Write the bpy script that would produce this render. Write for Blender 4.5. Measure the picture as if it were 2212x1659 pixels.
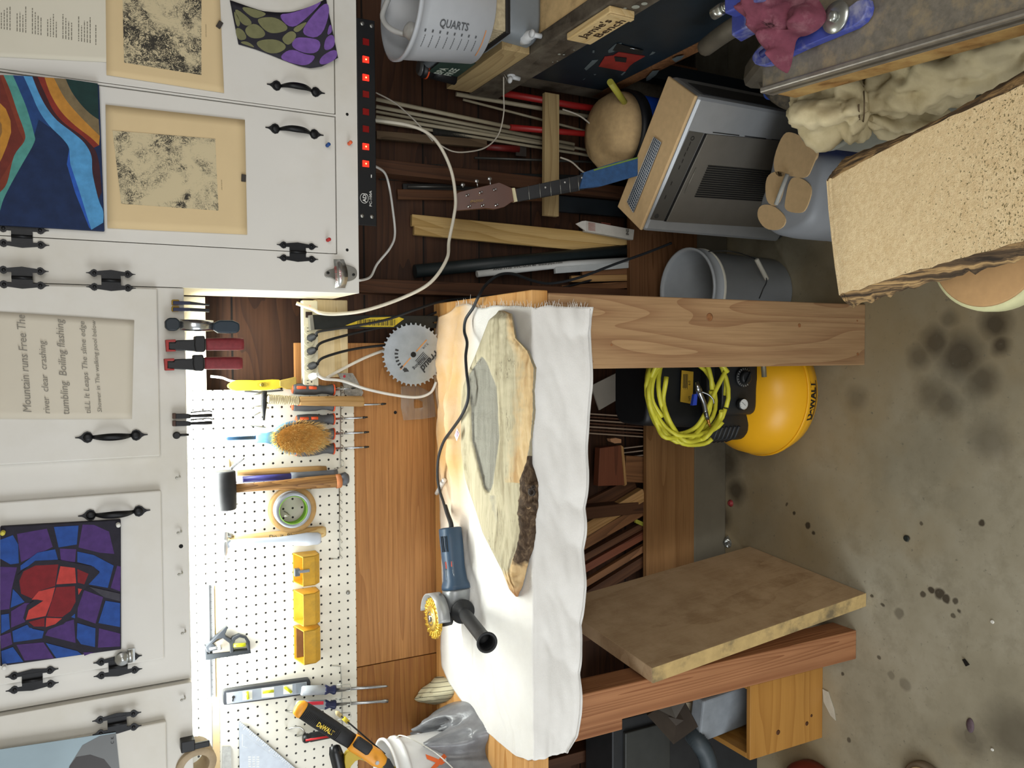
WORLD, P_SIDE, P_REAR, P_TUBE = .5, 48, 42, 12.5
import bpy, math, random
from mathutils import Vector, Matrix, noise
random.seed(7)
R = math.radians
V = Vector
SC = bpy.context.scene
COL = SC.collection
for o in list(bpy.data.objects):
    bpy.data.objects.remove(o)

# ------------------------------------------------------------------ camera
# the photo is a portrait frame turned on its side: the camera is rolled a quarter turn,
# pitched 28 degrees down and faces the long workshop wall
F = 1780.0
CAM = V((0, 0, 2.10))
_D = V((77 / F, 3345 / F, 1)).normalized()
_X = V((1, -.004, -.0356)); _X = (_X - _D * _X.dot(_D)).normalized()
_Y = _X.cross(_D)
def at(px, py, Y=None, Z=None, X=None):
    """surveying helper: the point of a real plane (Y, Z or X = const) seen at a photo pixel"""
    c = V(((829.5 - py) / F, (px - 1106) / F, 1))
    d = V((c.dot(_X), c.dot(_Y), -c.dot(_D)))
    if Y is not None: t = Y / d.y
    elif Z is not None: t = (Z - CAM.z) / d.z
    else: t = X / d.x
    return CAM + d * t
cam = bpy.data.cameras.new('camera'); co = bpy.data.objects.new('camera', cam); COL.objects.link(co)
cam.sensor_fit = 'HORIZONTAL'; cam.sensor_width = 36; cam.lens = 36 * F / 2212; cam.clip_start = .02
def w_of(c):                                            # upright camera axes (right, down, forward) -> world
    return V((c.dot(_X), c.dot(_Y), -c.dot(_D)))
ir = w_of(V((0, 1, 0))); iu = w_of(V((1, 0, 0))); ib = -w_of(V((0, 0, 1)))
M = Matrix((ir, iu, ib)).transposed().to_4x4(); M.translation = CAM
co.matrix_world = M
SC.camera = co
SC.view_settings.view_transform = 'Standard'; SC.view_settings.look = 'None'
SC.view_settings.gamma = 1; SC.view_settings.use_curve_mapping = False
SC.view_settings.exposure = 0.22

# ------------------------------------------------------------------ light
wd = bpy.data.worlds.new('daylight'); SC.world = wd; wd.use_nodes = True
bg = wd.node_tree.nodes['Background']; bg.inputs[0].default_value = (.93, .97, 1.0, 1); bg.inputs[1].default_value = WORLD
def area(name, loc, target, sx, sy, power, color):
    l = bpy.data.lights.new(name, 'AREA'); l.shape = 'RECTANGLE'; l.size = sx; l.size_y = sy
    l.energy = power; l.color = color
    o = bpy.data.objects.new(name, l); COL.objects.link(o); o.location = loc
    o.rotation_euler = (V(target) - V(loc)).to_track_quat('-Z', 'Y').to_euler()
    return o
area('garage_opening_daylight', (-2.9, -.6, 1.6), (0.3, 2.0, 1.0), 1.8, 1.8, P_SIDE, (.92, .96, 1.0))
area('rear_fill_light', (.5, -1.3, 2.6), (.1, 1.5, .5), 2.4, 1.4, P_REAR, (1.0, .97, .92))  # unseen fill lamp added behind the camera, set high to brighten upward faces
area('under_cabinet_tube_light', (-.44, 2.215, 1.84), (-.44, 2.23, 1.0), 1.0, .05, P_TUBE, (.96, 1.0, .97))

# ------------------------------------------------------------------ materials
def lin(c):
    if isinstance(c, str):
        c = [int(c[i:i + 2], 16) / 255 for i in (0, 2, 4)]
    return [(x / 12.92 if x <= .04045 else ((x + .055) / 1.055) ** 2.4) for x in c]
MATS = {}
class NT:
    def __init__(s, name):
        s.m = bpy.data.materials.new(name); s.m.use_nodes = True; s.t = s.m.node_tree
        s.b = s.t.nodes['Principled BSDF']; s.n = s.t.nodes; s.l = s.t.links
        s.co = s.new('ShaderNodeTexCoord').outputs['Object']
    def new(s, t, **k):
        n = s.n.new(t)
        for a, v in k.items(): setattr(n, a, v)
        return n
    def link(s, a, b): s.l.new(a, b)
    def mapping(s, sc, loc=(0, 0, 0), src=None):
        n = s.new('ShaderNodeMapping'); s.link(src or s.co, n.inputs[0])
        n.inputs['Scale'].default_value = sc; n.inputs['Location'].default_value = loc
        return n.outputs[0]
    def noise(s, vec, scale, detail=4, rough=.55, dist=0):
        n = s.new('ShaderNodeTexNoise'); s.link(vec, n.inputs['Vector'])
        n.inputs['Scale'].default_value = scale; n.inputs['Detail'].default_value = detail
        n.inputs['Roughness'].default_value = rough; n.inputs['Distortion'].default_value = dist
        return n.outputs['Fac']
    def math(s, op, a, b=None, c=None, clamp=False):
        n = s.new('ShaderNodeMath', operation=op); n.use_clamp = clamp
        for i, x in enumerate((a, b, c)):
            if x is None: continue
            if isinstance(x, (int, float)): n.inputs[i].default_value = x
            else: s.link(x, n.inputs[i])
        return n.outputs[0]
    def ramp(s, fac, stops):
        n = s.new('ShaderNodeValToRGB'); s.link(fac, n.inputs[0]); e = n.color_ramp.elements
        while len(e) > len(stops): e.remove(e[-1])
        while len(e) < len(stops): e.new(.5)
        for el, (p, c) in zip(e, stops):
            el.position = p; el.color = (*c, 1) if len(c) == 3 else c
        return n.outputs[0]
    def mix(s, fac, a, b, mode='MIX'):
        n = s.new('ShaderNodeMixRGB', blend_type=mode)
        for i, x in enumerate((fac, a, b)):
            if isinstance(x, (int, float)): n.inputs[i].default_value = x
            elif isinstance(x, (list, tuple)): n.inputs[i].default_value = (*x, 1)
            else: s.link(x, n.inputs[i])
        return n.outputs[0]
    def sep(s, vec=None):
        n = s.new('ShaderNodeSeparateXYZ'); s.link(vec or s.co, n.inputs[0]); return n.outputs
    def bump(s, h, strength=.3, dist=.002):
        n = s.new('ShaderNodeBump'); s.link(h, n.inputs['Height'])
        n.inputs['Strength'].default_value = strength; n.inputs['Distance'].default_value = dist
        s.link(n.outputs[0], s.b.inputs['Normal'])
    def out(s, col, rough=.6, metal=0, spec=.4):
        if isinstance(col, (list, tuple)): s.b.inputs['Base Color'].default_value = (*col, 1)
        else: s.link(col, s.b.inputs['Base Color'])
        s.b.inputs['Roughness'].default_value = rough; s.b.inputs['Metallic'].default_value = metal
        s.b.inputs['Specular IOR Level'].default_value = spec
        return s.m
def sm(c, k): return [min(1, x * k) for x in c]
def pm(c, rough=.6, metal=0, var=.10, scale=25, bump=0, dirt=None, spec=.4):
    """plain material with gentle mottling (and optional dirt colour)"""
    key = (str(c), rough, metal, var, scale, bump, str(dirt))
    if key in MATS: return MATS[key]
    n = NT('finish_%03d' % len(MATS)); c = lin(c)
    f = n.noise(n.co, scale)
    col = n.ramp(f, [(.3, sm(c, 1 - var)), (.7, sm(c, 1 + var))])
    if dirt:
        g = n.noise(n.co, scale * .35, 6, .65)
        col = n.mix(n.ramp(g, [(.48, (0, 0, 0)), (.68, (1, 1, 1))]), col, lin(dirt))
    if bump: n.bump(n.noise(n.co, scale * 8), bump)
    MATS[key] = n.out(col, rough, metal, spec); return MATS[key]
def wood(c1, c2, rings=9, fine=.5, rough=.6, seed=0, stretch=.9, across=7, bump=.15, dust=None):
    """boards: growth rings run along the object's local X"""
    key = ('w', str(c1), str(c2), rings, fine, rough, seed, stretch, across, str(dust))
    if key in MATS: return MATS[key]
    n = NT('wood_%03d' % len(MATS)); a, b = lin(c1), lin(c2)
    v = n.mapping((stretch, across, across), (seed * 3.1, seed, seed * .7))
    f = n.noise(v, 1.0, 1.5, .4)
    w = n.math('FRACT', n.math('MULTIPLY', f, rings * 2.2))
    w = n.math('POWER', w, 2.2)
    v2 = n.mapping((6, 260, 260), (seed, 0, 0))
    g = n.noise(v2, 1, 3, .6)
    col = n.mix(w, a, b)
    col = n.mix(fine, col, n.ramp(g, [(.3, (.55, .5, .46)), (.62, (1, 1, 1))]), 'MULTIPLY')
    big = n.noise(n.mapping((1, 3, 3), (seed * 1.7, 4, 2)), 2.0, 3)
    col = n.mix(.6, col, n.ramp(big, [(.3, (.78, .76, .74)), (.65, (1, 1, 1))]), 'MULTIPLY')
    if dust:
        d = n.noise(n.co, 9, 6, .7)
        col = n.mix(n.ramp(d, [(.4, (0, 0, 0)), (.62, (1, 1, 1))]), col, lin(dust))
    n.bump(g, bump, .001)
    MATS[key] = n.out(col, rough, 0, .3); return MATS[key]
def emis(c, e):
    n = NT('lit_%03d' % len(MATS)); c = lin(c); n.out(c, .4)
    n.b.inputs['Emission Color'].default_value = (*c, 1); n.b.inputs['Emission Strength'].default_value = e
    MATS[('e', str(c), e)] = n.m; return n.m
def clear(c, rough=.1, trans=.9, ior=1.4):
    key = ('c', str(c), rough, trans)
    if key in MATS: return MATS[key]
    n = NT('clear_%03d' % len(MATS))
    f = n.noise(n.co, 30); cl = lin(c)
    n.out(n.ramp(f, [(.3, sm(cl, .92)), (.7, sm(cl, 1.0))]), rough, 0, .5)
    n.b.inputs['Transmission Weight'].default_value = trans; n.b.inputs['IOR'].default_value = ior
    MATS[key] = n.m; return n.m

# ------------------------------------------------------------------ meshes
def frame(xd, yh=None, org=(0, 0, 0)):
    x = V(xd).normalized(); yh = V(yh) if yh is not None else (V((0, 0, 1)) if abs(x.z) < .9 else V((0, 1, 0)))
    z = x.cross(yh).normalized(); y = z.cross(x)
    m = Matrix((x, y, z)).transposed().to_4x4(); m.translation = V(org); return m
WM = {}                                                  # world matrices of everything built so far
class MB:
    """collects geometry in world coordinates, links it as ONE mesh object"""
    def __init__(s): s.v = []; s.f = []; s.m = []; s.s = []
    def add(s, vs, fs, mi=0, smooth=False):
        k = len(s.v); s.v += [V(v) for v in vs]
        for f in fs:
            s.f.append([i + k for i in f]); s.m.append(mi); s.s.append(smooth)
        return s
    def box(s, lo, hi, mi=0):
        x0, y0, z0 = lo; x1, y1, z1 = hi
        return s.add([(x0, y0, z0), (x1, y0, z0), (x1, y1, z0), (x0, y1, z0), (x0, y0, z1), (x1, y0, z1), (x1, y1, z1), (x0, y1, z1)],
                     [(0, 3, 2, 1), (4, 5, 6, 7), (0, 1, 5, 4), (1, 2, 6, 5), (2, 3, 7, 6), (3, 0, 4, 7)], mi)
    def hexa(s, a, b, mi=0):
        """a: four corners of one face, b: the four matching corners"""
        return s.add(list(a) + list(b), [(0, 3, 2, 1), (4, 5, 6, 7), (0, 1, 5, 4), (1, 2, 6, 5), (2, 3, 7, 6), (3, 0, 4, 7)], mi)
    def beam(s, p0, p1, w, t, side=(1, 0, 0), mi=0, w1=None):
        p0, p1 = V(p0), V(p1); d = (p1 - p0).normalized()
        a = V(side); a = (a - d * a.dot(d)).normalized(); b = d.cross(a)
        w1 = w1 or w
        q = lambda p, W: [p + a * W / 2 + b * t / 2, p - a * W / 2 + b * t / 2, p - a * W / 2 - b * t / 2, p + a * W / 2 - b * t / 2]
        return s.hexa(q(p0, w), q(p1, w1), mi)
    def extr(s, poly, d, mi=0, smooth=False):
        n = len(poly); poly = [V(p) for p in poly]; d = V(d)
        return s.add(poly + [p + d for p in poly], [list(range(n - 1, -1, -1)), list(range(n, 2 * n))] + [(i, (i + 1) % n, (i + 1) % n + n, i + n) for i in range(n)], mi)
    def face(s, poly, mi=0): return s.add(poly, [list(range(len(poly)))], mi)
    def loft(s, loops, mi=0, closed=True, caps=True, smooth=True):
        n = len(loops[0]); vs = [p for l in loops for p in l]; fs = []
        for i in range(len(loops) - 1):
            for j in range(n if closed else n - 1):
                k = (j + 1) % n
                fs.append((i * n + j, i * n + k, (i + 1) * n + k, (i + 1) * n + j))
        k0 = len(s.v); s.add(vs, fs, mi, smooth)
        if caps and closed:
            s.f.append([k0 + i for i in range(n - 1, -1, -1)]); s.m.append(mi); s.s.append(False)
            s.f.append([k0 + (len(loops) - 1) * n + i for i in range(n)]); s.m.append(mi); s.s.append(False)
        return s
    def tube(s, pts, r, n=8, mi=0, caps=True, smooth=True):
        pts = [V(p) for p in pts]; rs = r if isinstance(r, (list, tuple)) else [r] * len(pts)
        up = None; loops = []
        for i, p in enumerate(pts):
            d = (pts[min(i + 1, len(pts) - 1)] - pts[max(i - 1, 0)]).normalized()
            if up is None: up = V((0, 0, 1)) if abs(d.z) < .9 else V((1, 0, 0))
            a = (up - d * up.dot(d)).normalized(); b = d.cross(a); up = a
            loops.append([p + (a * math.cos(t) + b * math.sin(t)) * rs[i] for t in [2 * math.pi * j / n for j in range(n)]])
        return s.loft(loops, mi, True, caps, smooth)
    def lathe(s, prof, org, axis=(0, 0, 1), n=24, mi=0, caps=True, smooth=True, sx=1, side=None):
        ax = V(axis).normalized(); u = V(side) if side else (V((1, 0, 0)) if abs(ax.x) < .9 else V((0, 1, 0)))
        u = (u - ax * u.dot(ax)).normalized(); w = ax.cross(u); org = V(org)
        loops = [[org + ax * h + (u * math.cos(t) * sx + w * math.sin(t)) * r for t in [2 * math.pi * j / n for j in range(n)]] for r, h in prof]
        return s.loft(loops, mi, True, caps, smooth)
    def ball(s, c, r, n=12, mi=0, sc=(1, 1, 1)):
        c = V(c); loops = []
        for i in range(n // 2 + 1):
            a = -math.pi / 2 + math.pi * max(.001, min(n // 2 - .001, i)) / (n // 2)
            loops.append([c + V((math.cos(a) * math.cos(t) * sc[0], math.cos(a) * math.sin(t) * sc[1], math.sin(a) * sc[2])) * r for t in [2 * math.pi * j / n for j in range(n)]])
        return s.loft(loops, mi)
    def text(s, txt, org, xd, yd, h, mi=0, width=None, depth=.0006, shear=0, bold=0):
        """lettering: h = capital height; width stretches the whole line"""
        cu = bpy.data.curves.new('t', 'FONT'); cu.body = txt; cu.size = 1; cu.shear = shear; cu.offset = bold; cu.resolution_u = 2
        ob = bpy.data.objects.new('t', cu); COL.objects.link(ob)
        dg = bpy.context.evaluated_depsgraph_get(); me = bpy.data.meshes.new_from_object(ob.evaluated_get(dg))
        xs = [v.co.x for v in me.vertices]
        if xs:
            x0 = min(xs); wd_ = max(xs) - x0 or 1; k = h / .69; kx = width / wd_ if width else k
            org, xd, yd = V(org), V(xd).normalized(), V(yd).normalized(); nd = xd.cross(yd) * depth
            s.add([org + xd * (v.co.x - x0) * kx + yd * v.co.y * k + nd for v in me.vertices], [list(p.vertices) for p in me.polygons], mi)
        bpy.data.objects.remove(ob); bpy.data.curves.remove(cu); bpy.data.meshes.remove(me)
        return s
    def build(s, name, mats, par=None, fr=None, bev=0, sub=0, label=None):
        if not isinstance(mats, (list, tuple)): mats = [mats]
        if fr is None:
            if par is not None: fr = Matrix.Translation(WM[par].translation)
            else:
                lo = [min(v[i] for v in s.v) for i in range(3)]; hi = [max(v[i] for v in s.v) for i in range(3)]
                fr = Matrix.Translation(((lo[0] + hi[0]) / 2, (lo[1] + hi[1]) / 2, lo[2]))
        inv = fr.inverted()
        me = bpy.data.meshes.new(name); me.from_pydata([inv @ v for v in s.v], [], s.f)
        for m in mats: me.materials.append(m)
        me.polygons.foreach_set('material_index', s.m); me.polygons.foreach_set('use_smooth', s.s)
        me.update()
        o = bpy.data.objects.new(name, me); COL.objects.link(o)
        if par is not None:
            o.parent = par; o.matrix_local = WM[par].inverted() @ fr
        else: o.matrix_world = fr
        WM[o] = fr.copy()
        if bev:
            b = o.modifiers.new('edge', 'BEVEL'); b.width = bev; b.segments = 2; b.limit_method = 'ANGLE'; b.angle_limit = R(40)
        if sub:
            b = o.modifiers.new('smooth', 'SUBSURF'); b.levels = sub; b.render_levels = sub
        if label: o['label'] = label
        return o
def tag(o, label, cat, group=None):
    o['label'] = label; o['category'] = cat
    if group: o['group'] = group
    return o
def thing(name, label, cat, loc, group=None):
    o = bpy.data.objects.new(name, None); COL.objects.link(o); o.location = V(loc); o.empty_display_size = .05
    WM[o] = Matrix.Translation(V(loc)); return tag(o, label, cat, group)
def struct(o): o['kind'] = 'structure'; return o
def copytree(src, loc, label, group=None, rz=0):
    r = src.copy(); COL.objects.link(r); r.location = V(loc); r.rotation_euler = (0, 0, rz)
    WM[r] = Matrix.Translation(V(loc)) @ Matrix.Rotation(rz, 4, 'Z'); r['label'] = label
    if group: r['group'] = group
    def rec(a, b):
        for ch in list(a.children):
            c = ch.copy(); COL.objects.link(c); c.parent = b; rec(ch, c)
    rec(src, r); return r
def smooth_path(pts, k=8):
    pts = [V(p) for p in pts]; out = []
    for i in range(len(pts) - 1):
        p0, p1, p2, p3 = pts[max(i - 1, 0)], pts[i], pts[i + 1], pts[min(i + 2, len(pts) - 1)]
        for j in range(k):
            t = j / k
            out.append(.5 * ((2 * p1) + (p2 - p0) * t + (2 * p0 - 5 * p1 + 4 * p2 - p3) * t * t + (3 * p1 - p0 - 3 * p2 + p3) * t ** 3))
    return out + [pts[-1]]
def wob(x, y=0, z=0, s=1): return noise.noise(V((x * s, y * s, z * s)))
def bx(name, lo, hi, mat, par=None, bev=.0015, fr=None, label=None): return MB().box(lo, hi).build(name, mat, par, fr, bev, label=label)
def board(name, p0, p1, w, t, mat, par=None, side=(1, 0, 0), bev=.0015, w1=None, label=None):
    """a plank from p0 to p1 with its grain along its length"""
    return MB().beam(p0, p1, w, t, side, 0, w1).build(name, mat, par, frame(V(p1) - V(p0), side, (V(p0) + V(p1)) / 2), bev, label=label)
def pl(pts, Y=None, Z=None, X=None): return [at(a, b, Y=Y, Z=Z, X=X) for a, b in pts]
def flat(name, pts, Y, t, mat, par=None, bev=0, label=None):
    """a real flat thing t thick whose front face lies in the plane Y"""
    return MB().extr(pl(pts, Y=Y), (0, t, 0)).build(name, mat, par, None, bev, label=label)
def cord(name, pts, r, mat, par=None, k=8, n=8, label=None):
    """pts: (px, py, Y) survey points or ready vectors"""
    q = [p if isinstance(p, Vector) else at(p[0], p[1], Y=p[2]) for p in pts]
    return MB().tube(smooth_path(q, k), r, n).build(name, mat, par, label=label)
XD, YD, ZD = V((1, 0, 0)), V((0, 1, 0)), V((0, 0, 1))
# ------------------------------------------------------------------ the setting
YW, YP, YC = 2.38, 2.285, 2.03            # back sheathing, panel/pegboard face, cabinet face
BT = 1.148                                 # bench top height
def concrete():
    n = NT('concrete'); c = n.co
    a = n.noise(c, 2.2, 8, .62); b = n.noise(c, 9, 8, .7); d = n.noise(c, 60, 4, .7)
    col = n.ramp(a, [(.3, lin('7c7561')), (.5, lin('958e79')), (.7, lin('a8a28f'))])
    col = n.mix(n.ramp(b, [(.5, (0, 0, 0)), (.72, (.55, .55, .55))]), col, lin('736c58'))
    col = n.mix(n.ramp(n.noise(n.mapping((1, 1, 1), (5, 3, 0)), 1.1, 5, .6), [(.47, (0, 0, 0)), (.66, (.7, .7, .7))]), col, lin('94815d'))
    spots = []
    for (px, py, r, s) in [(1745, 1135, .010, 1), (1716, 1110, .006, 1), (1757, 1150, .007, 1), (1959, 1163, .009, 1), (2030, 1283, .016, 1), (2012, 1275, .010, 1),
                           (2045, 1295, .012, 1), (2065, 1300, .008, .9), (1995, 1285, .009, .9), (1942, 1325, .014, .5), (1955, 1478, .018, .4), (1925, 1458, .012, .4),
                           (2120, 1130, .008, 1), (2095, 1590, .02, .6), (1905, 1305, .007, .9), (1883, 1288, .006, .9), (2073, 1320, .006, .9), (1820, 1455, .006, .9),
                           (2075, 770, .07, .85), (2020, 740, .05, .8), (2120, 820, .05, .7), (2045, 870, .045, .6), (2150, 700, .045, .9), (2160, 745, .03, .9),
                           (2010, 850, .05, .45), (2140, 950, .06, .45), (1985, 770, .04, .6), (2195, 1590, .09, .6), (2050, 690, .03, .5), (2100, 1600, .05, .5),
                           (1570, 1000, .07, .8), (1590, 1060, .05, .85), (1560, 1120, .05, .8), (1600, 960, .05, .7), (1850, 860, .04, .4), (1780, 1350, .05, .5),
                           (2060, 1330, .007, .8), (1900, 1420, .007, .8), (1835, 1600, .008, .8), (1990, 1130, .006, .8), (1700, 1090, .005, .8)]:
        p = at(px, py, Z=0)
        spots.append((p.x, p.y, r, s))
    dist = n.new('ShaderNodeMixRGB', blend_type='ADD'); n.link(c, dist.inputs[1]); dist.inputs[0].default_value = .022
    nz = n.new('ShaderNodeTexNoise'); n.link(c, nz.inputs['Vector']); nz.inputs['Scale'].default_value = 22; nz.inputs['Detail'].default_value = 5
    n.link(nz.outputs['Color'], dist.inputs[2])
    tot = None
    for x, y, r, s in spots:
        v = n.new('ShaderNodeVectorMath', operation='DISTANCE'); n.link(dist.outputs[0], v.inputs[0]); v.inputs[1].default_value = (x + .011, y + .011, .011)
        k = n.math('MULTIPLY', n.math('SUBTRACT', 1.25, n.math('DIVIDE', v.outputs['Value'], r)), 2.2 if r < .03 else 1.2, clamp=True)
        k = n.math('MULTIPLY', k, s * .9)
        tot = k if tot is None else n.math('MAXIMUM', tot, k)
    col = n.mix(tot, col, lin('332a1e'))
    col = n.mix(n.ramp(d, [(.62, (0, 0, 0)), (.72, (.8, .8, .8))]), col, lin('6a6658'))
    n.bump(b, .25, .002)
    return n.out(col, .75, 0, .3)
def planks(name, c1, c2, dark, w=.14, seed=1.0, along='x'):
    """horizontal sheathing planks with seams; local X runs along the wall"""
    n = NT(name); s = n.sep(); a, b = lin(c1), lin(c2)
    row = n.math('DIVIDE', s[2], w); idx = n.math('FLOOR', row); fr_ = n.math('FRACT', row)
    off = n.new('ShaderNodeCombineXYZ'); n.link(n.math('MULTIPLY', idx, 3.7), off.inputs[0]); n.link(n.math('MULTIPLY', idx, 7.1), off.inputs[2])
    ad = n.new('ShaderNodeVectorMath', operation='ADD'); n.link(n.co, ad.inputs[0]); n.link(off.outputs[0], ad.inputs[1])
    f = n.noise(n.mapping((.8, 8, 8), (seed, seed, 0), ad.outputs[0]), 1, 2, .4)
    wv = n.math('POWER', n.math('FRACT', n.math('MULTIPLY', f, 14)), 2)
    col = n.mix(wv, a, b)
    g = n.noise(n.mapping((5, 150, 150), (seed, 0, 0)), 1, 3)
    col = n.mix(.6, col, n.ramp(g, [(.3, (.5, .45, .4)), (.62, (1, 1, 1))]), 'MULTIPLY')
    tone = n.new('ShaderNodeTexWhiteNoise', noise_dimensions='1D'); n.link(idx, tone.inputs['W'])
    col = n.mix(.65, col, n.ramp(tone.outputs['Value'], [(0, (.42, .36, .32)), (1, (1, 1, 1))]), 'MULTIPLY')
    seam = n.math('LESS_THAN', n.math('ABSOLUTE', n.math('SUBTRACT', fr_, .5)), .485)
    col = n.mix(seam, lin(dark), col)
    n.bump(g, .15, .001)
    return n.out(col, .6, 0, .3)
def pegboard_mat(ox, oz, pitch=.0254):
    n = NT('pegboard'); s = n.sep()
    u = n.math('FRACT', n.math('ADD', n.math('DIVIDE', s[0], pitch), ox)); w = n.math('FRACT', n.math('ADD', n.math('DIVIDE', s[2], pitch), oz))
    du = n.math('SUBTRACT', u, .5); dw = n.math('SUBTRACT', w, .5)
    r = n.math('SQRT', n.math('ADD', n.math('MULTIPLY', du, du), n.math('MULTIPLY', dw, dw)))
    hole = n.math('MULTIPLY', n.math('SUBTRACT', .135, r), 30, clamp=True)
    base = n.ramp(n.noise(n.co, 6, 6, .6), [(.3, lin('d6d3c6')), (.7, lin('e2e0d4'))])
    col = n.mix(hole, base, lin('17130f'))
    inv = n.math('SUBTRACT', 1, hole); n.bump(inv, .5, .002)
    return n.out(col, .45, 0, .4)
FLOOR = concrete()
struct(MB().add([(-3.2, -2.6, 0), (2.6, -2.6, 0), (2.6, 2.6, 0), (-3.2, 2.6, 0), (-3.2, -2.6, -.1), (2.6, -2.6, -.1), (2.6, 2.6, -.1), (-3.2, 2.6, -.1)],
         [(0, 1, 2, 3), (7, 6, 5, 4), (0, 4, 5, 1), (1, 5, 6, 2), (2, 6, 7, 3), (3, 7, 4, 0)]).build('floor', FLOOR, fr=Matrix.Identity(4)))
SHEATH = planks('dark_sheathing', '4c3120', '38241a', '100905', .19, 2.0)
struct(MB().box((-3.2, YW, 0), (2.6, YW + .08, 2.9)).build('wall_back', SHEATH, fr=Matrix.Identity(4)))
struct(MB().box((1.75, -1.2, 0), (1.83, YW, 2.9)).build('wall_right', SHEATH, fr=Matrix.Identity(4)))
struct(MB().box((-3.2, -.4, 2.75), (2.6, 2.6, 2.83)).build('ceiling', pm('b9b2a2', .9, var=.05, scale=4), fr=Matrix.Identity(4)))
# concrete curb under the wall
struct(bx('baseboard_back', (-3.2, YP - .005, 0), (2.6, YW, .15), pm('6a6455', .85, var=.15, scale=6, dirt='433d32'), bev=.006, fr=Matrix.Identity(4)))
# brown boards behind the bench, split by an upright seam
ORANGE = wood('b27f4a', '9e6c3c', 7, .6, .5, 4, .5, 9)
seamx = at(938, 1411, Y=YP).x
frx = Matrix.Translation((-.5, YP, 1.2))
struct(bx('trim_1', (seamx + .0015, YP, BT - .06), (.035, YP + .018, 1.56), ORANGE, bev=.001, fr=frx))
struct(bx('trim_2', (-2.6, YP, BT - .06), (seamx - .0015, YP + .018, 1.56), wood('a9763f', '935f33', 7, .6, .5, 9, .5, 9), bev=.001, fr=Matrix.Translation((-1.4, YP, 1.2))))
# white ledger under the cabinets
struct(bx('trim_3', (-1.9, YP + .01, at(446, 740, Y=YP).z), (.155, YP + .03, 1.874), pm('e8dfc6', .5, var=.04), bev=.001))
# pine blocking beside the pegboard (carries the power strip)
pz0, pz1 = at(752, 740, Y=YP - .02).z, at(684, 740, Y=YP - .02).z
struct(bx('trim_4', (at(720, 815, Y=YP - .02).x, YP - .02, pz0), (.155, YP + .018, pz1), wood('e6d3a8', 'd9c08c', 4, .3, .6, 3), bev=.003, fr=Matrix.Translation((0, YP, 1.4))))
# studs in the open lower wall
STUD = wood('50331f', '3c2516', 7, .5, .7, 6)
for i, x in enumerate((-1.35, -.94, -.53, .20, .545)):
    struct(board('trim_%d' % (5 + i), (x, YW - .045, .15), (x, YW - .045, 1.07 if x < .1 else 1.62), .04, .088, STUD, side=(1, 0, 0)))
# pegboard: one sheet above the bench
pl0, pr0 = at(765, 1659, Y=YP - .012).x - .5, at(765, 836, Y=YP - .012).x
PZ0, PZ1 = at(766, 1000, Y=YP - .012).z, at(402, 1000, Y=YP - .012).z + .02
hx = at(693, 1214, Y=YP - .012)            # one surveyed hole
a0 = at(380 + 1731 / 5.53, 1100 + 603 / 5.53, Y=YP - .012)
peg = MB().box((pl0, YP - .012, PZ0), (pr0, YP - .001, PZ1)).build('pegboard', pegboard_mat(.5 - a0.x / .0254, .5 - a0.z / .0254), fr=Matrix.Identity(4))
tag(peg, 'white perforated pegboard full of hanging tools above the workbench', 'pegboard')
b = peg.modifiers.new('edge', 'BEVEL'); b.width = .001
# chrome screw that fixes the pegboard
sc = at(752, 1280, Y=YP - .013)
MB().lathe([(.006, 0), (.0055, -.002), (.002, -.0025)], sc, (0, 1, 0), 14).build('screw', pm('8d8d88', .3, .9), peg)
# ------------------------------------------------------------------ wall cabinets
CABW = pm('d8d6d0', .45, var=.025, scale=5, dirt='cdc9be')
CABS = pm('e3d7b8', .5, var=.04, scale=5)
IRON = pm('16171a', .45, .3, .25, 60, .1)
DARK = pm('0d0c0b', .8)
def face_frame(name, x0, x1, z0, z1, y, holes, par, t=.018):
    xs = sorted({x0, x1} | {h[0] for h in holes} | {h[1] for h in holes}); zs = sorted({z0, z1} | {h[2] for h in holes} | {h[3] for h in holes})
    mb = MB()
    for i in range(len(xs) - 1):
        for j in range(len(zs) - 1):
            cx, cz = (xs[i] + xs[i + 1]) / 2, (zs[j] + zs[j + 1]) / 2
            if any(h[0] < cx < h[1] and h[2] < cz < h[3] for h in holes): continue
            mb.box((xs[i], y, zs[j]), (xs[i + 1], y + t, zs[j + 1]))
    return mb.build(name, CABW, par)
def tip(c, d, s, w, l):
    """spade tip outline pointing along d (2D)"""
    n = V((-d.y, d.x)); P = []
    for a, b in ((0, .25), (.12, .8), (.32, 1), (.5, .8), (.66, .35), (.8, .14), (1, .07), (1, -.07), (.8, -.14), (.66, -.35), (.5, -.8), (.32, -1), (.12, -.8), (0, -.25)):
        P.append(c + d * l * a + n * w * b)
    return P
def iron_handle(x, z, L, y, par, tiltd=0):
    """arched pull with two spade plates, upright on a door"""
    mb = MB(); up = V((math.sin(R(tiltd)), math.cos(R(tiltd)))); c = V((x, z)); w = L * .088
    for s in (1, -1):
        P = tip(c + up * s * L * .26, up * s, s, w, L * .24)
        q = [V((p.x, y, p.y)) for p in P]
        if s < 0: q = q[::-1]
        mb.extr(q, (0, -.003, 0))
        mb.ball(V(((c + up * s * L * .33).x, y - .003, (c + up * s * L * .33).y)), w * .75, 10, sc=(1, .35, 1))
    loops = []
    for i in range(13):
        t = -1 + i / 6; p = c + up * t * L * .27; hh = .022 * (1 - abs(t) ** 3) + .003; ww = .0035 + .0045 * (1 - t * t)
        a = V((up.y, 0, -up.x)); q = V((p.x, y - hh, p.y))
        loops.append([q + a * ww, q + V((0, -.003, 0)), q - a * ww, q + V((0, .003, 0))])
    mb.loft(loops)
    return mb.build('handle', IRON, par)
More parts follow.
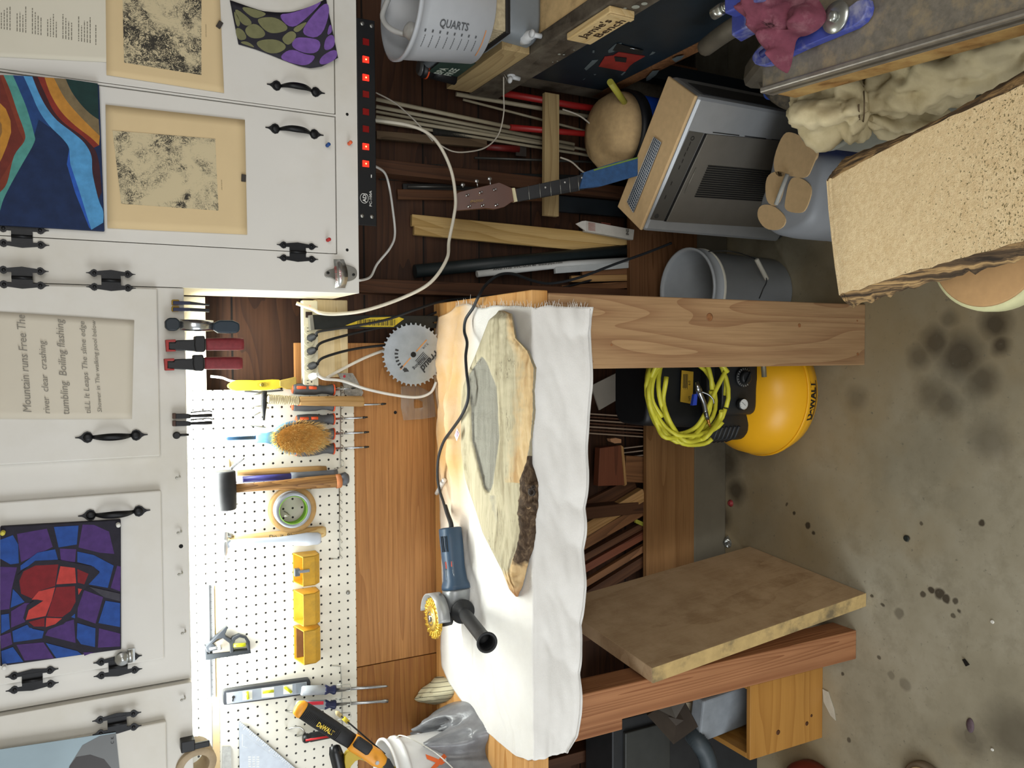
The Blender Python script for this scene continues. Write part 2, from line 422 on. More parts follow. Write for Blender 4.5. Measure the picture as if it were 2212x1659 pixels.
def iron_hinge(x, z, L, W, y, par, tiltd=0):
    mb = MB(); up = V((0, 1))
    for s in (1, -1):
        c = V((x + s * W * .5, z))
        body = [V((c.x - .009, z - L * .3)), V((c.x - .009 , z + L * .3))]
        o = s * .004
        P = [(c.x - .004, z - L * .32), (c.x + .004, z - L * .32), (c.x + .004 + max(0, o), z), (c.x + .004, z + L * .32), (c.x - .004, z + L * .32), (c.x - .004 + min(0, o), z)]
        mb.extr([V((a, y, b)) for a, b in P], (0, -.0025, 0))
        for d in (1, -1):
            q = [V((p.x, y, p.y)) for p in tip(V((c.x, z + d * L * .27)), V((0, d)), 1, .0085, L * .24)]
            if d < 0: q = q[::-1]
            mb.extr(q, (0, -.003, 0))
            mb.ball((c.x, y - .0035, z + d * L * .34), .004, 8, sc=(1, .5, 1))
    mb.extr([V((x - W * .5, y, z - L * .2)), V((x + W * .5, y, z - L * .2)), V((x + W * .5, y, z + L * .2)), V((x - W * .5, y, z + L * .2))], (0, -.003, 0))
    mb.tube([(x, y - .005, z - L * .2), (x, y - .005, z + L * .2)], .0035, 8)
    return mb.build('hinge', IRON, par)
g_ = lambda px, py: at(px, py, Y=YC)
# --- right cabinet
c1 = thing('wall_cabinet', 'white right wall cabinet that hangs lowest, waves painting on its doors', 'cabinet', (.65, 2.2, 1.457))
CZ = 1.457; xl = .157
dA = (.597, 1.03, 1.512, 2.45); dB = (.252, .593, 1.512, 2.45)
face_frame('face_frame', xl, 1.10, CZ, 2.60, YC, [dA, dB], c1)
bx('side_panel', (xl, YC + .018, CZ), (xl + .018, YP - .003, 2.60), CABS, c1)
bx('side_panel', (1.082, YC + .018, CZ), (1.10, YW - .003, 2.60), CABS, c1)
bx('bottom_panel', (xl + .018, YC + .018, CZ + .012), (1.082, YW - .003, CZ + .03), CABS, c1)
bx('top_panel', (xl + .018, YC + .018, 2.58), (1.082, YW - .003, 2.60), CABS, c1)
bx('back_panel', (xl + .018, YW - .012, CZ + .03), (1.082, YW - .003, 2.58), pm('4c443a', .8), c1)
for d, hx_ in ((dA, (640, 192)), (dB, (637, 284))):
    do = bx('door', (d[0] + .0018, YC + .001, d[2] + .0018), (d[1] - .0018, YC + .019, d[3] - .0018), CABW, c1, bev=.002)
    p = g_(*hx_); iron_handle(p.x, p.z, .140, YC + .001, do, 1)
for a, b in ((48, 522), (643, 552)):
    p = g_(a, b); iron_hinge(.252 if a > 99 else .253, p.z, .098, .031, YC, c1)
# --- left cabinets
def cabinet(lab, x0, x1, y, doors):
    c = thing('wall_cabinet', lab, 'cabinet', ((x0 + x1) / 2, 2.2, 1.872))
    bx('face_frame', (x0, y, 1.872), (x1, y + .018, 2.60), CABW, c)
    for x in (x0, x1 - .018): bx('side_panel', (x, y + .018, 1.872), (x + .018, YP - .0, 2.60), CABW, c)
    bx('bottom_panel', (x0 + .018, y + .018, 1.895), (x1 - .018, YP, 1.91), CABW, c)
    bx('top_panel', (x0 + .018, y + .018, 2.58), (x1 - .018, YP, 2.60), CABW, c)
    bx('back_panel', (x0 + .018, YP - .01, 1.91), (x1 - .018, YP, 2.58), pm('4c443a', .8), c)
    out = []
    for a, b in doors: out.append(bx('door', (a, y - .017, 1.930), (b, y - .001, 2.5), CABW, c, bev=.003))
    return c, out
c2, (d1, d2) = cabinet('white painted wall cabinet over the pegboard carrying the handwritten poem and the heart painting', -.752, .1555, YC, [(-.226, .166 - .014), (-.69, -.304)])
c3, (d3,) = cabinet('leftmost white wall cabinet with the grey photo print on its door', -1.75, -.755, YC - .018, [(-1.25, -.828)])
YD_ = YC - .017
for (a, b, d, t) in ((242, 942, d1, 1.5), (248, 1108, d2, 4)):
    p = at(a, b, Y=YD_); iron_handle(p.x, p.z, .144, YD_, d, 0)
for a, b, c, y in ((48, 600, c2, YD_), (240, 606, c2, YD_), (70, 1468, c2, YD_), (255, 1438, c2, YD_), (253, 1562, c3, YD_ - .018)):
    p = at(a, b, Y=y); iron_hinge(p.x, p.z, .096, .030, y, c)
fx = thing('tube_light', 'slim white fluorescent fixture under the left wall cabinet', 'lamp', (-.46, 2.20, 1.84))
bx('housing', (-1.0, 2.165, 1.855), (.06, 2.235, 1.893), pm('ededed', .4), fx)
MB().tube([(-.98, 2.2, 1.846), (.04, 2.2, 1.846)], .008, 10).build('tube', emis('f4fff4', 3), fx)
# ------------------------------------------------------------------ papers on the doors
def paper(name, pts, Y, col, label, cat, dy=-.0012, bow=0):
    """a sheet: corner order follows the photo; slightly bowed off the door"""
    q = pl(pts, Y=Y + dy)
    m = MB(); N = 14
    a, b, c, d = q; loops = []
    for i in range(N + 1):
        u = i / N; row = []
        for j in range(N + 1):
            w = j / N; p = (a * (1 - u) + b * u) * (1 - w) + (d * (1 - u) + c * u) * w
            row.append(p + V((0, -bow * math.sin(math.pi * u) * (.4 + .6 * w) - abs(bow) * .3 * wob(u * 3, w * 3, 1), 0)))
        loops.append(row)
    m.loft(loops, closed=False, caps=False)
    o = m.build(name, col, None)
    s = o.modifiers.new('thick', 'SOLIDIFY'); s.thickness = .0006; s.offset = 0
    return tag(o, label, cat)
INK = pm('4b4740', .8)
# typed poem sheet (top right of the photo turned upright)
ps = paper('printed_page', [(-20, -30), (264, -30), (263, 136), (-20, 122)], YC, pm('d9d4c3', .7, var=.03, scale=6), 'typed poem page with grey stanzas pinned beside the tree engraving', 'paper')
m = MB()
for k, x0 in enumerate((-32, 2, 36, 69, 102, 135, 169, 206)):
    n = 4 if k < 7 else 1
    if k == 6: n = 5
    for j in range(n):
        px = x0 + j * 6.2; ytop = 8 + random.random() * 30 + px * .10; ybot = 62 + px * .16
        if k == 7: ytop, ybot = 54, 97
        q = pl([(px, ybot), (px, ytop), (px + 2.0, ytop), (px + 2.0, ybot)], Y=YC - .0018)
        L = (q[1] - q[0]).length; d = (q[1] - q[0]).normalized(); u = (q[3] - q[0]); x = 0
        while x < L:
            w = random.uniform(.0025, .009); m.face([q[0] + d * x, q[0] + d * min(L, x + w), q[0] + d * min(L, x + w) + u, q[0] + d * x + u]); x += w + .0016
m.build('typed_lines', pm('7c776a', .8), ps)
def etch_mat(seed, dens):
    n = NT('engraving_%d' % seed); v = n.mapping((1, 1, 1), (seed, 0, seed))
    f = n.noise(v, 60, 6, .7, 3.0); g = n.noise(v, 22, 3, .6, 2); h = n.noise(n.mapping((260, 260, 60)), 1, 3, .7, 2)
    k = n.math('ADD', n.math('ADD', n.math('MULTIPLY', n.math('ABSOLUTE', n.math('SUBTRACT', f, .5)), -5), g), n.math('MULTIPLY', h, .5))
    k = n.math('ADD', k, n.math('MULTIPLY', n.math('SUBTRACT', n.noise(v, 13, 2, .5, 1.0), .5), 1.5))
    col = n.ramp(k, [(dens, lin('cbbd9a')), (dens + .12, lin('a39a80')), (dens + .3, lin('35322c'))])
    return n.out(col, .8)
CREAM = pm('d8c196', .75, var=.04, scale=7)
e1 = paper('engraving_print', [(228, -30), (474, -30), (484, 201), (230, 162)], YC, CREAM, 'cream sheet with a dense dark engraving, at the top edge beside the typed page', 'print', -.0022)
m = MB().extr(pl([(264, -30), (435, -30), (435, 162), (268, 135)], Y=YC - .0034), (0, .0004, 0)).build('engraved_picture', etch_mat(3, .36), e1)
m = MB().text('upon the mountain', at(446, 80, Y=YC - .0033), XD, ZD, .0026).build('caption', pm('8d8064', .8), e1)
e2 = paper('engraving_print', [(228, 226), (529, 259), (534, 507), (232, 493)], YC, CREAM, 'cream sheet with a pale sparse engraving, taped below the blue waves painting', 'print', -.0022, .001)
MB().extr(pl([(243, 282), (465, 300), (472, 455), (262, 440)], Y=YC - .0040), (0, .0004, 0)).build('engraved_picture', etch_mat(8, .60), e2)
MB().text('plate of the hill', at(480, 410, Y=YC - .004), XD, ZD, .0026).build('caption', pm('8d8064', .8), e2)
for (a, b, lab, rot) in ((474, 54, 'small black magnet holding the dark engraving', .5), (526, 385, 'small black magnet holding the pale engraving', .05)):
    p = at(a, b, Y=YC - .003); d = V((math.cos(rot), 0, -math.sin(rot))); e = V((d.z, 0, -d.x))
    w, h = .0085, .0052
    tag(MB().extr([p + d * w - e * h, p + d * w + e * h, p - d * w + e * h, p - d * w - e * h], (0, -.004, 0)).build('magnet', pm('3a342f', .6), bev=.0008), lab, 'magnet', None)
# waves painting on canvas
WV = [lin(c) for c in ()]
wp = thing('painting', 'canvas painting of blue, teal, red and ochre flowing waves on the right cabinet', 'painting', at(110, 330, Y=YC - .01))
YPa = YC - .016
MB().extr(pl([(-25, 160), (214, 182), (226, 499), (-25, 484)], Y=YPa), (0, .0145, 0)).build('canvas', pm('182a4e', .8, var=.2, scale=40, bump=.2), wp, bev=.002)
def paint(polys, Y, par, name='paint'):
    """brush-painted shapes: every colour a thin layer of paint"""
    m = MB(); mats = []; lay = {}
    for i, (c, pts) in enumerate(polys):
        if c not in mats: mats.append(c)
        y = Y - .00005 * (i + 1)
        m.extr(pl(pts, Y=y), (0, .0008, 0), mats.index(c))
    return m.build(name, [pm(c, .75, var=.16, scale=60, bump=.15) for c in mats], par)
def band(a, b): return a + b[::-1]
z = 560 / 2212
sc_ = lambda L: [(x * z, y * z) for x, y in L]
P = []
# long curves, read off the painting from the top of the picture downwards
k0 = [(0, 640), (40, 760), (110, 960), (160, 1110), (200, 1190), (150, 1290), (60, 1440), (0, 1540)]
k1 = [(30, 640), (90, 780), (150, 960), (210, 1130), (205, 1210), (120, 1330), (60, 1560), (0, 1640), (0, 1900)]
k2 = [(110, 642), (170, 780), (230, 930), (290, 1140), (290, 1220), (190, 1400), (100, 1560), (30, 1700), (0, 1800)]
k3 = [(200, 648), (260, 780), (330, 940), (420, 1070), (540, 1190), (590, 1270), (600, 1400), (680, 1640), (760, 1900), (780, 1960)]
k4 = [(275, 652), (330, 790), (400, 920), (490, 1030), (620, 1130), (720, 1220), (780, 1330), (790, 1480), (840, 1700), (880, 1800), (880, 1900)]
k5 = [(320, 655), (390, 810), (460, 950), (560, 1060), (700, 1160), (800, 1260), (845, 1390), (868, 1640)]
k6 = [(380, 660), (430, 800), (520, 950), (640, 1070), (770, 1170), (845, 1240)]
k7 = [(460, 665), (530, 800), (600, 900), (700, 1010), (780, 1090), (852, 1160)]
k8 = [(560, 672), (610, 780), (690, 890), (770, 970), (842, 1020)]
def sm2(L): return [(p.x, p.y) for p in smooth_path([V((x, y, 0)) for x, y in L], 4)]
P.append(('7a3524', sc_([(0, 640), (0, 1700)] + sm2(k1[:8])[::-1]))); P.append(('6a2a20', sc_(k0 + [(0, 1100), (0, 640)])))
P.append(('b9812f', sc_([(0, 880), (50, 930), (90, 1030), (95, 1130), (60, 1240), (20, 1340), (0, 1380)]))); P.append(('8a6536', sc_([(0, 1040), (15, 1060), (18, 1130), (0, 1180)])))
P.append(('1d3f76', sc_(sm2(k2[:6]) + [(300, 1130), (330, 1020), (430, 1090)] + sm2(k3[:4])[::-1])));
P.append(('4d8f88', sc_(sm2(k1[:8]) + sm2(k2)[::-1]))); P.append(('4f93c6', sc_(sm2(k3) + sm2(k4)[::-1])))
P.append(('2555b0', sc_([(590, 1270), (600, 1400), (680, 1640), (760, 1900), (780, 1960), (760, 1940), (640, 1640), (570, 1400)])))
P.append(('3a1a22', sc_(sm2(k4[:9]) + sm2(k5)[::-1]))); P.append(('7e2a20', sc_(sm2(k5[:6]) + sm2(k6)[::-1]))); P.append(('b67f33', sc_(sm2(k6) + sm2(k7)[::-1]))); P.append(('75664a', sc_(sm2(k7) + sm2(k8)[::-1])))
P.append(('123230', sc_(k8 + [(834, 712), (560, 672)])))
paint(P, YPa, wp)
# heart painting
hp = thing('painting', 'canvas painting of a red heart among blue and purple stained glass shapes', 'painting', at(130, 1290, Y=YC - .03))
YH = YD_ - .015
hz = lambda L: [(x * z, 1080 + y * z) for x, y in L]
MB().extr(pl([(0, 1138), (261, 1123), (262, 1403), (0, 1440)], Y=YH), (0, .0145, 0)).build('canvas', pm('211f2c', .8, var=.2, scale=40, bump=.2), hp, bev=.002)
B_, U_, R1, R2 = '1e4690', '452a68', '74161f', 'b23a35'
paint([(U_, hz(l)) for l in ([(145, 290), (400, 245), (450, 400), (330, 460), (180, 530)], [(705, 210), (800, 212), (930, 270), (975, 460), (850, 450), (670, 405)], [(510, 415), (650, 420), (640, 530), (520, 520)],
  [(0, 570), (145, 575), (100, 760), (80, 930), (0, 940)], [(1000, 560), (1030, 570), (1025, 780), (945, 750)], [(720, 770), (880, 830), (815, 1055), (660, 1000), (665, 860)], [(95, 950), (210, 880), (260, 880), (215, 970), (215, 1040), (95, 1090)],
  [(560, 1040), (630, 1020), (645, 1220), (385, 1155), (410, 1110)], [(845, 1095), (1025, 1140), (1025, 1250), (835, 1260)], [(0, 1160), (90, 1130), (105, 1230), (10, 1270)], [(140, 1235), (370, 1215), (460, 1350), (210, 1370)], [(710, 1300), (800, 1300), (720, 1330)])]
  + [(B_, hz(l)) for l in ([(0, 340), (110, 300), (155, 380), (160, 540), (90, 550), (0, 500)], [(460, 230), (670, 218), (655, 380), (500, 405)], [(660, 440), (800, 470), (970, 560), (920, 750), (750, 720), (850, 610), (780, 560), (660, 530)],
  [(175, 600), (175, 560), (320, 450), (470, 420), (495, 510), (330, 520)], [(110, 760), (150, 800), (210, 870), (90, 920)], [(900, 860), (1025, 880), (1025, 1085), (840, 1050)], [(10, 980), (75, 970), (85, 1100), (10, 1140)], [(620, 950), (640, 930), (640, 1010), (580, 990)],
  [(105, 1120), (230, 1065), (280, 1100), (375, 1120), (360, 1180), (115, 1215)], [(660, 1050), (815, 1095), (810, 1255), (690, 1230), (655, 1180)], [(10, 1290), (110, 1255), (200, 1380), (20, 1400)], [(390, 1220), (660, 1290), (700, 1320), (480, 1350)])]
  + [('1f1d2a', hz([(150, 640), (300, 520), (500, 510), (800, 570), (850, 620), (720, 760), (650, 960), (540, 1060), (400, 1110), (250, 1090), (200, 1010), (230, 900), (290, 860), (170, 780)]))]
  + [(R1, hz([(165, 690), (200, 610), (300, 560), (498, 550), (470, 735), (350, 770), (270, 840), (180, 800)])), (R2, hz([(515, 565), (640, 580), (650, 710), (480, 720)])), (R1, hz([(660, 590), (755, 630), (720, 720), (662, 705)])),
     (R2, hz([(270, 850), (330, 780), (470, 745), (440, 860), (390, 990), (220, 1025), (245, 940), (370, 860), (320, 850)])), (R1, hz([(480, 745), (640, 735), (645, 870), (600, 950), (530, 1000), (400, 995)])), (R2, hz([(665, 755), (700, 760), (670, 810)])),
     (R1, hz([(245, 1040), (380, 1005), (380, 1080), (290, 1080)])), (R2, hz([(395, 1005), (530, 1010), (470, 1060), (390, 1085)])), ('3b3a44', hz([(760, 740), (1025, 800), (1025, 865), (890, 830)]))], YH, hp)
# curled purple and olive drawing
cp_ = []
cd = thing('drawing', 'curled drawing of olive and purple leaf cells edged in black, lifting off the right cabinet', 'drawing', at(620, 60, Y=YC - .01))
dz = 460 / 2212
def curl(x, y):
    px, py = 380 + x * dz, y * dz
    return at(px, py, Y=YC - .003 - .022 * max(0, (px - 620) / 110) ** 2)
def sheet(poly, off, mi, m):
    q = [curl(x, y) + V((0, off, 0)) for x, y in poly]
    m.face(q, mi)
m = MB()
outl = [(560, 0), (760, 70), (900, 115), (1060, 130), (1200, 125), (1330, 90), (1440, 50), (1560, -15)]
out2 = [(1560, -15), (1600, 120), (1620, 280), (1650, 440), (1685, 600)][::-1]
low = [(650, 460), (820, 510), (980, 570), (1150, 640), (1290, 690), (1400, 710), (1520, 690), (1685, 600)]
N = 20; rows = []
def lerp_path(p, t):
    t *= len(p) - 1; i = min(int(t), len(p) - 2); f = t - i
    return (p[i][0] * (1 - f) + p[i + 1][0] * f, p[i][1] * (1 - f) + p[i + 1][1] * f)
for i in range(N + 1):
    a, b = lerp_path(outl, i / N), lerp_path(low, i / N)
    rows.append([curl(a[0] * (1 - j / 8) + b[0] * j / 8, a[1] * (1 - j / 8) + b[1] * j / 8) for j in range(9)])
o = m.loft(rows, closed=False, caps=False).build('paper_sheet', pm('22202a', .7, var=.15, scale=40), cd)
s = o.modifiers.new('thick', 'SOLIDIFY'); s.thickness = .0006
def subdiv(poly, n=4):
    q = []
    for i in range(len(poly)):
        a, b = poly[i], poly[(i + 1) % len(poly)]
        for k in range(n): q.append((a[0] + (b[0] - a[0]) * k / n, a[1] + (b[1] - a[1]) * k / n))
    return q
def roundp(poly, k=2):
    for _ in range(k):
        q = []
        for i in range(len(poly)):
            a, b = poly[i], poly[(i + 1) % len(poly)]
            q += [(a[0] * .75 + b[0] * .25, a[1] * .75 + b[1] * .25), (a[0] * .25 + b[0] * .75, a[1] * .25 + b[1] * .75)]
        poly = q
    return poly
m = MB()
def cell(poly, mi):
    poly = roundp(poly, 2); cx = sum(p[0] for p in poly) / len(poly); cy = sum(p[1] for p in poly) / len(poly); n = len(poly)
    c = curl(cx, cy) + V((0, -.0011, 0)); rings = []
    for k in (.25, .5, .75, 1): rings.append([curl(cx + (x - cx) * k, cy + (y - cy) * k) + V((0, -.0011, 0)) for x, y in poly])
    vs = [c] + [p for r in rings for p in r]; fs = [(0, 1 + i, 1 + (i + 1) % n) for i in range(n)]
    for k in range(3): fs += [(1 + k * n + i, 1 + (k + 1) * n + i, 1 + (k + 1) * n + (i + 1) % n, 1 + k * n + (i + 1) % n) for i in range(n)]
    m.add(vs, fs, mi)
for l in ([(640, 50), (940, 130), (920, 170), (800, 200)], [(590, 60), (810, 230), (740, 280), (660, 230)], [(830, 210), (900, 180), (1050, 180), (1190, 300), (1060, 350), (940, 340)], [(700, 300), (820, 230), (940, 340), (900, 400), (760, 400)],
          [(590, 80), (680, 240), (630, 300)], [(610, 280), (700, 310), (745, 410), (640, 425)], [(815, 450), (900, 410), (1060, 410), (1165, 490), (1060, 560), (930, 550)], [(1095, 390), (1200, 310), (1265, 370), (1180, 475), (1120, 450)],
          [(1200, 300), (1360, 220), (1350, 260), (1260, 350)], [(650, 440), (740, 425), (830, 500), (760, 480)]): cell(l, 0)
for l in ([(1050, 150), (1200, 140), (1420, 60), (1540, 0), (1350, 200), (1190, 310)], [(1380, 200), (1570, 0), (1600, 140), (1500, 410), (1290, 360)], [(1230, 390), (1360, 390), (1510, 420), (1480, 550), (1340, 560), (1190, 490)],
          [(1060, 600), (1190, 500), (1350, 570), (1465, 580), (1370, 690), (1200, 660)], [(1600, 230), (1630, 330), (1560, 380)], [(1550, 390), (1640, 350), (1655, 490), (1530, 540)], [(1510, 580), (1665, 500), (1680, 600), (1570, 670), (1480, 670)]): cell(l, 1)
m.build('leaf_cells', [pm('757552', .75, var=.12, scale=50), pm('71509a', .75, var=.2, scale=50)], cd)
# handwritten poem
hw = paper('handwritten_poem', [(-20, 672), (290, 692), (285, 905), (-20, 905)], YD_, pm('cfc8b8', .75, var=.03, scale=6), 'large cream sheet with a pencil poem on the door above the red clamps', 'paper', -.0015, .003)
m = MB()
for (px, py, t, h, w) in ((-8, 872, 'It Flows down to THE', .013, .185), (68, 890, 'Mountain runs Free The', .0155, .205), (108, 893, 'river  clear  crashing', .0125, .155),
                          (150, 895, 'tumbling  Boiling flashing', .0145, .205), (196, 893, 'tiLL It Leaps The sline edge', .0105, .2), (220, 890, 'Shower in The walking pool below', .0085, .2)):
    p = at(px, py, Y=YD_ - .0062); e = at(px - 14, py - 200, Y=YD_ - .0062)
    MB().text(t, p, (e - p), ZD, h, 0, w, shear=.15).build('pencil_line', pm('827e75', .8), hw)
# photo print of a head
pp_ = thing('photo_print', 'large grey photograph of a dark round shape against pale blue, bottom left of the cabinets', 'print', at(120, 1640, Y=YC - .05))
YG = YC - .040
q = pl([(-20, 1622), (250, 1582), (262, 1700), (-20, 1700)], Y=YG)
MB().extr(q, (0, .0015, 0)).build('photo_sheet', pm('8fa3ad', .35, var=.12, scale=6), pp_)
MB().extr(pl([(140, 1700), (150, 1655), (178, 1610), (215, 1590), (250, 1584), (262, 1700)], Y=YG - .0004), (0, .0003, 0)).build('grey_backdrop', pm('66696a', .4, var=.1, scale=8), pp_)
MB().extr(pl([(138, 1700), (150, 1655), (165, 1635), (195, 1630), (225, 1640), (245, 1665), (250, 1700)], Y=YG - .0006), (0, .0002, 0)).build('dark_shape', pm('2a2524', .4, var=.2, scale=12), pp_)
MB().text('K', at(246, 1596, Y=YG - .0008), XD, ZD, .006).text('C', at(246, 1606, Y=YG - .0008), XD, ZD, .006).build('lettering', pm('2f2f30', .6), pp_)
# push pins
def pin(px, py, c, lab, Y=YC):
    p = at(px, py, Y=Y); t = thing('push_pin', lab, 'push pin', p, 'push pins on the cabinets')
    MB().lathe([(.0045, -.003), (.0047, -.005), (.0028, -.0065), (.0026, -.014), (.0042, -.016), (.0046, -.0185), (.002, -.019)], p, (0, 1, 0), 12).build('head', pm(c, .35), t)
    MB().tube([p + V((0, -.004, 0)), p + V((0, .004, 0))], .0006, 6).build('needle', pm('b0b0b0', .3, .9), t)
for a in ((706, 315, '1f4a8c', 'blue push pin on the door bottom corner of the right cabinet', YC), (753, 311, 'e2663f', 'orange push pin on the bottom rail of the right cabinet', YC), (707, 519, 'b42a2a', 'red push pin near the lower hinge of the right cabinet', YC),
          (7, 1149, 'c9c04a', 'yellow push pin in a corner of the heart painting', YH - .001), (255, 1132, 'd8d8d4', 'white push pin in the heart painting corner by the door handle', YH - .001), (10, 1437, 'd8d8d4', 'white push pin at the lower left corner of the heart painting', YH - .001)): pin(*a)
m = MB()
for a, b in ((750, 247), (750, 540)): MB().lathe([(.0038, 0), (.0036, -.0006)], at(a, b, Y=YC - .0002), (0, 1, 0), 12).build('screw_hole', DARK, c1)
MB().lathe([(.0048, 0), (.0046, -.0006)], at(391, 1180, Y=YC - .0002), (0, 1, 0), 12).build('screw_hole', DARK, c2)
# bottle opener
ST = pm('b9bbb9', .28, .85, .06, 30)
p = at(735, 592, Y=YC); bo = thing('bottle_opener', 'cast metal bottle opener with red lettering screwed to the corner of the right cabinet', 'bottle opener', p)
w_ = lambda a, b, dy=0: at(a, b, Y=YC - dy)
MB().extr(roundp([(x, y) for x, y in ()]) if False else [w_(a, b) for a, b in roundp([(700, 592), (706, 584), (722, 580), (730, 570), (750, 572), (768, 580), (771, 592), (766, 604), (745, 610), (728, 606), (712, 600), (702, 599)])], (0, -.006, 0)).build('backplate', pm('8f8d86', .35, .8, .1), bo, bev=.001)
loops = []
for i in range(9):
    t = i / 8; px = 742 - 2 * t
    y0 = 560 + 62 * t; xw = 11 + 3 * math.sin(math.pi * t); cx = 733 + 8 * math.sin(math.pi * (t - .1)) * .6
    dpt = .012 + .018 * math.sin(math.pi * t)
    loops.append([w_(cx - xw, y0, dpt), w_(cx, y0, dpt + .004), w_(cx + xw, y0, dpt), w_(cx, y0, dpt - .003)])
MB().loft(loops).build('hood', ST, bo)
m = MB(); 
m.text('OPEN BEER', w_(730, 611, .036), (at(726, 570, Y=2) - at(730, 611, Y=2)), ZD, .0055, width=.041).text('HERE', w_(739, 603, .036), (at(737, 580, Y=2) - at(740, 603, Y=2)), ZD, .0055, width=.022)
m.build('red_lettering', pm('a5403a', .6), bo)
m = MB()
for a, b in ((707, 590), (762, 594)): MB().lathe([(.0036, -.006), (.0034, -.0085), (.001, -.009)], w_(a, b), (0, 1, 0), 12).build('screw', pm('30302e', .5, .7), bo)
# rack power conditioner under the right cabinet
BLK = pm('101113', .45, .1, .15, 80)
px0 = at(774, 486, Y=YC); px1 = at(774, 38, Y=YC); zt = CZ - .001; zb = at(812, 300, Y=YC).z
pc = thing('power_conditioner', 'black rack power strip with a row of red rocker switches under the right cabinet', 'power strip', ((px0.x + px1.x) / 2, YC + .1, zb))
xa, xb = px0.x, px1.x
MB().box((xa + .02, YC + .006, zb + .002), (xb - .02, YC + .16, zt)).build('chassis', BLK, pc, bev=.002)
MB().box((xa, YC, zb), (xb, YC + .004, zt)).build('front_panel', BLK, pc, bev=.0015)
RU, RL = pm('7c1414', .3), None
for i, py in enumerate((91, 129, 168, 204, 242, 279, 317, 354)):
    p = at(790, py, Y=YC - .001); lit = i in (1, 2, 6, 7)
    s = MB().box((p.x - .009, YC - .001, p.z - .0095), (p.x + .009, YC + .001, p.z + .0095)).build('switch', BLK, pc, bev=.0006)
    hx2 = [V((p.x + a * .0078, YC - .0012 - d, p.z + b * .0085)) for a, b, d in ((-1, -1, .001), (1, -1, .001), (1, 1, .004), (-1, 1, .004))]
    hx3 = [V((q.x, YC, q.z)) for q in hx2]
    MB().hexa(hx3, hx2).build('rocker', emis('e0281a', 1.6) if lit else RU, s, label='glowing red rocker' if lit else 'unlit dark red rocker')
    if lit: MB().ball(p + V((0, -.0025, 0)), .0022, 8).build('neon_lamp', emis('ff7040', 9), s)
SCR = pm('9a9a96', .35, .9)
for a, b in ((782, 51), (802, 56), (782, 466), (803, 468)): MB().lathe([(.0055, -.0005), (.0055, -.002), (.002, -.003)], at(a, b, Y=YC), (0, 1, 0), 14).build('screw', SCR, pc)
WH = pm('dcdcd8', .6)
m = MB(); p = at(803, 446, Y=YC - .0006); m.text('PC-100A', p, XD, ZD, .0062, 0, .0395, bold=.01)
p = at(791, 437, Y=YC - .0006); m.text('ADJ', p, XD, ZD, .009, 0, .0215, bold=.02)
cc = at(787, 428, Y=YC - .0005); N = 28
arc = [cc + V((math.cos(t) * .0125, 0, math.sin(t) * .0105)) for t in [R(25) + R(310) * i / N for i in range(N + 1)]]
m.tube(arc, .0008, 4)
m.box((at(802, 384, Y=YC).x, YC - .0006, at(803, 380, Y=YC).z), (at(802, 380, Y=YC).x + .003, YC - .0003, at(801, 380, Y=YC).z)); m.build('lettering', WH, pc)
# screw hooks along the bottom rail of the left cabinet
hk = None
for i, (a, b, lab) in enumerate(((388, 1028, 'screw hook in the cabinet rail nearest the black clamps'), (391, 1146, 'screw hook in the cabinet rail left of the round hole'), (393, 1235, 'screw hook in the cabinet rail over the long straightedge'), (400, 1361, 'screw hook in the cabinet rail above the combination square'), (399, 1504, 'screw hook on the leftmost cabinet above the spirit level'))):
    p = at(a, b, Y=YC - (.018 if i == 4 else 0))
    if hk is None:
        hk = MB().tube([(p.x, p.y, p.z), (p.x, p.y - .010, p.z), (p.x - .001, p.y - .013, p.z + .001), (p.x - .002, p.y - .014, p.z + .007)], .0016, 8)
        hk.ball((p.x - .002, p.y - .014, p.z + .008), .0033, 8); hk = tag(hk.build('screw_hook', pm('b5b5ae', .4, .4)), lab, 'hook', 'screw hooks under the cabinets'); hp0 = p; hl = hk.location.copy()
    else:
        o = hk.copy(); COL.objects.link(o); o.location = hl + (p - hp0); WM[o] = Matrix.Translation(o.location); o['label'] = lab
# chrome clip magnet on the heart door
p = at(266, 1421, Y=YD_); t = thing('clip_magnet', 'round chrome magnet clip covering the lower hinge of the heart door', 'clip', p)
MB().lathe([(.0155, -.004), (.0165, -.007), (.014, -.010), (.006, -.011), (.004, -.0135), (.0015, -.014)], at(264, 1421, Y=YD_), (0, 1, 0), 24).build('disc', ST, t)
q = at(281, 1419, Y=YD_ - .008); MB().tube([q + V((-.011, 0, 0)), q + V((.017, 0, 0))], .006, 12).box((q.x - .012, q.y - .001, q.z - .010), (q.x + .018, q.y + .003, q.z + .004)).build('spring_jaw', ST, t)
# roll of tape on a black holder at the far left
p = at(425, 1625, Y=YC - .05); t = thing('tape_roll', 'thick roll of tan tape in a black clamp under the leftmost cabinet', 'tape', p)
MB().lathe([(.030, -.025), (.046, -.025), (.047, -.023), (.047, .023), (.046, .025), (.030, .025), (.029, .023), (.029, -.023), (.030, -.025)], at(418, 1642, Y=YC + .01), (.25, 1, .15), 32, caps=False).build('roll', pm('a8967a', .6, var=.12, scale=50), t)
q = at(403, 1613, Y=YC - .04); MB().box((q.x - .012, q.y - .004, q.z - .018), (q.x + .014, q.y + .05, q.z + .012)).box((q.x - .010, q.y - .003, q.z - .05), (q.x + .004, q.y + .004, q.z - .01)).build('clamp_arm', BLK, t, bev=.002)
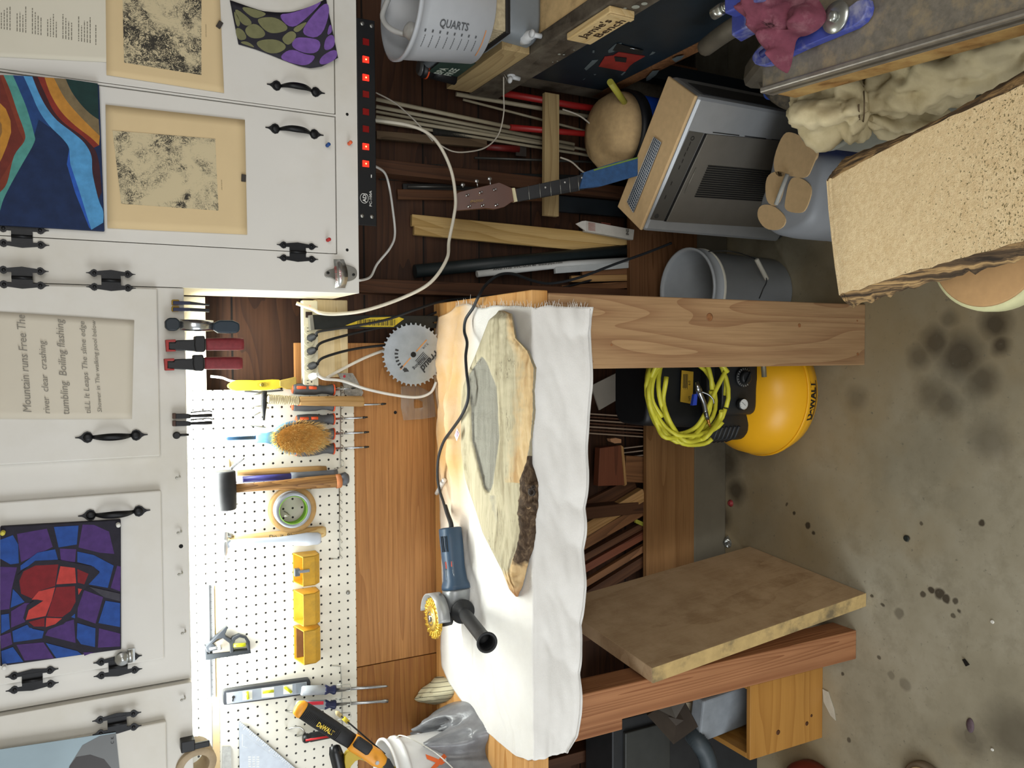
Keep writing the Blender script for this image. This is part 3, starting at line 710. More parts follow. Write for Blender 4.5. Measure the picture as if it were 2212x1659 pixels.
# ------------------------------------------------------------------ workbench
YF = at(1149, 660, Z=BT).y                # front edge of the bench top
FIR = wood('ab8a64', '957150', 6, .45, .6, 2, .8, 8)
FIR2 = wood('a5744f', '855536', 7, .3, .6, 5, .5, 14)
BTOP = wood('d3a265', 'bb8546', 4, .3, .45, 8, .8, 6)
wb = thing('workbench', 'wooden workbench with thick top and square legs under the white cloth', 'workbench', (-.5, 1.95, 0))
board('bench_top', (.152, (YF + YP) / 2, BT - .022), (-1.75, (YF + YP) / 2, BT - .022), YP - .004 - YF, .044, BTOP, wb, side=(0, 1, 0), bev=.002)
xr0, xr1 = at(1400, 640, Y=YF).x, at(1400, 795, Y=YF).x
legR = board('leg', ((xr0 + xr1) / 2, YF + .044, 0), ((xr0 + xr1) / 2, YF + .044, BT - .045), xr0 - xr1, .088, FIR, wb, side=(1, 0, 0), bev=.003)
YL = YF + .02
board('leg', (-.892, YL + .044, 0), (-.892, YL + .044, BT - .045), .089, .089, FIR2, wb, side=(1, 0, 0), bev=.003)
board('leg', (.062, 2.245, .0), (.062, 2.245, BT - .045), .045, .05, STUD, wb, side=(1, 0, 0), bev=.003)
board('apron', (-1.7, YP - .03, BT - .10), (.12, YP - .03, BT - .10), .09, .04, STUD, wb, side=(0, 0, 1), bev=.003)
board('crosspiece', (-1.0, YL + .15, BT - .05), (-1.0, YL + .15, .78), .075, .04, FIR2, wb, side=(1, 0, 0), bev=.003)
m = MB()
def knot(px, py, rx, rz):
    p = at(px, py, Y=YF - .0003); N = 16
    m.lathe([(rx, 0), (rx * .6, -.0004)], p, (0, 1, 0), 14)
knot(1533, 685, .011, .014); knot(1727, 703, .006, .006); knot(1321, 745, .004, .005); knot(1852, 693, .003, .003); knot(1853, 765, .005, .006)
for k, (px, py) in enumerate(((1533, 685), (1727, 703), (1321, 745), (1852, 693), (1853, 765))):
    p = at(px, py, Y=YF - .0003); r = (.011, .006, .003, .003, .005)[k]
    MB().lathe([(r, .0002), (r * .8, -.0003)], p, (0, 1, 0), 14).build('knot', pm('8a5c38', .6, var=.3, scale=90), legR)
# ------------------------------------------------------------------ the drop cloth
def interp(tab, x):
    if x <= tab[0][0]: return tab[0][1]
    for (a, b), (c, d) in zip(tab, tab[1:]):
        if x <= c: return b + (d - b) * (x - a) / (c - a)
    return tab[-1][1]
def canvas_mat():
    n = NT('canvas_cloth'); s = n.sep()
    base = n.ramp(n.noise(n.co, 7, 5, .6), [(.3, lin('d6d4cf')), (.7, lin('e4e3df'))])
    # tan tint fading in towards the wall side and right end of the cloth
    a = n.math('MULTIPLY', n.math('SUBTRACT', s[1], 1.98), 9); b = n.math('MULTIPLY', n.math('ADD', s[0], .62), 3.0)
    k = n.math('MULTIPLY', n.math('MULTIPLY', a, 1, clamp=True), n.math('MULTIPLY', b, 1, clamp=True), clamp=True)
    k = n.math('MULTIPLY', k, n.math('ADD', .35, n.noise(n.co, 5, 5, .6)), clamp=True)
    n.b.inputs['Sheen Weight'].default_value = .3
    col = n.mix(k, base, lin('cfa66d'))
    n.bump(n.math('ADD', n.noise(n.mapping((400, 400, 400)), 1, 2), n.noise(n.co, 60, 4)), .35, .0015)
    return n.out(col, .95, 0, .1)
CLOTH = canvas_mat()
back = [(660, 985), (672, 975), (685, 950), (720, 947), (745, 952), (775, 955), (800, 948), (850, 944), (1000, 944), (1100, 949), (1200, 952), (1300, 955), (1400, 952), (1440, 955), (1480, 972), (1520, 1000), (1560, 1032), (1600, 1072), (1630, 1110), (1642, 1140)]
bott = [(660, 1278), (760, 1271), (850, 1270), (1000, 1266), (1100, 1263), (1250, 1258), (1450, 1252), (1560, 1248), (1610, 1243), (1642, 1225)]
NX, NT_, NH = 190, 46, 26
folds = [(-.02, 2.16, -.95, 2.02, .022, .017), (.09, 2.10, -.35, 2.12, .018, .014), (-.02, 2.21, -.4, 2.22, .015, .012), (-.45, 2.06, -1.0, 1.93, .018, .015), (-.30, 2.04, -.62, 1.99, .010, .012), (-.62, 2.02, -.95, 1.80, .009, .015), (-.8, 1.86, -1.0, 1.74, .006, .014)]
def cz(x, y):
    z = .003 + .004 * max(0, wob(x * 5, y * 9, .3)) + .0012 * wob(x * 30, y * 30, 1)
    for x0, y0, x1, y1, h, w in folds:
        dx, dy = x1 - x0, y1 - y0; L = dx * dx + dy * dy; t = max(0, min(1, ((x - x0) * dx + (y - y0) * dy) / L))
        ex, ey = x - x0 - t * dx, y - y0 - t * dy
        ey += .012 * math.sin(t * 9 + x0 * 5)
        d = math.hypot(ex, ey); z += h * math.exp(-(d / w) ** 2) * min(1, t * 6 + .3) * min(1, (1 - t) * 6 + .1)
    return z
grid = []
for i in range(NX + 1):
    py = 660 + (1643 - 660) * i / NX; col = []
    pb = at(interp(back, py), py, Z=BT + .004); pf = at(1152, py, Z=BT + .004)
    jag = (random.random() - .5) * .006 if i == 0 else 0
    for j in range(NT_ + 1):
        t = j / NT_; x = pb.x * (1 - t) + pf.x * t; y = pb.y * (1 - t) + (YF - .001) * t
        x += .014 * wob(y * 9, 3, 1) * max(0, 1 - i / 6)
        z = cz(x, y)
        if py < 880 and t < .16: z += .018 * (1 - t / .16) * math.sin(math.pi * max(0, (880 - py) / 220))
        col.append(V((x, y, BT + z)))
    zb = at(interp(bott, py), py, Y=YF - .01).z; x0 = pf.x
    for j in range(1, NH + 1):
        t = j / NH
        if j <= 3:
            a = j / 3 * math.pi / 2; y = YF - .001 - .007 * math.sin(a); z = BT + .004 - .007 * (1 - math.cos(a))
        else: y = YF - .008; z = BT - .003 + (zb - BT + .003) * (j - 3) / (NH - 3)
        sag = .014 * t * (wob(x0 * 5, t * 1.5, 2) + .3) + .008 * t * math.sin(x0 * 24 + 3 * t + 2 * wob(x0 * 3, 1)) + .005 * wob(x0 * 14 + t * 3, t * 5, 4) * min(1, t * 3)
        x = x0 + .002 * wob(i * .3, j * .3) + (.010 * wob(t * 4, 9, 1) if i == 0 else 0)
        col.append(V((x, y - abs(sag) - (.006 * t if t > .95 else 0), z)))
    grid.append(col)
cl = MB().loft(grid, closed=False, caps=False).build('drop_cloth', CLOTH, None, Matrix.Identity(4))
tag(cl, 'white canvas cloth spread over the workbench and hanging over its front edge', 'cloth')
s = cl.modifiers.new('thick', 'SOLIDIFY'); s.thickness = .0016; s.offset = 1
# stitched hem and frayed edge
MB().tube([c[-2] + V((0, -.0012, 0)) for c in grid[1:]], .0012, 5).build('hem', pm('cfcfcd', .9), cl)
m = MB()
for k in range(150):
    j = random.randrange(0, NT_ + NH); p = grid[0][j]; L = random.uniform(.004, .013) * (2.2 if random.random() < .08 else 1)
    q = [p + V((-.004, 0, .001))]
    dy, dz = (random.uniform(-1, 1), .1 + random.uniform(-.2, .5)) if j < NT_ else (-.2, random.uniform(-1, 1))
    for t in (.4, .7, 1): q.append(p + V((L * t, dy * L * .5 * t + random.uniform(-.001, .001), dz * L * .5 * t)))
    m.tube(q, .00045, 4)
fr_o = m.build('frayed_edge', pm('dedbd2', .9), cl); fr_o['kind'] = 'stuff'
# ------------------------------------------------------------------ live edge slab on the cloth
A_ = [(671, 1078), (679, 1072), (691, 1057), (764, 1029), (807, 1011), (835, 1001), (873, 997), (974, 997), (1035, 1006), (1054, 1012), (1098, 1027), (1152, 1044), (1195, 1066), (1234, 1086), (1273, 1101), (1289, 1115)]
C_ = [(671, 1086), (678, 1103), (731, 1113), (759, 1139), (795, 1152), (848, 1150), (893, 1150), (952, 1145), (985, 1138), (1000, 1136), (1035, 1120), (1065, 1120), (1108, 1115), (1148, 1121), (1189, 1112), (1219, 1100), (1240, 1098), (1289, 1117)]
Bb = [(671, 1088), (678, 1107), (731, 1117), (759, 1144), (795, 1159), (848, 1155), (893, 1157), (952, 1149), (1000, 1150), (1043, 1163), (1095, 1163), (1121, 1157), (1152, 1158), (1187, 1152), (1217, 1141), (1260, 1131), (1289, 1119)]
H0 = [(769, 1040), (812, 1012), (886, 1018), (949, 1020), (1000, 1033), (1054, 1046), (1069, 1056)]
H1 = [(769, 1043), (785, 1052), (835, 1072), (886, 1076), (949, 1078), (1040, 1066), (1069, 1058)]
ZT = BT + .044
rows, masks = [], []
NR = 170
for i in range(NR + 1):
    py = 671 + (1289 - 671) * i / NR; e = min(1, math.sqrt(max(.0, min(i, NR - i)) / 5) + .02)
    a, c, b = interp(A_, py), interp(C_, py), interp(Bb, py)
    jit = 1.8 * wob(py * .08, 2) + 1.2 * wob(py * .3, 5); c += jit; b += jit * .6
    L = []; K = []
    zt = BT + .012 + (ZT - BT - .012) * e
    L.append(at(a + 2, py, Z=BT + .008)); K.append((0, 0, 0))
    L.append(at(a - 1, py, Z=zt - .010)); K.append((0, 0, .2))
    for k in range(31):
        t = k / 30; px = a + (c - a) * t; h0, h1 = interp(H0, py), interp(H1, py)
        hol = 0
        if 762 < py < 1075: hol = max(0, min(1, (px - h0) / 7 + .5)) * max(0, min(1, (h1 - px) / 5 + .5)) * min(1, (py - 762) / 15) * min(1, (1075 - py) / 20)
        if py > 1069: hol = .6 * max(0, 1 - abs(t - .45) * 4) * max(0, 1 - (py - 1069) / 200)
        edge = min(1, min(t, 1 - t) * 9)
        z = zt - .004 * (1 - edge) - .010 * hol + .0018 * wob(py * .05, t * 5) + (.0012 * wob(py * .12, t * 12, 3) if py < 1040 else 0)
        L.append(at(px, py, Z=z)); K.append((hol, 0, max(0, min(1, (t - .55) * 2.2)) if py < 1045 else (max(0, (py - 1215) / 40) if py > 1215 else 0)))
    for k in range(1, 9):
        t = k / 8; px = c + (b - c) * t; bark = 1 if (py > 985) else .25
        z = zt - (zt - BT - .012) * t ** 1.3 + (.004 * wob(py * .09, t * 3, 7) if py > 1000 else 0)
        if 1040 < py < 1115 and t > .3: z += .006 * max(0, wob(py * .12, t * 4, 3))
        L.append(at(px, py, Z=z)); K.append((0, bark * (1 - max(0, min(1, (py - 1195) / 45))), 1 if py > 1205 else .4))
    L.append(at(b - 3, py, Z=BT + .008)); K.append((0, .8, 0))
    rows.append(L); masks.append(K)
def slab_mat():
    n = NT('driftwood'); at_ = n.new('ShaderNodeAttribute'); at_.attribute_name = 'zones'; s = n.new('ShaderNodeSeparateColor'); n.link(at_.outputs['Color'], s.inputs[0])
    v = n.mapping((3.5, 22, 22)); f = n.noise(v, 1, 6, .65, 1.6); nz = n.math('MULTIPLY', n.math('SUBTRACT', n.noise(n.co, 45, 4), .5), .6)
    base = n.ramp(f, [(.3, lin('8f866c')), (.5, lin('b3ab90')), (.72, lin('c2baa0'))])
    warm = n.ramp(n.noise(n.mapping((7, 34, 20)), 1, 5, .6, .8), [(.3, lin('a98658')), (.55, lin('cbb083')), (.75, lin('d6c29c'))])
    grey = n.ramp(f, [(.3, lin('75736a')), (.7, lin('96958a'))])
    lines = n.ramp(n.math('FRACT', n.math('MULTIPLY', n.noise(n.mapping((26, 9, 9)), 1, 1, .3), 24)), [(0, (.72, .72, .7)), (.25, (1, 1, 1))])
    grey = n.mix(.6, grey, lines, 'MULTIPLY')
    bark = n.ramp(n.noise(n.mapping((22, 40, 40)), 1, 7, .75, 1.2), [(.3, lin('261c14')), (.5, lin('4a3a2b')), (.66, lin('7d6a53')), (.8, lin('a28e73'))])
    rust = n.ramp(n.noise(n.mapping((10, 40, 40)), 1, 6, .7, .8), [(.3, lin('6e5138')), (.5, lin('a8774a')), (.75, lin('bd8a59'))])
    th = lambda x, lo, hi: n.math('DIVIDE', n.math('SUBTRACT', n.math('ADD', x, nz), lo), hi - lo, clamp=True)
    col = n.mix(th(s.outputs[2], .35, .75), base, warm)
    xx = n.sep()
    col = n.mix(th(s.outputs[0], .35, .65), col, grey)
    rs = n.math('MULTIPLY', n.math('SUBTRACT', -.54, xx[0]), 25, clamp=True)
    col = n.mix(n.math('MULTIPLY', rs, th(s.outputs[2], .3, .7)), col, rust)
    col = n.mix(th(s.outputs[1], .35, .6), col, bark)
    crack = n.noise(n.mapping((5, 60, 60), (1, 2, 3)), 1, 3, .5, 1.5)
    cr = n.math('MULTIPLY', n.math('SUBTRACT', .018, n.math('ABSOLUTE', n.math('SUBTRACT', crack, .5))), 80, clamp=True)
    msk = n.math('MULTIPLY', n.math('SUBTRACT', n.noise(n.co, 8, 2), .56), 12, clamp=True)
    col = n.mix(n.math('MULTIPLY', cr, msk), col, lin('4a4233'))
    n.bump(n.math('ADD', f, n.math('MULTIPLY', n.noise(n.co, 120, 4), .5)), .5, .002)
    return n.out(col, .8, 0, .25)
so = MB().loft(rows, smooth=True).build('wood_slab', slab_mat(), None, Matrix.Identity(4))
ca = so.data.color_attributes.new('zones', 'FLOAT_COLOR', 'POINT')
flat_m = [k for K in masks for k in K]
for i, k in enumerate(flat_m): ca.data[i].color = (k[0], k[1], k[2], 1)
tag(so, 'live edge driftwood slab with grey hollow and dark bark side lying on the cloth', 'wood slab')
KN = pm('2a1f17', .6, var=.3, scale=80)
for px, py, r in ((1150, 1063, .008), (1153, 1052, .004), (1147, 1058, .004), (1143, 1093, .006), (1127, 1160, .004)):
    MB().lathe([(r * 1.15, .0), (r * 1.2, .004), (r * .8, .005), (r * .55, .001)], at(px, py, Z=BT + .026), (0, -.6, 1), 14).build('knot', KN if r != .006 else pm('8d7455', .7, var=.3, scale=90), so)
m = MB()
for px, py in ((1077, 1021), (1083, 1024), (1089, 1023)): m.lathe([(.0022, 0), (.002, .0006)], at(px, py, Z=ZT - .0005), (0, 0, 1), 8)
# ------------------------------------------------------------------ angle grinder
BLU = pm('2f4459', .42, 0, .06, 20); GRY = pm('8d9092', .4, .5, .05); RUB = pm('1b1c1e', .6, 0, .25, 60)
gz = BT + .050
g0, g1 = at(972, 1139, Z=gz), at(985, 1272, Z=gz)
gr = thing('angle_grinder', 'blue angle grinder with a gold wire wheel and black side handle lying on the cloth', 'power tool', (g1.x, g1.y, BT + .01))
gd = (g1 - g0); GL = gd.length; gd.normalize(); gs = V((-gd.y, gd.x, 0))
def ring(c, ry, rz, n=20, p=2.6, dz=0):
    L = []
    for j in range(n):
        a = 2 * math.pi * j / n; ca_, sa = math.cos(a), math.sin(a)
        L.append(c + gs * (abs(ca_) ** (2 / p) * (1 if ca_ > 0 else -1) * ry) + ZD * (abs(sa) ** (2 / p) * (1 if sa > 0 else -1) * rz + dz))
    return L
prof = [(0, .020, .018), (.01, .029, .028), (.03, .031, .030), (.30, .031, .030), (.55, .029, .029), (.62, .0285, .0285), (.72, .030, .029), (.86, .033, .031), (.93, .038, .036), (1, .039, .037)]
MB().loft([ring(g0 + gd * GL * t, a, b) for t, a, b in prof]).build('body', BLU, gr)
ge = g1
MB().loft([ring(ge + gd * t, a, b) for t, a, b in ((0, .034, .034), (.006, .036, .036), (.02, .033, .034), (.05, .027, .03), (.062, .018, .02))]).build('gear_housing', GRY, gr)
m = MB()
for k in range(4):
    p = g0 + gd * (.022) - gs * 0; q = p + gd * .042
    dy = -.012 + k * .0075; zz = math.sqrt(max(0, .0305 ** 2 - (dy - .006) ** 2))
    off = gs * (dy + .018) + ZD * (.0315 - 9 * (dy + .018) ** 2)
    m.tube([p + off, q + off], .0012, 6)
m.build('vent_slots', pm('0b0d10', .8), gr)
lc = g0 + gd * GL * .71
u_ = gd; nv = (ZD * .75 + gs * .66).normalized(); wv_ = nv.cross(u_)
pl_ = lc + nv * .0285
def lab(m_, a0, a1, b0, b1, mi): m_.face([pl_ + u_ * a0 + wv_ * b0 + nv * .0012 * (1 + mi * .2), pl_ + u_ * a1 + wv_ * b0 + nv * .0012 * (1 + mi * .2), pl_ + u_ * a1 + wv_ * b1 + nv * .0012 * (1 + mi * .2), pl_ + u_ * a0 + wv_ * b1 + nv * .0012 * (1 + mi * .2)], mi)
m = MB(); lab(m, -.028, .03, -.014, .014, 0)
for k in range(3): lab(m, -.027, -.009 - k * .002, -.010 + k * .008, -.0065 + k * .008, 1)
for k in range(7): lab(m, -.005, .020 + (k % 3) * .002, -.012 + k * .0036, -.0112 + k * .0036, 2)
lab(m, .006, .027, .009, .0125, 2); lab(m, .023, .028, -.01, -.002, 2)
m.build('rating_label', [pm('3a4552', .5), pm('a8402f', .5), pm('9aa2a8', .5)], gr)
wc = at(936, 1335, Z=gz + .062)                      # wire wheel, spindle pointing up
GOLD = pm('cda63e', .32, .7, .15, 120)
m = MB()
for i in range(62):
    a = 2 * math.pi * i / 62; c, s_ = math.cos(a), math.sin(a); t_ = V((-s_, c, 0)); r_ = V((c, s_, 0))
    pts = []
    for k in range(4):
        tt = k / 3; pts.append(wc + r_ * (.030 + .024 * tt) + t_ * .003 * math.sin(tt * 9) + ZD * (.001 + .0035 * math.sin(i * 1.9 + tt * 5)))
    m.tube(pts, [.002, .0024, .0026, .0024], 6)
wires = m.lathe([(.026, -.004), (.051, -.005), (.052, .003), (.026, .004)], wc, (0, 0, 1), 40, caps=True).build('wire_wheel', GOLD, gr)
MB().lathe([(.033, .0035), (.034, .006), (.026, .0078), (.0185, .008), (.0185, .0085)], wc, (0, 0, 1), 32).build('wheel_plate', pm('e0bd5a', .3, .75, .1, 60), gr)
MB().lathe([(.0185, .0084), (.018, .0095), (.012, .0065), (.009, .0065), (.009, .013), (.004, .0135)], wc, (0, 0, 1), 24).lathe([(.012, -.05), (.012, -.006)], wc, (0, 0, 1), 16).build('spindle_nut', pm('b9bbbd', .2, .95, .05), gr)
gl = []
for i in range(25):
    a = R(-88 + 176 * i / 24); r_ = V((math.cos(a), math.sin(a), 0)); q = wc + V((.002, 0, 0))
    gl.append([q + r_ * .061 + ZD * .011, q + r_ * .064 + ZD * .011, q + r_ * .064 + ZD * -.022, q + r_ * .030 + ZD * -.024, q + r_ * .030 + ZD * -.021, q + r_ * .061 + ZD * -.019])
MB().loft(gl).build('wheel_guard', pm('a3a5a5', .4, .4, .05), gr)
q = wc + ZD * -.038; MB().lathe([(.026, -.01), (.027, .012), (.02, .015)], q, (0, 0, 1), 24).build('clamp_collar', RUB, gr)
h0 = at(1000, 1322, Z=gz + .002); h1 = at(1052, 1388, Z=gz + .055)
hd = (h1 - h0).normalized(); HLn = (h1 - h0).length
MB().lathe([(.020, -.022), (.030, -.012), (.033, -.004), (.030, .004), (.016, .008), (.0145, .02), (.0165, .035), (.0175, .055), (.017, HLn - .03), (.0165, HLn - .014), (.024, HLn - .004), (.0255, HLn), (.024, HLn + .002), (.0185, HLn), (.0175, HLn - .05), (.002, HLn - .05)], h0, hd, 26).build('side_handle', RUB, gr)
# its cord, wandering along the cloth and off the end of the bench
BC = pm('23262a', .5, 0, .1)
def zc(px, py, dz=.006): return at(px, py, Z=BT + dz)
cpts = [g0 + V((.004, 0, -.004)), zc(965, 1110, .04), zc(958, 1085, .034), zc(950, 1060, .03), zc(945, 1030, .03), zc(947, 990, .034), zc(958, 955, .038), zc(975, 930, .042), zc(996, 900, .05), zc(1009, 870, .055), zc(1012, 840, .055), zc(1008, 805, .052), zc(1006, 770, .045), zc(1009, 740, .034), zc(1003, 715, .026), zc(1006, 690, .024), zc(1022, 665, .018), at(1034, 640, Y=1.93), at(1050, 615, Y=1.98), at(1078, 594, Y=2.0), at(1110, 592, Y=2.02), at(1150, 606, Y=2.06), at(1190, 612, Y=2.1), at(1250, 600, Y=2.1), at(1330, 570, Y=2.12), at(1400, 545, Y=2.13), at(1450, 525, Y=2.14)]
MB().tube(smooth_path(cpts, 7), .0042, 8).build('power_cord', BC, gr)
MB().tube(smooth_path([g0 + V((-.01, 0, -.004)), g0 + V((.01, 0, -.003)), zc(967, 1110, .041), zc(962, 1092, .037)], 5), [.0075 - .00015 * i for i in range(16)], 10).build('strain_relief', RUB, gr)
tg = at(987, 938, Z=BT + .056); m = MB()
tu = V((.62, -.70, .12)).normalized(); tv = V((.70, .62, .10)).normalized()
m.extr([tg - tu * .020 - tv * .008, tg + tu * .014 - tv * .009, tg + tu * .016 + tv * .008, tg - tu * .018 + tv * .009], tu.cross(tv) * -.0008)
m.extr([tg - tu * .006 - tv * .006 + ZD * .0012, tg + tu * .012 - tv * .006 + ZD * .0012, tg + tu * .012 + tv * .004 + ZD * .0012, tg - tu * .006 + tv * .005 + ZD * .0012], tu.cross(tv) * .0005, 1)
m.build('paper_tag', [pm('ddd8e4', .5), pm('c9a9b8', .5)], gr)
# white marker pen on the cloth
a, b = at(960, 1036, Z=BT + .012), at(943, 1066, Z=BT + .012); t = thing('marker_pen', 'small white cylinder pen lying under the black cord on the cloth', 'pen', (a + b) / 2 - V((0, 0, .008)))
MB().lathe([(.003, 0), (.007, .001), (.007, .030), (.005, .0305)], a, b - a, 14).build('cap', pm('dcdcda', .4), t)
MB().lathe([(.006, .03), (.006, (b - a).length), (.003, (b - a).length + .002)], a, b - a, 14).build('barrel', pm('c9c9c9', .4), t)
# striped rag and plastic bag further along the bench
def blob(name, pts, z0, hgt, mat, label, cat, amp=.3, seed=0, sharp=3, extra=None, nr=18):
    """crumpled soft thing on the bench: outline traced on the bench plane, dome with creases"""
    P = [at(a, b, Z=z0) for a, b in roundp(pts, 2)]; c = sum(P, V()) / len(P); rings = []
    for i in range(nr + 1):
        t = i / nr; h = hgt * (1 - t ** 2.2)
        L = []
        for k, p in enumerate(P):
            q = c + (p - c) * t
            cr = noise.turbulence(V((q.x * 14 + seed, q.y * 14, seed)), 3, False) if sharp else 0
            q = q + V((.012 * wob(q.x * 30, q.y * 30, seed) * (1 - t), .012 * wob(q.y * 30, q.x * 30, seed + 5) * (1 - t), 0))
            q.z = z0 + .002 + h * (1 - amp + amp * 2 * abs(cr - .4)) + (.006 * abs(wob(k * .6, t * 3, seed)) if 0 < t < 1 else 0)
            L.append(q)
        rings.append(L)
    rings.append([V((p.x, p.y, z0 + .0005)) for p in P])
    m = MB().loft(rings[1:], caps=False); k0 = len(m.v); m.v.append(rings[0][0]); n = len(P)
    for k in range(n): m.f.append([k0, k, (k + 1) % n]); m.m.append(0); m.s.append(True)
    o = m.build(name, mat); 
    return tag(o, label, cat)
n = NT('striped_cotton'); s = n.sep()
st = n.math('FRACT', n.math('MULTIPLY', n.math('ADD', s[0], n.math('MULTIPLY', s[1], .35)), 80))
n.out(n.mix(n.math('LESS_THAN', st, .14), lin('bdb79a'), lin('5d5746')), .9); RAG = n.m
blob('rag', [(925, 1495), (935, 1463), (958, 1459), (975, 1475), (984, 1495), (972, 1512), (954, 1520), (930, 1524), (928, 1510)], BT, .05, RAG, 'folded beige rag with thin dark stripes beside the cloth corner', 'rag', .35, 4)
BAGM = pm('85878b', .3, 0, .2, 30, .2); n = BAGM.node_tree.nodes['Principled BSDF']; n.inputs['Transmission Weight'].default_value = .25
bag = blob('plastic_bag', [(926, 1590), (936, 1545), (965, 1520), (1000, 1512), (1022, 1520), (1034, 1545), (1055, 1570), (1058, 1590), (1045, 1620), (1062, 1659), (1090, 1690), (1040, 1690), (1012, 1650), (985, 1612), (945, 1588)], BT, .14, BAGM, 'crumpled grey plastic shopping bag with blue print beside the white bucket', 'bag', .55, 2, nr=26)
# ------------------------------------------------------------------ tools on the pegboard
YT = YP - .032
def kpx(px, py, Y): return (at(px, py + 1, Y=Y) - at(px, py, Y=Y)).length
def rod(mb, a, b, prof, Y=YT, n=14, mi=0, Y2=None, sq=1, caps=True, power=2):
    """body of revolution between two survey points; prof = (fraction, radius in photo pixels)"""
    p, q = at(a[0], a[1], Y=Y), at(b[0], b[1], Y=Y2 or Y); k = kpx(*a, Y); d = q - p; L = d.length; d.normalize()
    u = (YD - d * d.y).normalized(); w = d.cross(u); loops = []
    for t, r in prof:
        L_ = []
        for j in range(n):
            an = 2 * math.pi * j / n; c, s = math.cos(an), math.sin(an)
            if power != 2: c, s = abs(c) ** (2 / power) * (1 if c > 0 else -1), abs(s) ** (2 / power) * (1 if s > 0 else -1)
            L_.append(p + d * L * t + (u * c * sq + w * s) * r * k)
        loops.append(L_)
    return mb.loft(loops, mi, True, caps)
STEEL = pm('a9acae', .25, .9, .06, 60); DSTEEL = pm('3c3e40', .35, .8, .1, 60)
GREY = pm('4d4f52', .55, 0, .12, 40); ORG = pm('d8552c', .45, 0, .06); TWIG = wood('b08d5c', '93713f', 4, .4, .6, 11, 2, 30)
def base(px, py, Y=YT): return at(px, py, Y=Y)
def hook(mb, px, py, L=.03, up=.008):
    p = at(px, py, Y=YP - .012); return mb.tube([p, p + V((0, -L * .5, -.002)), p + V((0, -L, 0)), p + V((0, -L - .003, up))], .0018, 8)
# --- precision drivers with orange and grey handles in a wire rack
def driver(cx, hy, py, shaft_end, lab, tone=0, r=13, dirn=0):
    t = thing('screwdriver', lab, 'screwdriver', at(718, py, Y=YT), 'grey and orange screwdrivers in the wire rack')
    m = MB(); rod(m, (hy, py - dirn), (719, py), [(0, r * .78), (.04, r * .92), (.3, r * 1.0), (.55, r * .93), (.72, r * .72), (.84, r * .74), (.97, r * .95), (1, r * .9)], n=18); m.build('handle', GREY, t)
    m = MB(); rod(m, (719, py), (721.5, py), [(0, r * .98), (1, r * .98)], n=18); m.build('orange_collar', ORG, t)
    m = MB(); rod(m, (hy - 2, py - dirn), (hy, py - dirn), [(0, r * .5), (.5, r * .72), (1, r * .8)], n=18); m.build('orange_collar', ORG, t)
    for a, b in ((.10, .34), (.40, .60)):
        x0, x1 = hy + (719 - hy) * a, hy + (719 - hy) * b
        p, q = at(x0, py - 3 - dirn * (1 - a), Y=YT - r * .00125 * .86), at(x1, py - 3 - dirn * (1 - b), Y=YT - r * .00125 * .86)
        MB().tube([p, p * .95 + q * .05, p * .05 + q * .95, q], [.002, .0045, .0045, .002], 10).build('orange_grip', ORG, t)
    m = MB(); rod(m, (721, py), (shaft_end, py - 3), [(0, 2.6), (.9, 2.2), (1, 2.2)], n=10); m.build('shaft', STEEL, t)
    m = MB(); rod(m, (shaft_end - 1, py - 3), (shaft_end + 9, py - 4), [(0, 2.6), (.3, 2.6), (1, 1.6)], n=10); m.build('black_tip', DSTEEL, t)
driver(0, 632, 842, 760, 'grey and orange screwdriver hanging right beside the white cord', dirn=2)
driver(0, 632, 876, 825, 'screwdriver hidden behind the wrapped hammer handle, its long shaft hanging below')
driver(0, 640, 905, 785, 'grey screwdriver between the wrapped hammer and the bristle brush', dirn=-3)
driver(0, 655, 937, 788, 'screwdriver whose handle is covered by the bristle brush')
driver(0, 640, 969, 788, 'grey and orange screwdriver left of the bristle brush', dirn=-6)
# wire rack holding them
WIRE = pm('b7b7b0', .3, .8)
rk = thing('wire_rack', 'wire tool rack with screwdriver loops below the wrapped hammer', 'tool rack', at(735, 900, Y=YP - .014))
MB().tube([at(736, 832, Y=YP - .014), at(736, 1010, Y=YP - .014), at(728, 1012, Y=YP - .014), at(722, 1012, Y=YP - .014)], .0016, 8).build('rail', WIRE, rk)
for py in (842, 876, 905, 936, 968, 1000):
    a = YP - .014; b = YT - .010
    MB().tube([at(736, py - 6, Y=a), at(738, py - 7, Y=b + .004), at(741, py - 5, Y=b), at(742, py, Y=b - .002), at(741, py + 6, Y=b), at(738, py + 7, Y=b + .004), at(736, py + 6, Y=a)], .0014, 8).build('loop', WIRE, rk)
r2 = thing('wire_rack', 'wire tool rack holding the two blue collared screwdrivers', 'tool rack', at(738, 1500, Y=YP - .014))
MB().tube([at(716, 1438, Y=YP - .014), at(736, 1440, Y=YP - .014), at(738, 1480, Y=YP - .014), at(741, 1609, Y=YP - .014)], .0017, 8).build('rail', WIRE, r2)
for py in (1486, 1516, 1547, 1578):
    MB().tube([at(725, py - 6, Y=YP - .014), at(728, py - 6, Y=YT), at(756, py - 8, Y=YT - .012), at(758, py, Y=YT - .013), at(757, py + 6, Y=YT - .012), at(728, py + 8, Y=YT), at(725, py + 8, Y=YP - .014)], .0015, 8).build('loop', WIRE, r2)
r3 = thing('wire_rack', 'empty zigzag wire rack between the wooden hammer and the yellow bins', 'tool rack', at(738, 1110, Y=YP - .014))
MB().tube([at(733, 1030, Y=YP - .013), at(734, 1203, Y=YP - .013), at(732, 1208, Y=YP - .013), at(714, 1207, Y=YP - .013)], .0018, 8).build('rail', WIRE, r3)
for i in range(9):
    y = 1062 + i * 17
    MB().tube([at(734, y, Y=YP - .014), at(740, y + 6, Y=YP - .022), at(738, y + 9, Y=YP - .014)], .0009, 6).build('prong', WIRE, r3)
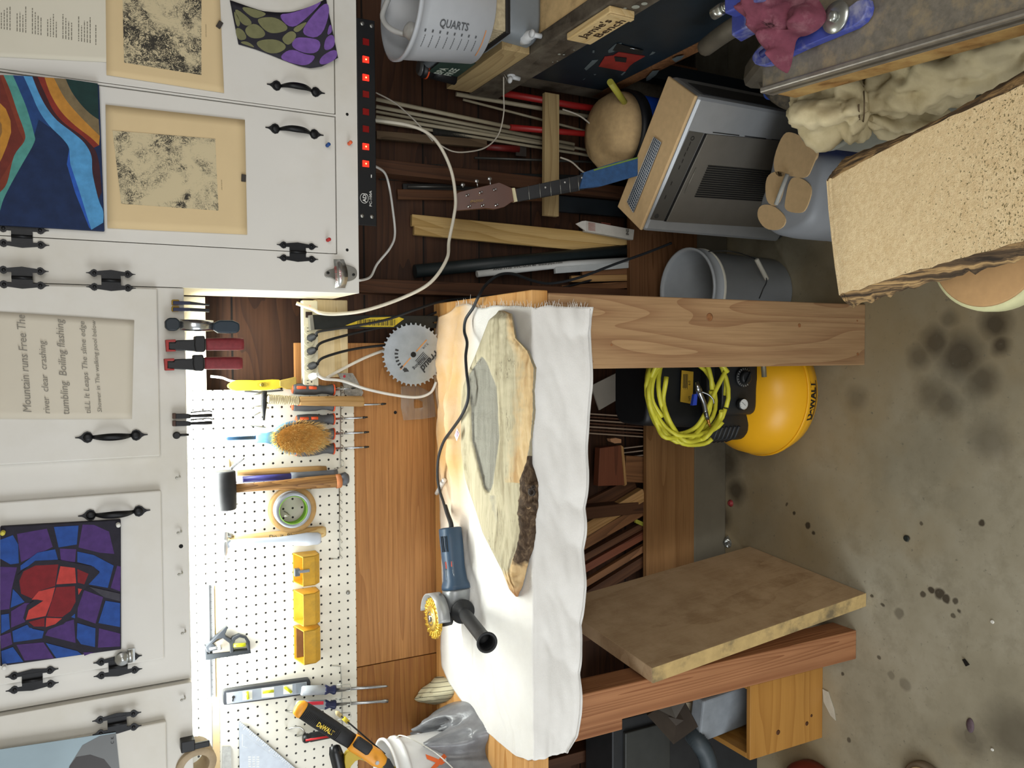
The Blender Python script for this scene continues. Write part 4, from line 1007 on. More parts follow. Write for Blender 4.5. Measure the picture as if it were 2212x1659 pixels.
# --- claw knife in yellow
YEL = pm('dcc434', .4, 0, .06)
t = thing('utility_knife', 'yellow plastic caulk tool with a tan tip hanging beside the power strip', 'tool', at(565, 835, Y=YT))
MB().extr([at(a, b, Y=YT - .006) for a, b in roundp([(488, 834), (505, 822), (526, 821), (560, 822), (600, 819), (612, 824), (614, 836), (590, 842), (528, 844), (505, 845)], 1)], (0, .012, 0)).build('body', YEL, t, bev=.002)
MB().extr([at(a, b, Y=YT - .007) for a, b in [(604, 822), (640, 814), (642, 842), (618, 841), (604, 834)]], (0, .012, 0)).build('scraper_tip', pm('b39a4c', .5, var=.2), t, bev=.002)
MB().extr([at(a, b, Y=YT - .0005) for a, b in [(528, 842), (560, 846), (612, 841), (612, 845), (560, 849), (528, 847)]], (0, .008, 0)).build('grey_edge', GREY, t, bev=.001)
MB().lathe([(.005, 0), (.005, .003), (.003, .0045)], at(565, 831, Y=YT - .006), (0, -1, 0), 14).build('screw', pm('8d7d36', .4, .5), t)
MB().extr([at(a, b, Y=YT - .0075) for a, b in roundp([(555, 826), (578, 825), (578, 836), (555, 837)], 1)], (0, .002, 0)).build('slider', pm('b5a02c', .4), t)
# --- tack hammer with twine-wrapped neck
t = thing('hammer', 'small black tack hammer whose pale wood handle is wrapped in twine', 'hammer', at(680, 865, Y=YT - .018)); yh = YT - .020
m = MB(); rod(m, (571, 844), (570, 908), [(0, 5.5), (.25, 5.2), (.35, 6), (.5, 5.5), (.7, 3.6), (1, 2.2)], yh, 12, power=3.5); m.build('head', pm('2b2c2e', .35, .6), t)
m = MB(); rod(m, (576, 862), (646, 866), [(0, 8), (.1, 9), (.9, 9), (1, 8.5)], yh, 16)
for i in range(17):
    f = (i + .5) / 17; c0 = at(577 + 68 * f, 862 + 3.6 * f, Y=yh); r = 9.3 * .00125
    m.tube([c0 + V((math.cos(a) * r, math.sin(a) * r, .0012 * math.sin(a + i))) for a in [R(20 * j) for j in range(19)]], .0015, 5, caps=False)
m.build('twine_wrap', pm('bdb190', .9, var=.15, scale=90), t)
m = MB(); rod(m, (645, 866), (784, 867), [(0, 9), (.03, 10), (.4, 11), (.97, 12), (1, 11)], yh, 16, power=3); m.build('handle', TWIG, t, frame(-ZD, YD, at(700, 866, Y=yh)))
m = MB(); hook(m, 575, 856, .03); hook(m, 575, 880, .03); tag(m.build('peg_hooks', WIRE), 'pair of peg hooks carrying the twine wrapped hammer', 'hook')
# empty spring hooks
for i, (a, b, c, d) in enumerate(((547, 853, 562, 850), (545, 879, 562, 877), (541, 901, 561, 891), (541, 919, 572, 923))):
    tag(MB().tube([at(c, d, Y=YP - .012), at(c, d, Y=YP - .018), at((a + c) / 2, (b + d) / 2, Y=YP - .017), at(a, b, Y=YP - .018), at(a + 2, b + 3, Y=YP - .018)], .0018, 7).build('peg_hook', WIRE), 'empty small wire peg hook, %s of four beside the tack hammer head' % ('first', 'second', 'third', 'last')[i], 'hook', 'empty peg hooks')
# --- brush
t = thing('scrub_brush', 'oval bristle brush with a long translucent blue handle hanging bristles outward', 'brush', at(580, 945, Y=YT)); yb = YT - .004
BLP = pm('5d8fb3', .25, 0, .08); BCL = pm('a9bfcc', .25, 0, .08)
m = MB(); rod(m, (437, 948), (588, 946), [(0, 6), (.03, 11), (.9, 10.5), (1, 12)], yb, 16, sq=.45); m.build('handle', BCL, t)
m = MB(); rod(m, (552, 946), (590, 946), [(0, 11), (.6, 10.8), (1, 15)], yb - .001, 16, sq=.5); m.build('blue_neck', BLP, t)
m = MB(); rod(m, (486, 948), (553, 945), [(0, 2), (.1, 4), (1, 4)], yb - .005, 10, sq=.4); m.build('hanging_slot', pm('2c4b66', .4), t)
m = MB()
for i in range(20):
    x = 458 + i * 5; m.face([at(x, 937, Y=yb - .0062), at(x, 942, Y=yb - .0064), at(x + 1.2, 942, Y=yb - .0064), at(x + 1.2, 937, Y=yb - .0062)]); m.face([at(x, 953, Y=yb - .0064), at(x, 958, Y=yb - .0062), at(x + 1.2, 958, Y=yb - .0062), at(x + 1.2, 953, Y=yb - .0064)])
m.build('grip_ridges', pm('dfe6ea', .3), t)
bc = at(646, 945, Y=yb); kx = kpx(646, 945, yb)
def oval(r, dy): return [bc + V((math.cos(a) * 37 * kx * r, dy, math.sin(a) * 60 * kx * r)) for a in [2 * math.pi * j / 32 for j in range(32)]]
MB().loft([oval(.85, .012), oval(1, .008), oval(1, -.004), oval(.9, -.006)]).build('head', BLP, t)
m = MB(); random.seed(3)
for i in range(1700):
    a = random.random() * 2 * math.pi; r = math.sqrt(random.random()); x, z = math.cos(a) * 33 * kx * r, math.sin(a) * 56 * kx * r
    sp = 1.22 + .08 * random.random(); p = bc + V((x, -.004, z)); q = bc + V((x * sp + random.uniform(-.003, .003), -.034 - .004 * (1 - r * r) + random.uniform(-.003, .003), z * sp * .98 + random.uniform(-.003, .003)))
    d = V((random.uniform(-1, 1), 0, random.uniform(-1, 1))).normalized() * .0009; e = V((d.z, 0, -d.x))
    m.add([p + d, p - d * .5 + e, p - d * .5 - e, q], [(0, 1, 3), (1, 2, 3), (2, 0, 3)], 0)
bm_ = NT('bristle'); bm_.out(bm_.ramp(bm_.noise(bm_.mapping((12, 12, 12)), 1, 3), [(.3, lin('d09c48')), (.6, lin('f2dc9c'))]), .6); br = m.build('bristles', bm_.m, t); br['kind'] = 'stuff'
MB().loft([oval(.80, -.005), oval(.84, -.020)]).build('bristle_core', pm('a87a36', .8, var=.2, scale=90), t)
# --- mallet, claw hammer, blue handled hammer
t = thing('mallet', 'rubber mallet with black head and worn wooden handle', 'mallet', at(620, 1040, Y=YT - .03)); ym = YT - .034
m = MB(); rod(m, (485, 1017), (488, 1101), [(0, 20), (.03, 22.5), (.25, 23), (.5, 23.5), (.97, 22), (1, 20)], ym, 26); m.build('rubber_head', RUB, t)
m = MB(); rod(m, (508, 1055), (736, 1038), [(0, 9.5), (.25, 9.5), (.45, 11), (.6, 13), (.8, 14.5), (.96, 15), (1, 13)], ym, 18, sq=.8); m.build('handle', wood('9c7444', '6d4a28', 6, .5, .5, 13, 3, 40), t, frame(-ZD, YD, at(620, 1045, Y=ym)))
m = MB(); rod(m, (725, 1040), (737, 1038), [(0, 15.2), (.8, 15.5), (1, 13)], ym, 18, sq=.82); m.build('orange_band', pm('a8683c', .5, var=.2, scale=60), t)
m = MB()
for a, b, w in ((640, 1060, 6), (660, 1032, 5), (688, 1056, 7), (720, 1028, 6), (700, 1030, 4)): m.ball(at(a, b, Y=ym - .0145), w * .0011, 8, sc=(.8, .35, 1.4))
m.build('paint_spots', pm('b9ac93', .6), t) if False else None
m = MB(); hook(m, 503, 1036, .055, .012); hook(m, 505, 1082, .055, .012); tag(m.build('peg_hooks', WIRE), 'pair of yellow tipped peg hooks carrying the black mallet', 'hook')
t = thing('hammer', 'claw hammer with a blue and grey shaft mostly hidden behind the black mallet', 'hammer', at(620, 1020, Y=YT)); ye = YT - .004
m = MB(); rod(m, (524, 1036), (630, 1029), [(0, 7), (1, 7)], ye, 12); m.build('blue_handle', pm('3a3a7c', .4), t)
m = MB(); rod(m, (628, 1029), (728, 1022), [(0, 9), (.15, 8), (.9, 8), (1, 9)], ye, 12); rod(m, (735, 1035), (752, 1034), [(0, 12), (.6, 15), (1, 10)], ye, 12); m.build('grey_grip', pm('5c6066', .5), t)
m = MB()
for s_ in (-1, 1):
    pts = [at(505, 1030 + 2 * s_, Y=ye), at(498, 1016 + 1.5 * s_, Y=ye - .004), at(508, 1004 + s_, Y=ye - .008), at(528, 990 + s_, Y=ye - .012)]
    m.tube(smooth_path(pts, 4), [.006 - .00042 * i for i in range(13)], 8)
m.build('claw', STEEL, t)
t = thing('hammer', 'wooden handled hammer behind the mallet, only its pale shaft and butt showing', 'hammer', at(600, 1015, Y=YT + .006)); yw = YT + .010
m = MB(); rod(m, (512, 1022), (704, 1015), [(0, 6), (.2, 7), (.6, 9), (.9, 10), (1, 9)], yw, 14); m.build('handle', TWIG, t, frame(-ZD, YD, at(600, 1018, Y=yw)))
m = MB(); rod(m, (491, 992), (495, 1012), [(0, 5), (1, 6.5)], yw, 12); m.build('head', pm('bfa77f', .6), t)
# --- tape rolls on a hook
t = thing('tape_roll', 'wide tan masking tape roll hanging below the mallet handle', 'tape', at(628, 1098, Y=YT)); rc = at(629, 1098, Y=YP - .014); kk = kpx(629, 1098, YT)
MB().lathe([(34 * kk, 0), (49 * kk, 0), (50 * kk, .002), (50 * kk, .024), (49 * kk, .026), (34 * kk, .026), (34 * kk, 0)], rc, (0, -1, 0), 40, caps=False).build('roll', pm('a98652', .55, var=.1, scale=60), t)
t = thing('tape_roll', 'grey duct tape roll with a green cardboard ring in front of the tan roll', 'tape', at(628, 1105, Y=YT - .03)); rc2 = at(628, 1098, Y=YP - .042)
MB().lathe([(30 * kk, 0), (37 * kk, 0), (38 * kk, .002), (38 * kk, .030), (37 * kk, .032), (30 * kk, .032), (30 * kk, 0)], rc2, (0, -1, 0), 40, caps=False).build('roll', pm('9aa0a8', .35, .2, .06), t)
MB().lathe([(28.5 * kk, 0), (30 * kk, 0), (30 * kk, .0325), (28.5 * kk, .0325), (28.5 * kk, 0)], rc2, (0, -1, 0), 40, caps=False).build('green_core', pm('7fb040', .6), t)
tag(hook(MB(), 613, 1104, .07, .014).build('peg_hook', WIRE), 'peg hook through the middle of the tape rolls', 'hook')
# --- white plastic handled hammer and wooden one behind
t = thing('hammer', 'hammer with a pale blue white plastic handle hanging from yellow tipped hooks', 'hammer', at(590, 1170, Y=YT - .01)); yq = YT - .014
m = MB(); rod(m, (484, 1176), (692, 1163), [(0, 9), (.3, 9.5), (.55, 9), (.72, 12), (.85, 15), (.97, 14), (1, 11)], yq, 18, sq=.75); m.build('handle', pm('c3ccd8', .3, 0, .04), t)
m = MB(); rod(m, (483, 1148), (480, 1222), [(0, 8), (.2, 9), (.3, 11), (.6, 11), (.75, 8), (1, 2)], yq, 18); m.build('head', pm('c9cdd2', .25, .7), t)
t = thing('hammer', 'pale wood hammer handle with black lettering behind the white handled hammer', 'hammer', at(600, 1150, Y=YT + .008)); yz = YT + .010
m = MB(); rod(m, (490, 1166), (703, 1148), [(0, 8), (.3, 9), (.7, 11), (.9, 13), (.97, 13), (1, 10)], yz, 16, sq=.7); m.build('handle', wood('d9bf88', 'c09a5c', 4, .3, .4, 17, 3, 30), t, frame(-ZD, YD, at(600, 1156, Y=yz)))
m = MB(); rod(m, (482, 1150), (500, 1160), [(0, 6), (1, 7)], yz, 10); m.build('head', STEEL, t)
m = MB(); m.text('Do  it  Blue', at(582, 1163, Y=yz - .0125), at(640, 1158, Y=yz) - at(582, 1163, Y=yz), XD, .009, 0, .075, bold=.01); m.build('lettering', pm('3a3228', .6), t)
m = MB(); hook(m, 487, 1160, .05, .01); hook(m, 489, 1198, .05, .01); tag(m.build('peg_hooks', WIRE), 'pair of peg hooks carrying the white handled hammer', 'hook')
# --- combination square and straightedge
t = thing('straightedge', 'long steel ruled straightedge hanging upright at the top of the pegboard', 'ruler', at(452, 1380, Y=YP - .016)); yr = YP - .018
MB().extr(pl([(435, 1262), (462, 1265), (466, 1508), (440, 1508)], Y=yr), (0, .002, 0)).build('blade', pm('9a9c9c', .3, .6, .1, 80), t)
m = MB()
for i in range(62):
    y = 1268 + i * 3.85; L = 5 if i % 4 else 8
    q = pl([(462 - L + i * .06, y), (461.5 + i * .06, y), (461.5 + i * .06, y + .8), (462 - L + i * .06, y + .8)], Y=yr - .0004); m.face(q)
m.build('graduations', pm('54544f', .5), t)
MB().extr(pl([(462, 1268), (467, 1271), (471, 1520), (466, 1508)], Y=yr + .003), (0, .002, 0)).build('wood_backing', pm('c7ab78', .6), t) if False else None
t = thing('combination_square', 'black combination square head with yellow bubble vial on its steel rule', 'square', at(490, 1390, Y=YT)); yq2 = YP - .034
q = pl([(446, 1240), (451, 1240), (455, 1510), (450, 1510)], Y=yq2 + .008); MB().extr(q, (0, .003, 0)).build('rule', STEEL, t)
S_ = 400 / 2212
cs = lambda L: [(380 + x * S_, 1359 + y * S_) for x, y in L]
MB().extr([at(a, b, Y=yq2) for a, b in cs([(350, 215), (600, -30), (625, -25), (590, 60), (600, 90), (670, 130), (640, 170), (560, 110), (500, 120), (440, 170), (470, 200), (500, 250), (370, 275)])], (0, .016, 0)).build('mitre_arm', pm('2a2d31', .45, .3, .1), t, bev=.0015)
MB().extr([at(a, b, Y=yq2 + .002) for a, b in cs([(345, 200), (372, 200), (380, 300), (890, 245), (900, 290), (370, 372), (350, 370)])], (0, .018, 0)).build('stock', pm('24272a', .45, .3, .1), t, bev=.0015)
MB().extr([at(a, b, Y=yq2 + .001) for a, b in cs([(640, 170), (680, 100), (760, 65), (850, 95), (885, 150), (890, 250), (860, 260), (850, 160), (820, 115), (760, 100), (710, 130), (690, 190), (690, 280), (650, 290)])], (0, .016, 0)).build('loop_grip', pm('2a2d31', .45, .3, .1), t, bev=.0015)
MB().extr([at(a, b, Y=yq2 + .005) for a, b in cs([(440, 170), (560, 110), (640, 170), (660, 290), (440, 320)])], (0, .004, 0)).build('grey_web', pm('8d8579', .5, .3), t)
MB().tube([at(380 + 400 * S_, 1359 + 238 * S_, Y=yq2 - .004), at(380 + 540 * S_, 1359 + 208 * S_, Y=yq2 - .004)], .0035, 10).build('lock_screw', STEEL, t)
MB().tube([at(380 + 525 * S_, 1359 + 180 * S_, Y=yq2 - .005), at(380 + 525 * S_, 1359 + 245 * S_, Y=yq2 - .005)], .0055, 10).build('thumb_nut', pm('d7d7d7', .2, .9), t)
VIAL = clear('d7dc2e', .1, .45)
MB().tube([at(380 + 690 * S_, 1359 + 195 * S_, Y=yq2 - .001), at(380 + 830 * S_, 1359 + 185 * S_, Y=yq2 - .001)], .005, 12).build('bubble_vial', VIAL, t)
# --- three yellow plastic bins
BIN = pm('c99a26', .5, 0, .14, 30, dirt='a0802a'); BIND = pm('6e4a28', .7, 0, .3, 30)
for k, (y0, y1, lab) in enumerate(((1193, 1267, 'yellow plastic pegboard bin holding a steel clip, nearest the hammers'), (1273, 1353, 'middle yellow plastic pegboard bin of the three, lit inside'), (1351, 1436, 'yellow plastic pegboard bin stained dark brown inside, nearest the spirit level'))):
    a = at(634, (y0 + y1) / 2, Y=YP - .014); b = at(688, (y0 + y1) / 2, Y=YP - .014); hw_ = (at(660, y0, Y=YT - .03).x - at(660, y1, Y=YT - .03).x) / 2 * .86
    cx = at(660, (y0 + y1) / 2, Y=YT - .02).x; zt_ = at(634, 1300, Y=YP - .014).z; zb_ = at(690, 1300, Y=YP - .05).z
    t = thing('parts_bin', lab, 'bin', (cx, YP - .05, zb_), 'yellow parts bins'); yb0, yf = YP - .013, YP - .075; th = .0025
    zfr = zt_ - .012
    def plate(q, off, mi=0, nm='wall', mt=BIN): return MB().hexa(q, [p + V(off) for p in q]).build(nm, mt, t, bev=.0008)
    plate([V((cx - hw_, yb0, zb_)), V((cx + hw_, yb0, zb_)), V((cx + hw_, yb0, zt_)), V((cx - hw_, yb0, zt_))], (0, -th, 0), nm='back_wall')
    for s_ in (-1, 1):
        q = [V((cx + s_ * hw_, yb0, zb_)), V((cx + s_ * hw_, yf + .02, zb_)), V((cx + s_ * hw_, yf, zb_ + .018)), V((cx + s_ * hw_, yf, zfr)), V((cx + s_ * hw_, yb0, zt_))]
        MB().extr(q, (-s_ * th, 0, 0)).build('side_wall', BIN, t, bev=.0008)
    plate([V((cx - hw_, yf, zb_ + .018)), V((cx + hw_, yf, zb_ + .018)), V((cx + hw_, yf, zfr)), V((cx - hw_, yf, zfr))], (0, th, 0), nm='front_wall')
    plate([V((cx - hw_, yf, zb_ + .018)), V((cx + hw_, yf, zb_ + .018)), V((cx + hw_, yf + .02, zb_)), V((cx - hw_, yf + .02, zb_))], (0, th * .7, th * .7), nm='chamfer_wall')
    plate([V((cx - hw_, yf + .02, zb_)), V((cx + hw_, yf + .02, zb_)), V((cx + hw_, yb0, zb_)), V((cx - hw_, yb0, zb_))], (0, 0, th), nm='bottom')
    if k == 2: MB().box((cx - hw_ + .004, yb0 - .005, zb_ + .03), (cx + hw_ - .004, yb0 - .003, zt_ - .006)).build('brown_stain', BIND, t)
    if k: MB().box((cx - hw_ + .004, yf + .006, zb_ + .018), (cx + hw_ - .004, yb0 - .004, zb_ + (.036 if k == 1 else .034))).build('dirt', pm('d9d6c8', .8, var=.2, scale=60) if k == 1 else BIND, t)
    if k == 0:
        p = at(636, 1236, Y=yf); u = thing('steel_clip', 'small folded steel clip gripping the edge of a yellow bin', 'clip', p)
        MB().box((p.x - .004, yf - .004, zfr - .018), (p.x + .004, yf + .008, zfr + .012)).build('clip_body', STEEL, u, bev=.001)
        MB().box((p.x - .012, yf - .003, zfr + .008), (p.x + .008, yf + .012, zfr + .022)).build('clip_jaw', pm('6f757a', .35, .7), u, bev=.001)
# --- spirit level (torpedo) hanging upright
t = thing('spirit_level', 'grey and black torpedo spirit level with three yellow vials', 'level', at(575, 1492, Y=YT)); yl = YP - .036
cl_ = lambda L, Y=yl: [at(380 + x * S_, 1359 + y * S_, Y=Y) for x, y in L]
MB().extr(cl_(roundp([(560, 760), (590, 730), (1560, 600), (1610, 600), (1612, 740), (1560, 790), (600, 912), (562, 905)], 1), yl + .003), (0, .020, 0)).build('frame', pm('25272b', .45), t, bev=.002)
MB().extr(cl_([(605, 765), (1565, 632), (1572, 765), (610, 900)], yl - .0002), (0, .010, 0)).build('grey_body', pm('8f969d', .35, .5, .05), t, bev=.001)
for (x0, x1, y0, y1, v0, v1, nm) in ((800, 912, 740, 848, (850, 745), (862, 835), 'plumb'), (1025, 1172, 702, 818, (1035, 755), (1168, 740), 'level'), (1285, 1392, 672, 778, (1300, 695), (1380, 755), 'slope')):
    MB().extr(cl_([(x0, y0 + 5), (x1, y0 - 8), (x1, y1 - 8), (x0, y1 + 2)], yl - .0008), (0, .001, 0)).build('vial_window', pm('d9d9d2', .3), t)
    MB().tube(cl_([v0, v1], yl - .003), .0038, 12).build('bubble_vial', VIAL, t, label='yellow %s vial' % nm)
MB().extr(cl_([(1435, 655), (1552, 640), (1555, 755), (1440, 772)], yl - .0009), (0, .001, 0)).build('ribbed_plate', pm('7d848a', .4, .5), t)
m = MB().lathe([(.004, 0), (.0038, -.001)], cl_([(688, 812)], yl - .0003)[0], (0, 1, 0), 12); m.extr(cl_([(678, 815), (698, 815), (684, 868), (672, 862)], yl - .0012), (0, .001, 0)); m.build('hanging_hole', DARK, t)
# --- clear handled screwdrivers
def clear_driver(py, x0, xe, col, lab, flat_tip):
    t = thing('screwdriver', lab, 'screwdriver', at(700, py, Y=YT), 'clear handled screwdrivers')
    m = MB(); rod(m, (x0, py + 2), (702, py), [(0, 9), (.05, 11), (1, 10.5)], YT - .004, 8, power=2); m.build('handle', pm('aab1b8', .15, 0, .08), t)
    if col: MB().extr([at(a, b, Y=YT - .019) for a, b in ((x0 + 4, py - 4), (699, py - 7), (699, py), (x0 + 4, py + 2))], (0, .002, 0)).build('colour_stripe', pm(col, .3), t)
    m = MB(); rod(m, (700, py), (724, py), [(0, 10), (.15, 10.5), (.5, 6.5), (.85, 10), (1, 9.5)], YT - .004, 16); m.build('blue_collar', pm('1c2348', .4), t)
    m = MB(); rod(m, (723, py), (xe, py - 8), [(0, 3.4), (.85, 3.2)] + ([(.93, 4.6), (1, 4.2)] if flat_tip else [(.95, 3), (1, 1.2)]), YT - .004, 10, sq=1 if not flat_tip else .8); m.build('shaft', STEEL, t)
clear_driver(1490, 650, 838, None, 'clear handled screwdriver with dark blue collar under the spirit level', False)
clear_driver(1522, 640, 838, 'c22a3c', 'clear screwdriver with a red stripe and dark blue collar', True)
# red and black screwdriver
t = thing('screwdriver', 'black screwdriver with a red stripe behind the yellow and black saw', 'screwdriver', at(690, 1590, Y=YT - .004))
m = MB(); rod(m, (654, 1596), (740, 1580), [(0, 7), (.06, 10), (.12, 10), (.15, 8.5), (.2, 10), (1, 9.5)], YT - .008, 14); m.build('handle', pm('18191b', .4), t)
MB().tube(pl([(660, 1599), (714, 1590)], Y=YT - .019), .0035, 8).build('red_stripe', pm('b32024', .4), t)
# --- speed square, ruler offcuts, hooks at the far left
t = thing('speed_square', 'large aluminium triangular square with engraved scales at the edge of the pegboard', 'square', at(560, 1640, Y=YT)); ys = YP - .022
A2 = [(516, 1556), (516, 1720), (720, 1720)]
MB().extr(pl([(516, 1556), (638, 1659), (730, 1735), (518, 1735)], Y=ys), (0, .003, 0)).build('plate', pm('9aa0a6', .35, .6, .07, 60), t, bev=.0005)
m = MB(); dx, dy = (638 - 516), (1659 - 1556)
for i in range(48):
    f = i / 47 * 1.35; a = (517 + dx * f, 1557 + dy * f); L = 9 if i % 4 == 0 else 5; nx, ny = -.645, .764
    m.extr(pl([a, (a[0] + nx * L, a[1] + ny * L), (a[0] + nx * L + .7, a[1] + ny * L + .6), (a[0] + .7, a[1] + .6)], Y=ys - .0003), (0, .0003, 0))
for k, (x0, y0, x1, y1, w) in enumerate(((523, 1586, 523, 1612, 1), (525, 1586, 600, 1640, 1), (523, 1612, 535, 1615, 1))):
    m.extr(pl([(x0, y0), (x1, y1), (x1 + w, y1 + w), (x0 + w, y0 + w)] if x0 != x1 else [(x0, y0), (x0 + 1.2, y0), (x0 + 1.2, y1), (x0, y1)], Y=ys - .0003), (0, .0003, 0))
for j in range(3):
    for i in range(5):
        a, b = 536 + j * 9, 1634 + i * 5; m.extr(pl([(a, b), (a + 6, b), (a + 6, b + 3), (a, b + 3)], Y=ys - .0003), (0, .0003, 0))
m.build('scales', pm('e0e4e6', .5), t)
m = MB()
for i, n_ in enumerate(('22', '20', '18', '16', '14', '12', '10', '8')): m.text(n_, at(545 + i * 12, 1592 + i * 10.2, Y=ys - .0006), at(600, 1600, Y=ys) - at(545, 1650, Y=ys), at(500, 1600, Y=ys) - at(540, 1655, Y=ys), .0055, 0)
m.build('numbers', pm('e0e4e6', .5), t)
tag(MB().extr(pl([(441, 1518), (449, 1511), (457, 1519), (459, 1700), (441, 1700)], Y=YP - .016), (0, .003, 0)).build('metal_strip', pm('b9c0c2', .35, .5, .12, 90)), 'wide speckled aluminium strip hanging at the far left of the pegboard', 'metal strip')
tag(MB().extr(pl([(480, 1613), (499, 1613), (500, 1700), (480, 1700)], Y=YP - .016), (0, .003, 0)).build('metal_strip', pm('9a9a94', .4, .5, .15, 90)), 'narrow mottled metal strip hanging left of the speed square', 'metal strip')
wbk = tag(MB().extr(pl([(463, 1264), (471, 1266), (476, 1700), (459, 1700)], Y=YP - .0135), (0, .001, 0)).build('wooden_batten', pm('d2b88a', .6, var=.06)), 'thin tan batten behind the straightedge and metal strips', 'batten')
tag(MB().tube(smooth_path([at(619, 1576, Y=YP - .012), at(626, 1574, Y=YP - .04), at(645, 1570, Y=YP - .045), at(656, 1578, Y=YP - .045), at(654, 1586, Y=YP - .03), at(641, 1590, Y=YP - .013)], 5), .0028, 8).build('peg_hook', WIRE), 'large curved wire hook above the red and black screwdriver', 'hook', 'large peg hooks')
tag(MB().tube([at(619, 1536, Y=YP - .012), at(634, 1538, Y=YP - .04), at(645, 1540, Y=YP - .03)], .0024, 8).build('peg_hook', WIRE), 'straight wire hook beside the orange tip of the pull saw handle', 'hook')
# --- clamps hanging on the cabinet's lower lip
def lipclamp(name, parts, lab, cat, loc, group=None):
    t = thing(name, lab, cat, loc, group)
    for nm, pts, y, th, mt, bv in parts: MB().extr([at(a, b, Y=y) for a, b in pts], (0, th, 0)).build(nm, mt, t, bev=bv)
    return t
KR = pm('9e2f2c', .5, var=.15, scale=60, bump=.1); KR2 = pm('7c2b31', .6, var=.15, scale=90, bump=.15); KB = pm('17181b', .45)
S3 = 460 / 2212; cc3 = lambda L: [(340 + x * S3, 600 + y * S3) for x, y in L]
yc = YC - .032
for i, (dx, dy, lab) in enumerate(((0, 0, 'red handled black bar clamp gripping the cabinet lip, next to the black spring clamp'), (-14, 197, 'red handled black bar clamp gripping the cabinet lip, farther from the black spring clamp'))):
    o = lambda L: cc3([(x + dx, y + dy) for x, y in L])
    t = lipclamp('bar_clamp', [('red_jaw_pad', o([(85, 645), (190, 640), (190, 665), (120, 668), (120, 745), (190, 748), (192, 765), (95, 768)]), yc, .02, KR, .001),
        ('black_arm', o([(115, 670), (185, 672), (200, 650), (400, 640), (410, 765), (200, 752), (120, 742)]), yc + .002, .02, KB, .002),
        ('lever_head', o([(390, 605), (490, 600), (500, 640), (500, 760), (480, 775), (400, 770), (385, 700)]), yc - .004, .030, KB, .003)], lab, 'clamp', at(450, 745, Y=yc), 'red bar clamps')
    m = MB(); a, b = o([(500, 692)])[0], o([(890, 688)])[0]; rod(m, a, b, [(0, 12.5), (.05, 13.5), (.5, 14), (.9, 14), (1, 12.5)], yc + .010, 18, power=3); m.build('red_handle', KR2, t)
t = lipclamp('spring_clamp', [('end_cap', cc3(roundp([(80, 415), (235, 415), (240, 550), (85, 550)], 1)), yc, .022, pm('1f2830', .5), .003), ('end_cap', cc3(roundp([(578, 440), (850, 440), (862, 560), (800, 580), (580, 570)], 1)), yc, .020, pm('22303c', .5), .004)], 'large black spring clamp with chrome middle on the cabinet lip', 'clamp', at(440, 703, Y=yc))
q0, q1 = cc3([(235, 490)])[0], cc3([(580, 500)])[0]
m = MB(); rod(m, q0, q1, [(0, 12), (.5, 13), (1, 12)], yc + .012, 20, sq=.6); m.build('chrome_body', pm('c4c6c8', .2, .95, .03), t)
for i, py in enumerate((654, 668)):
    m0 = lipclamp('spring_clamp', [('yellow_pad', [(371, py - 7), (388, py - 7), (388, py + 5), (371, py + 5)], YC - .016, .012, pm('a8872c', .5), .003), ('blue_arm', [(374, py - 4), (412, py - 3), (412, py + 4), (374, py + 4)], YC - .022, .012, pm('1c2040', .45), .001), ('black_grip', [(410, py - 3), (453, py - 1 + (1 - i) * 4), (453, py + 6), (410, py + 4)], YC - .020, .012, KB, .001)], ('small blue and yellow spring clamp, the one nearer the large cabinet', 'small blue and yellow spring clamp beside the large black spring clamp')[i], 'clamp', at(410, py, Y=YC - .02), 'small spring clamps')
for i, py in enumerate((899, 915)):
    t = lipclamp('spring_clamp', [('pad', [(373, py - 6), (381, py - 6), (381, py + 6), (373, py + 6)], YC - .016, .012, pm('4a3226', .5), .001), ('body', [(380, py - 5), (408, py - 5), (412, py + 5), (380, py + 6)], YC - .020, .012, KB, .001)], ('small black spring clamp nearer the red bar clamps, on the cabinet lip', 'small black spring clamp nearer the round black knob, on the cabinet lip')[i], 'clamp', at(410, py, Y=YC - .02), 'small black spring clamps')
    m = MB(); rod(m, (408, py), (458, py - 2), [(0, 5), (.1, 3), (.7, 4), (1, 4)], YC - .012, 10); m.tube([at(412, py - 8, Y=YC - .012), at(452, py - 12, Y=YC - .004), at(458, py - 9, Y=YC - .004)], .0015, 6); m.build('handle', KB, t)
t = thing('clip', 'small black knob clip beside the black spring clamps on the cabinet lip', 'clip', at(385, 940, Y=YC - .012))
MB().lathe([(.008, 0), (.0085, -.004), (.006, -.009)], at(381, 940, Y=YC), (0, 1, 0), 18).build('knob', KB, t); MB().tube(pl([(385, 940), (408, 939)], Y=YC - .006), .003, 8).build('stem', KB, t)
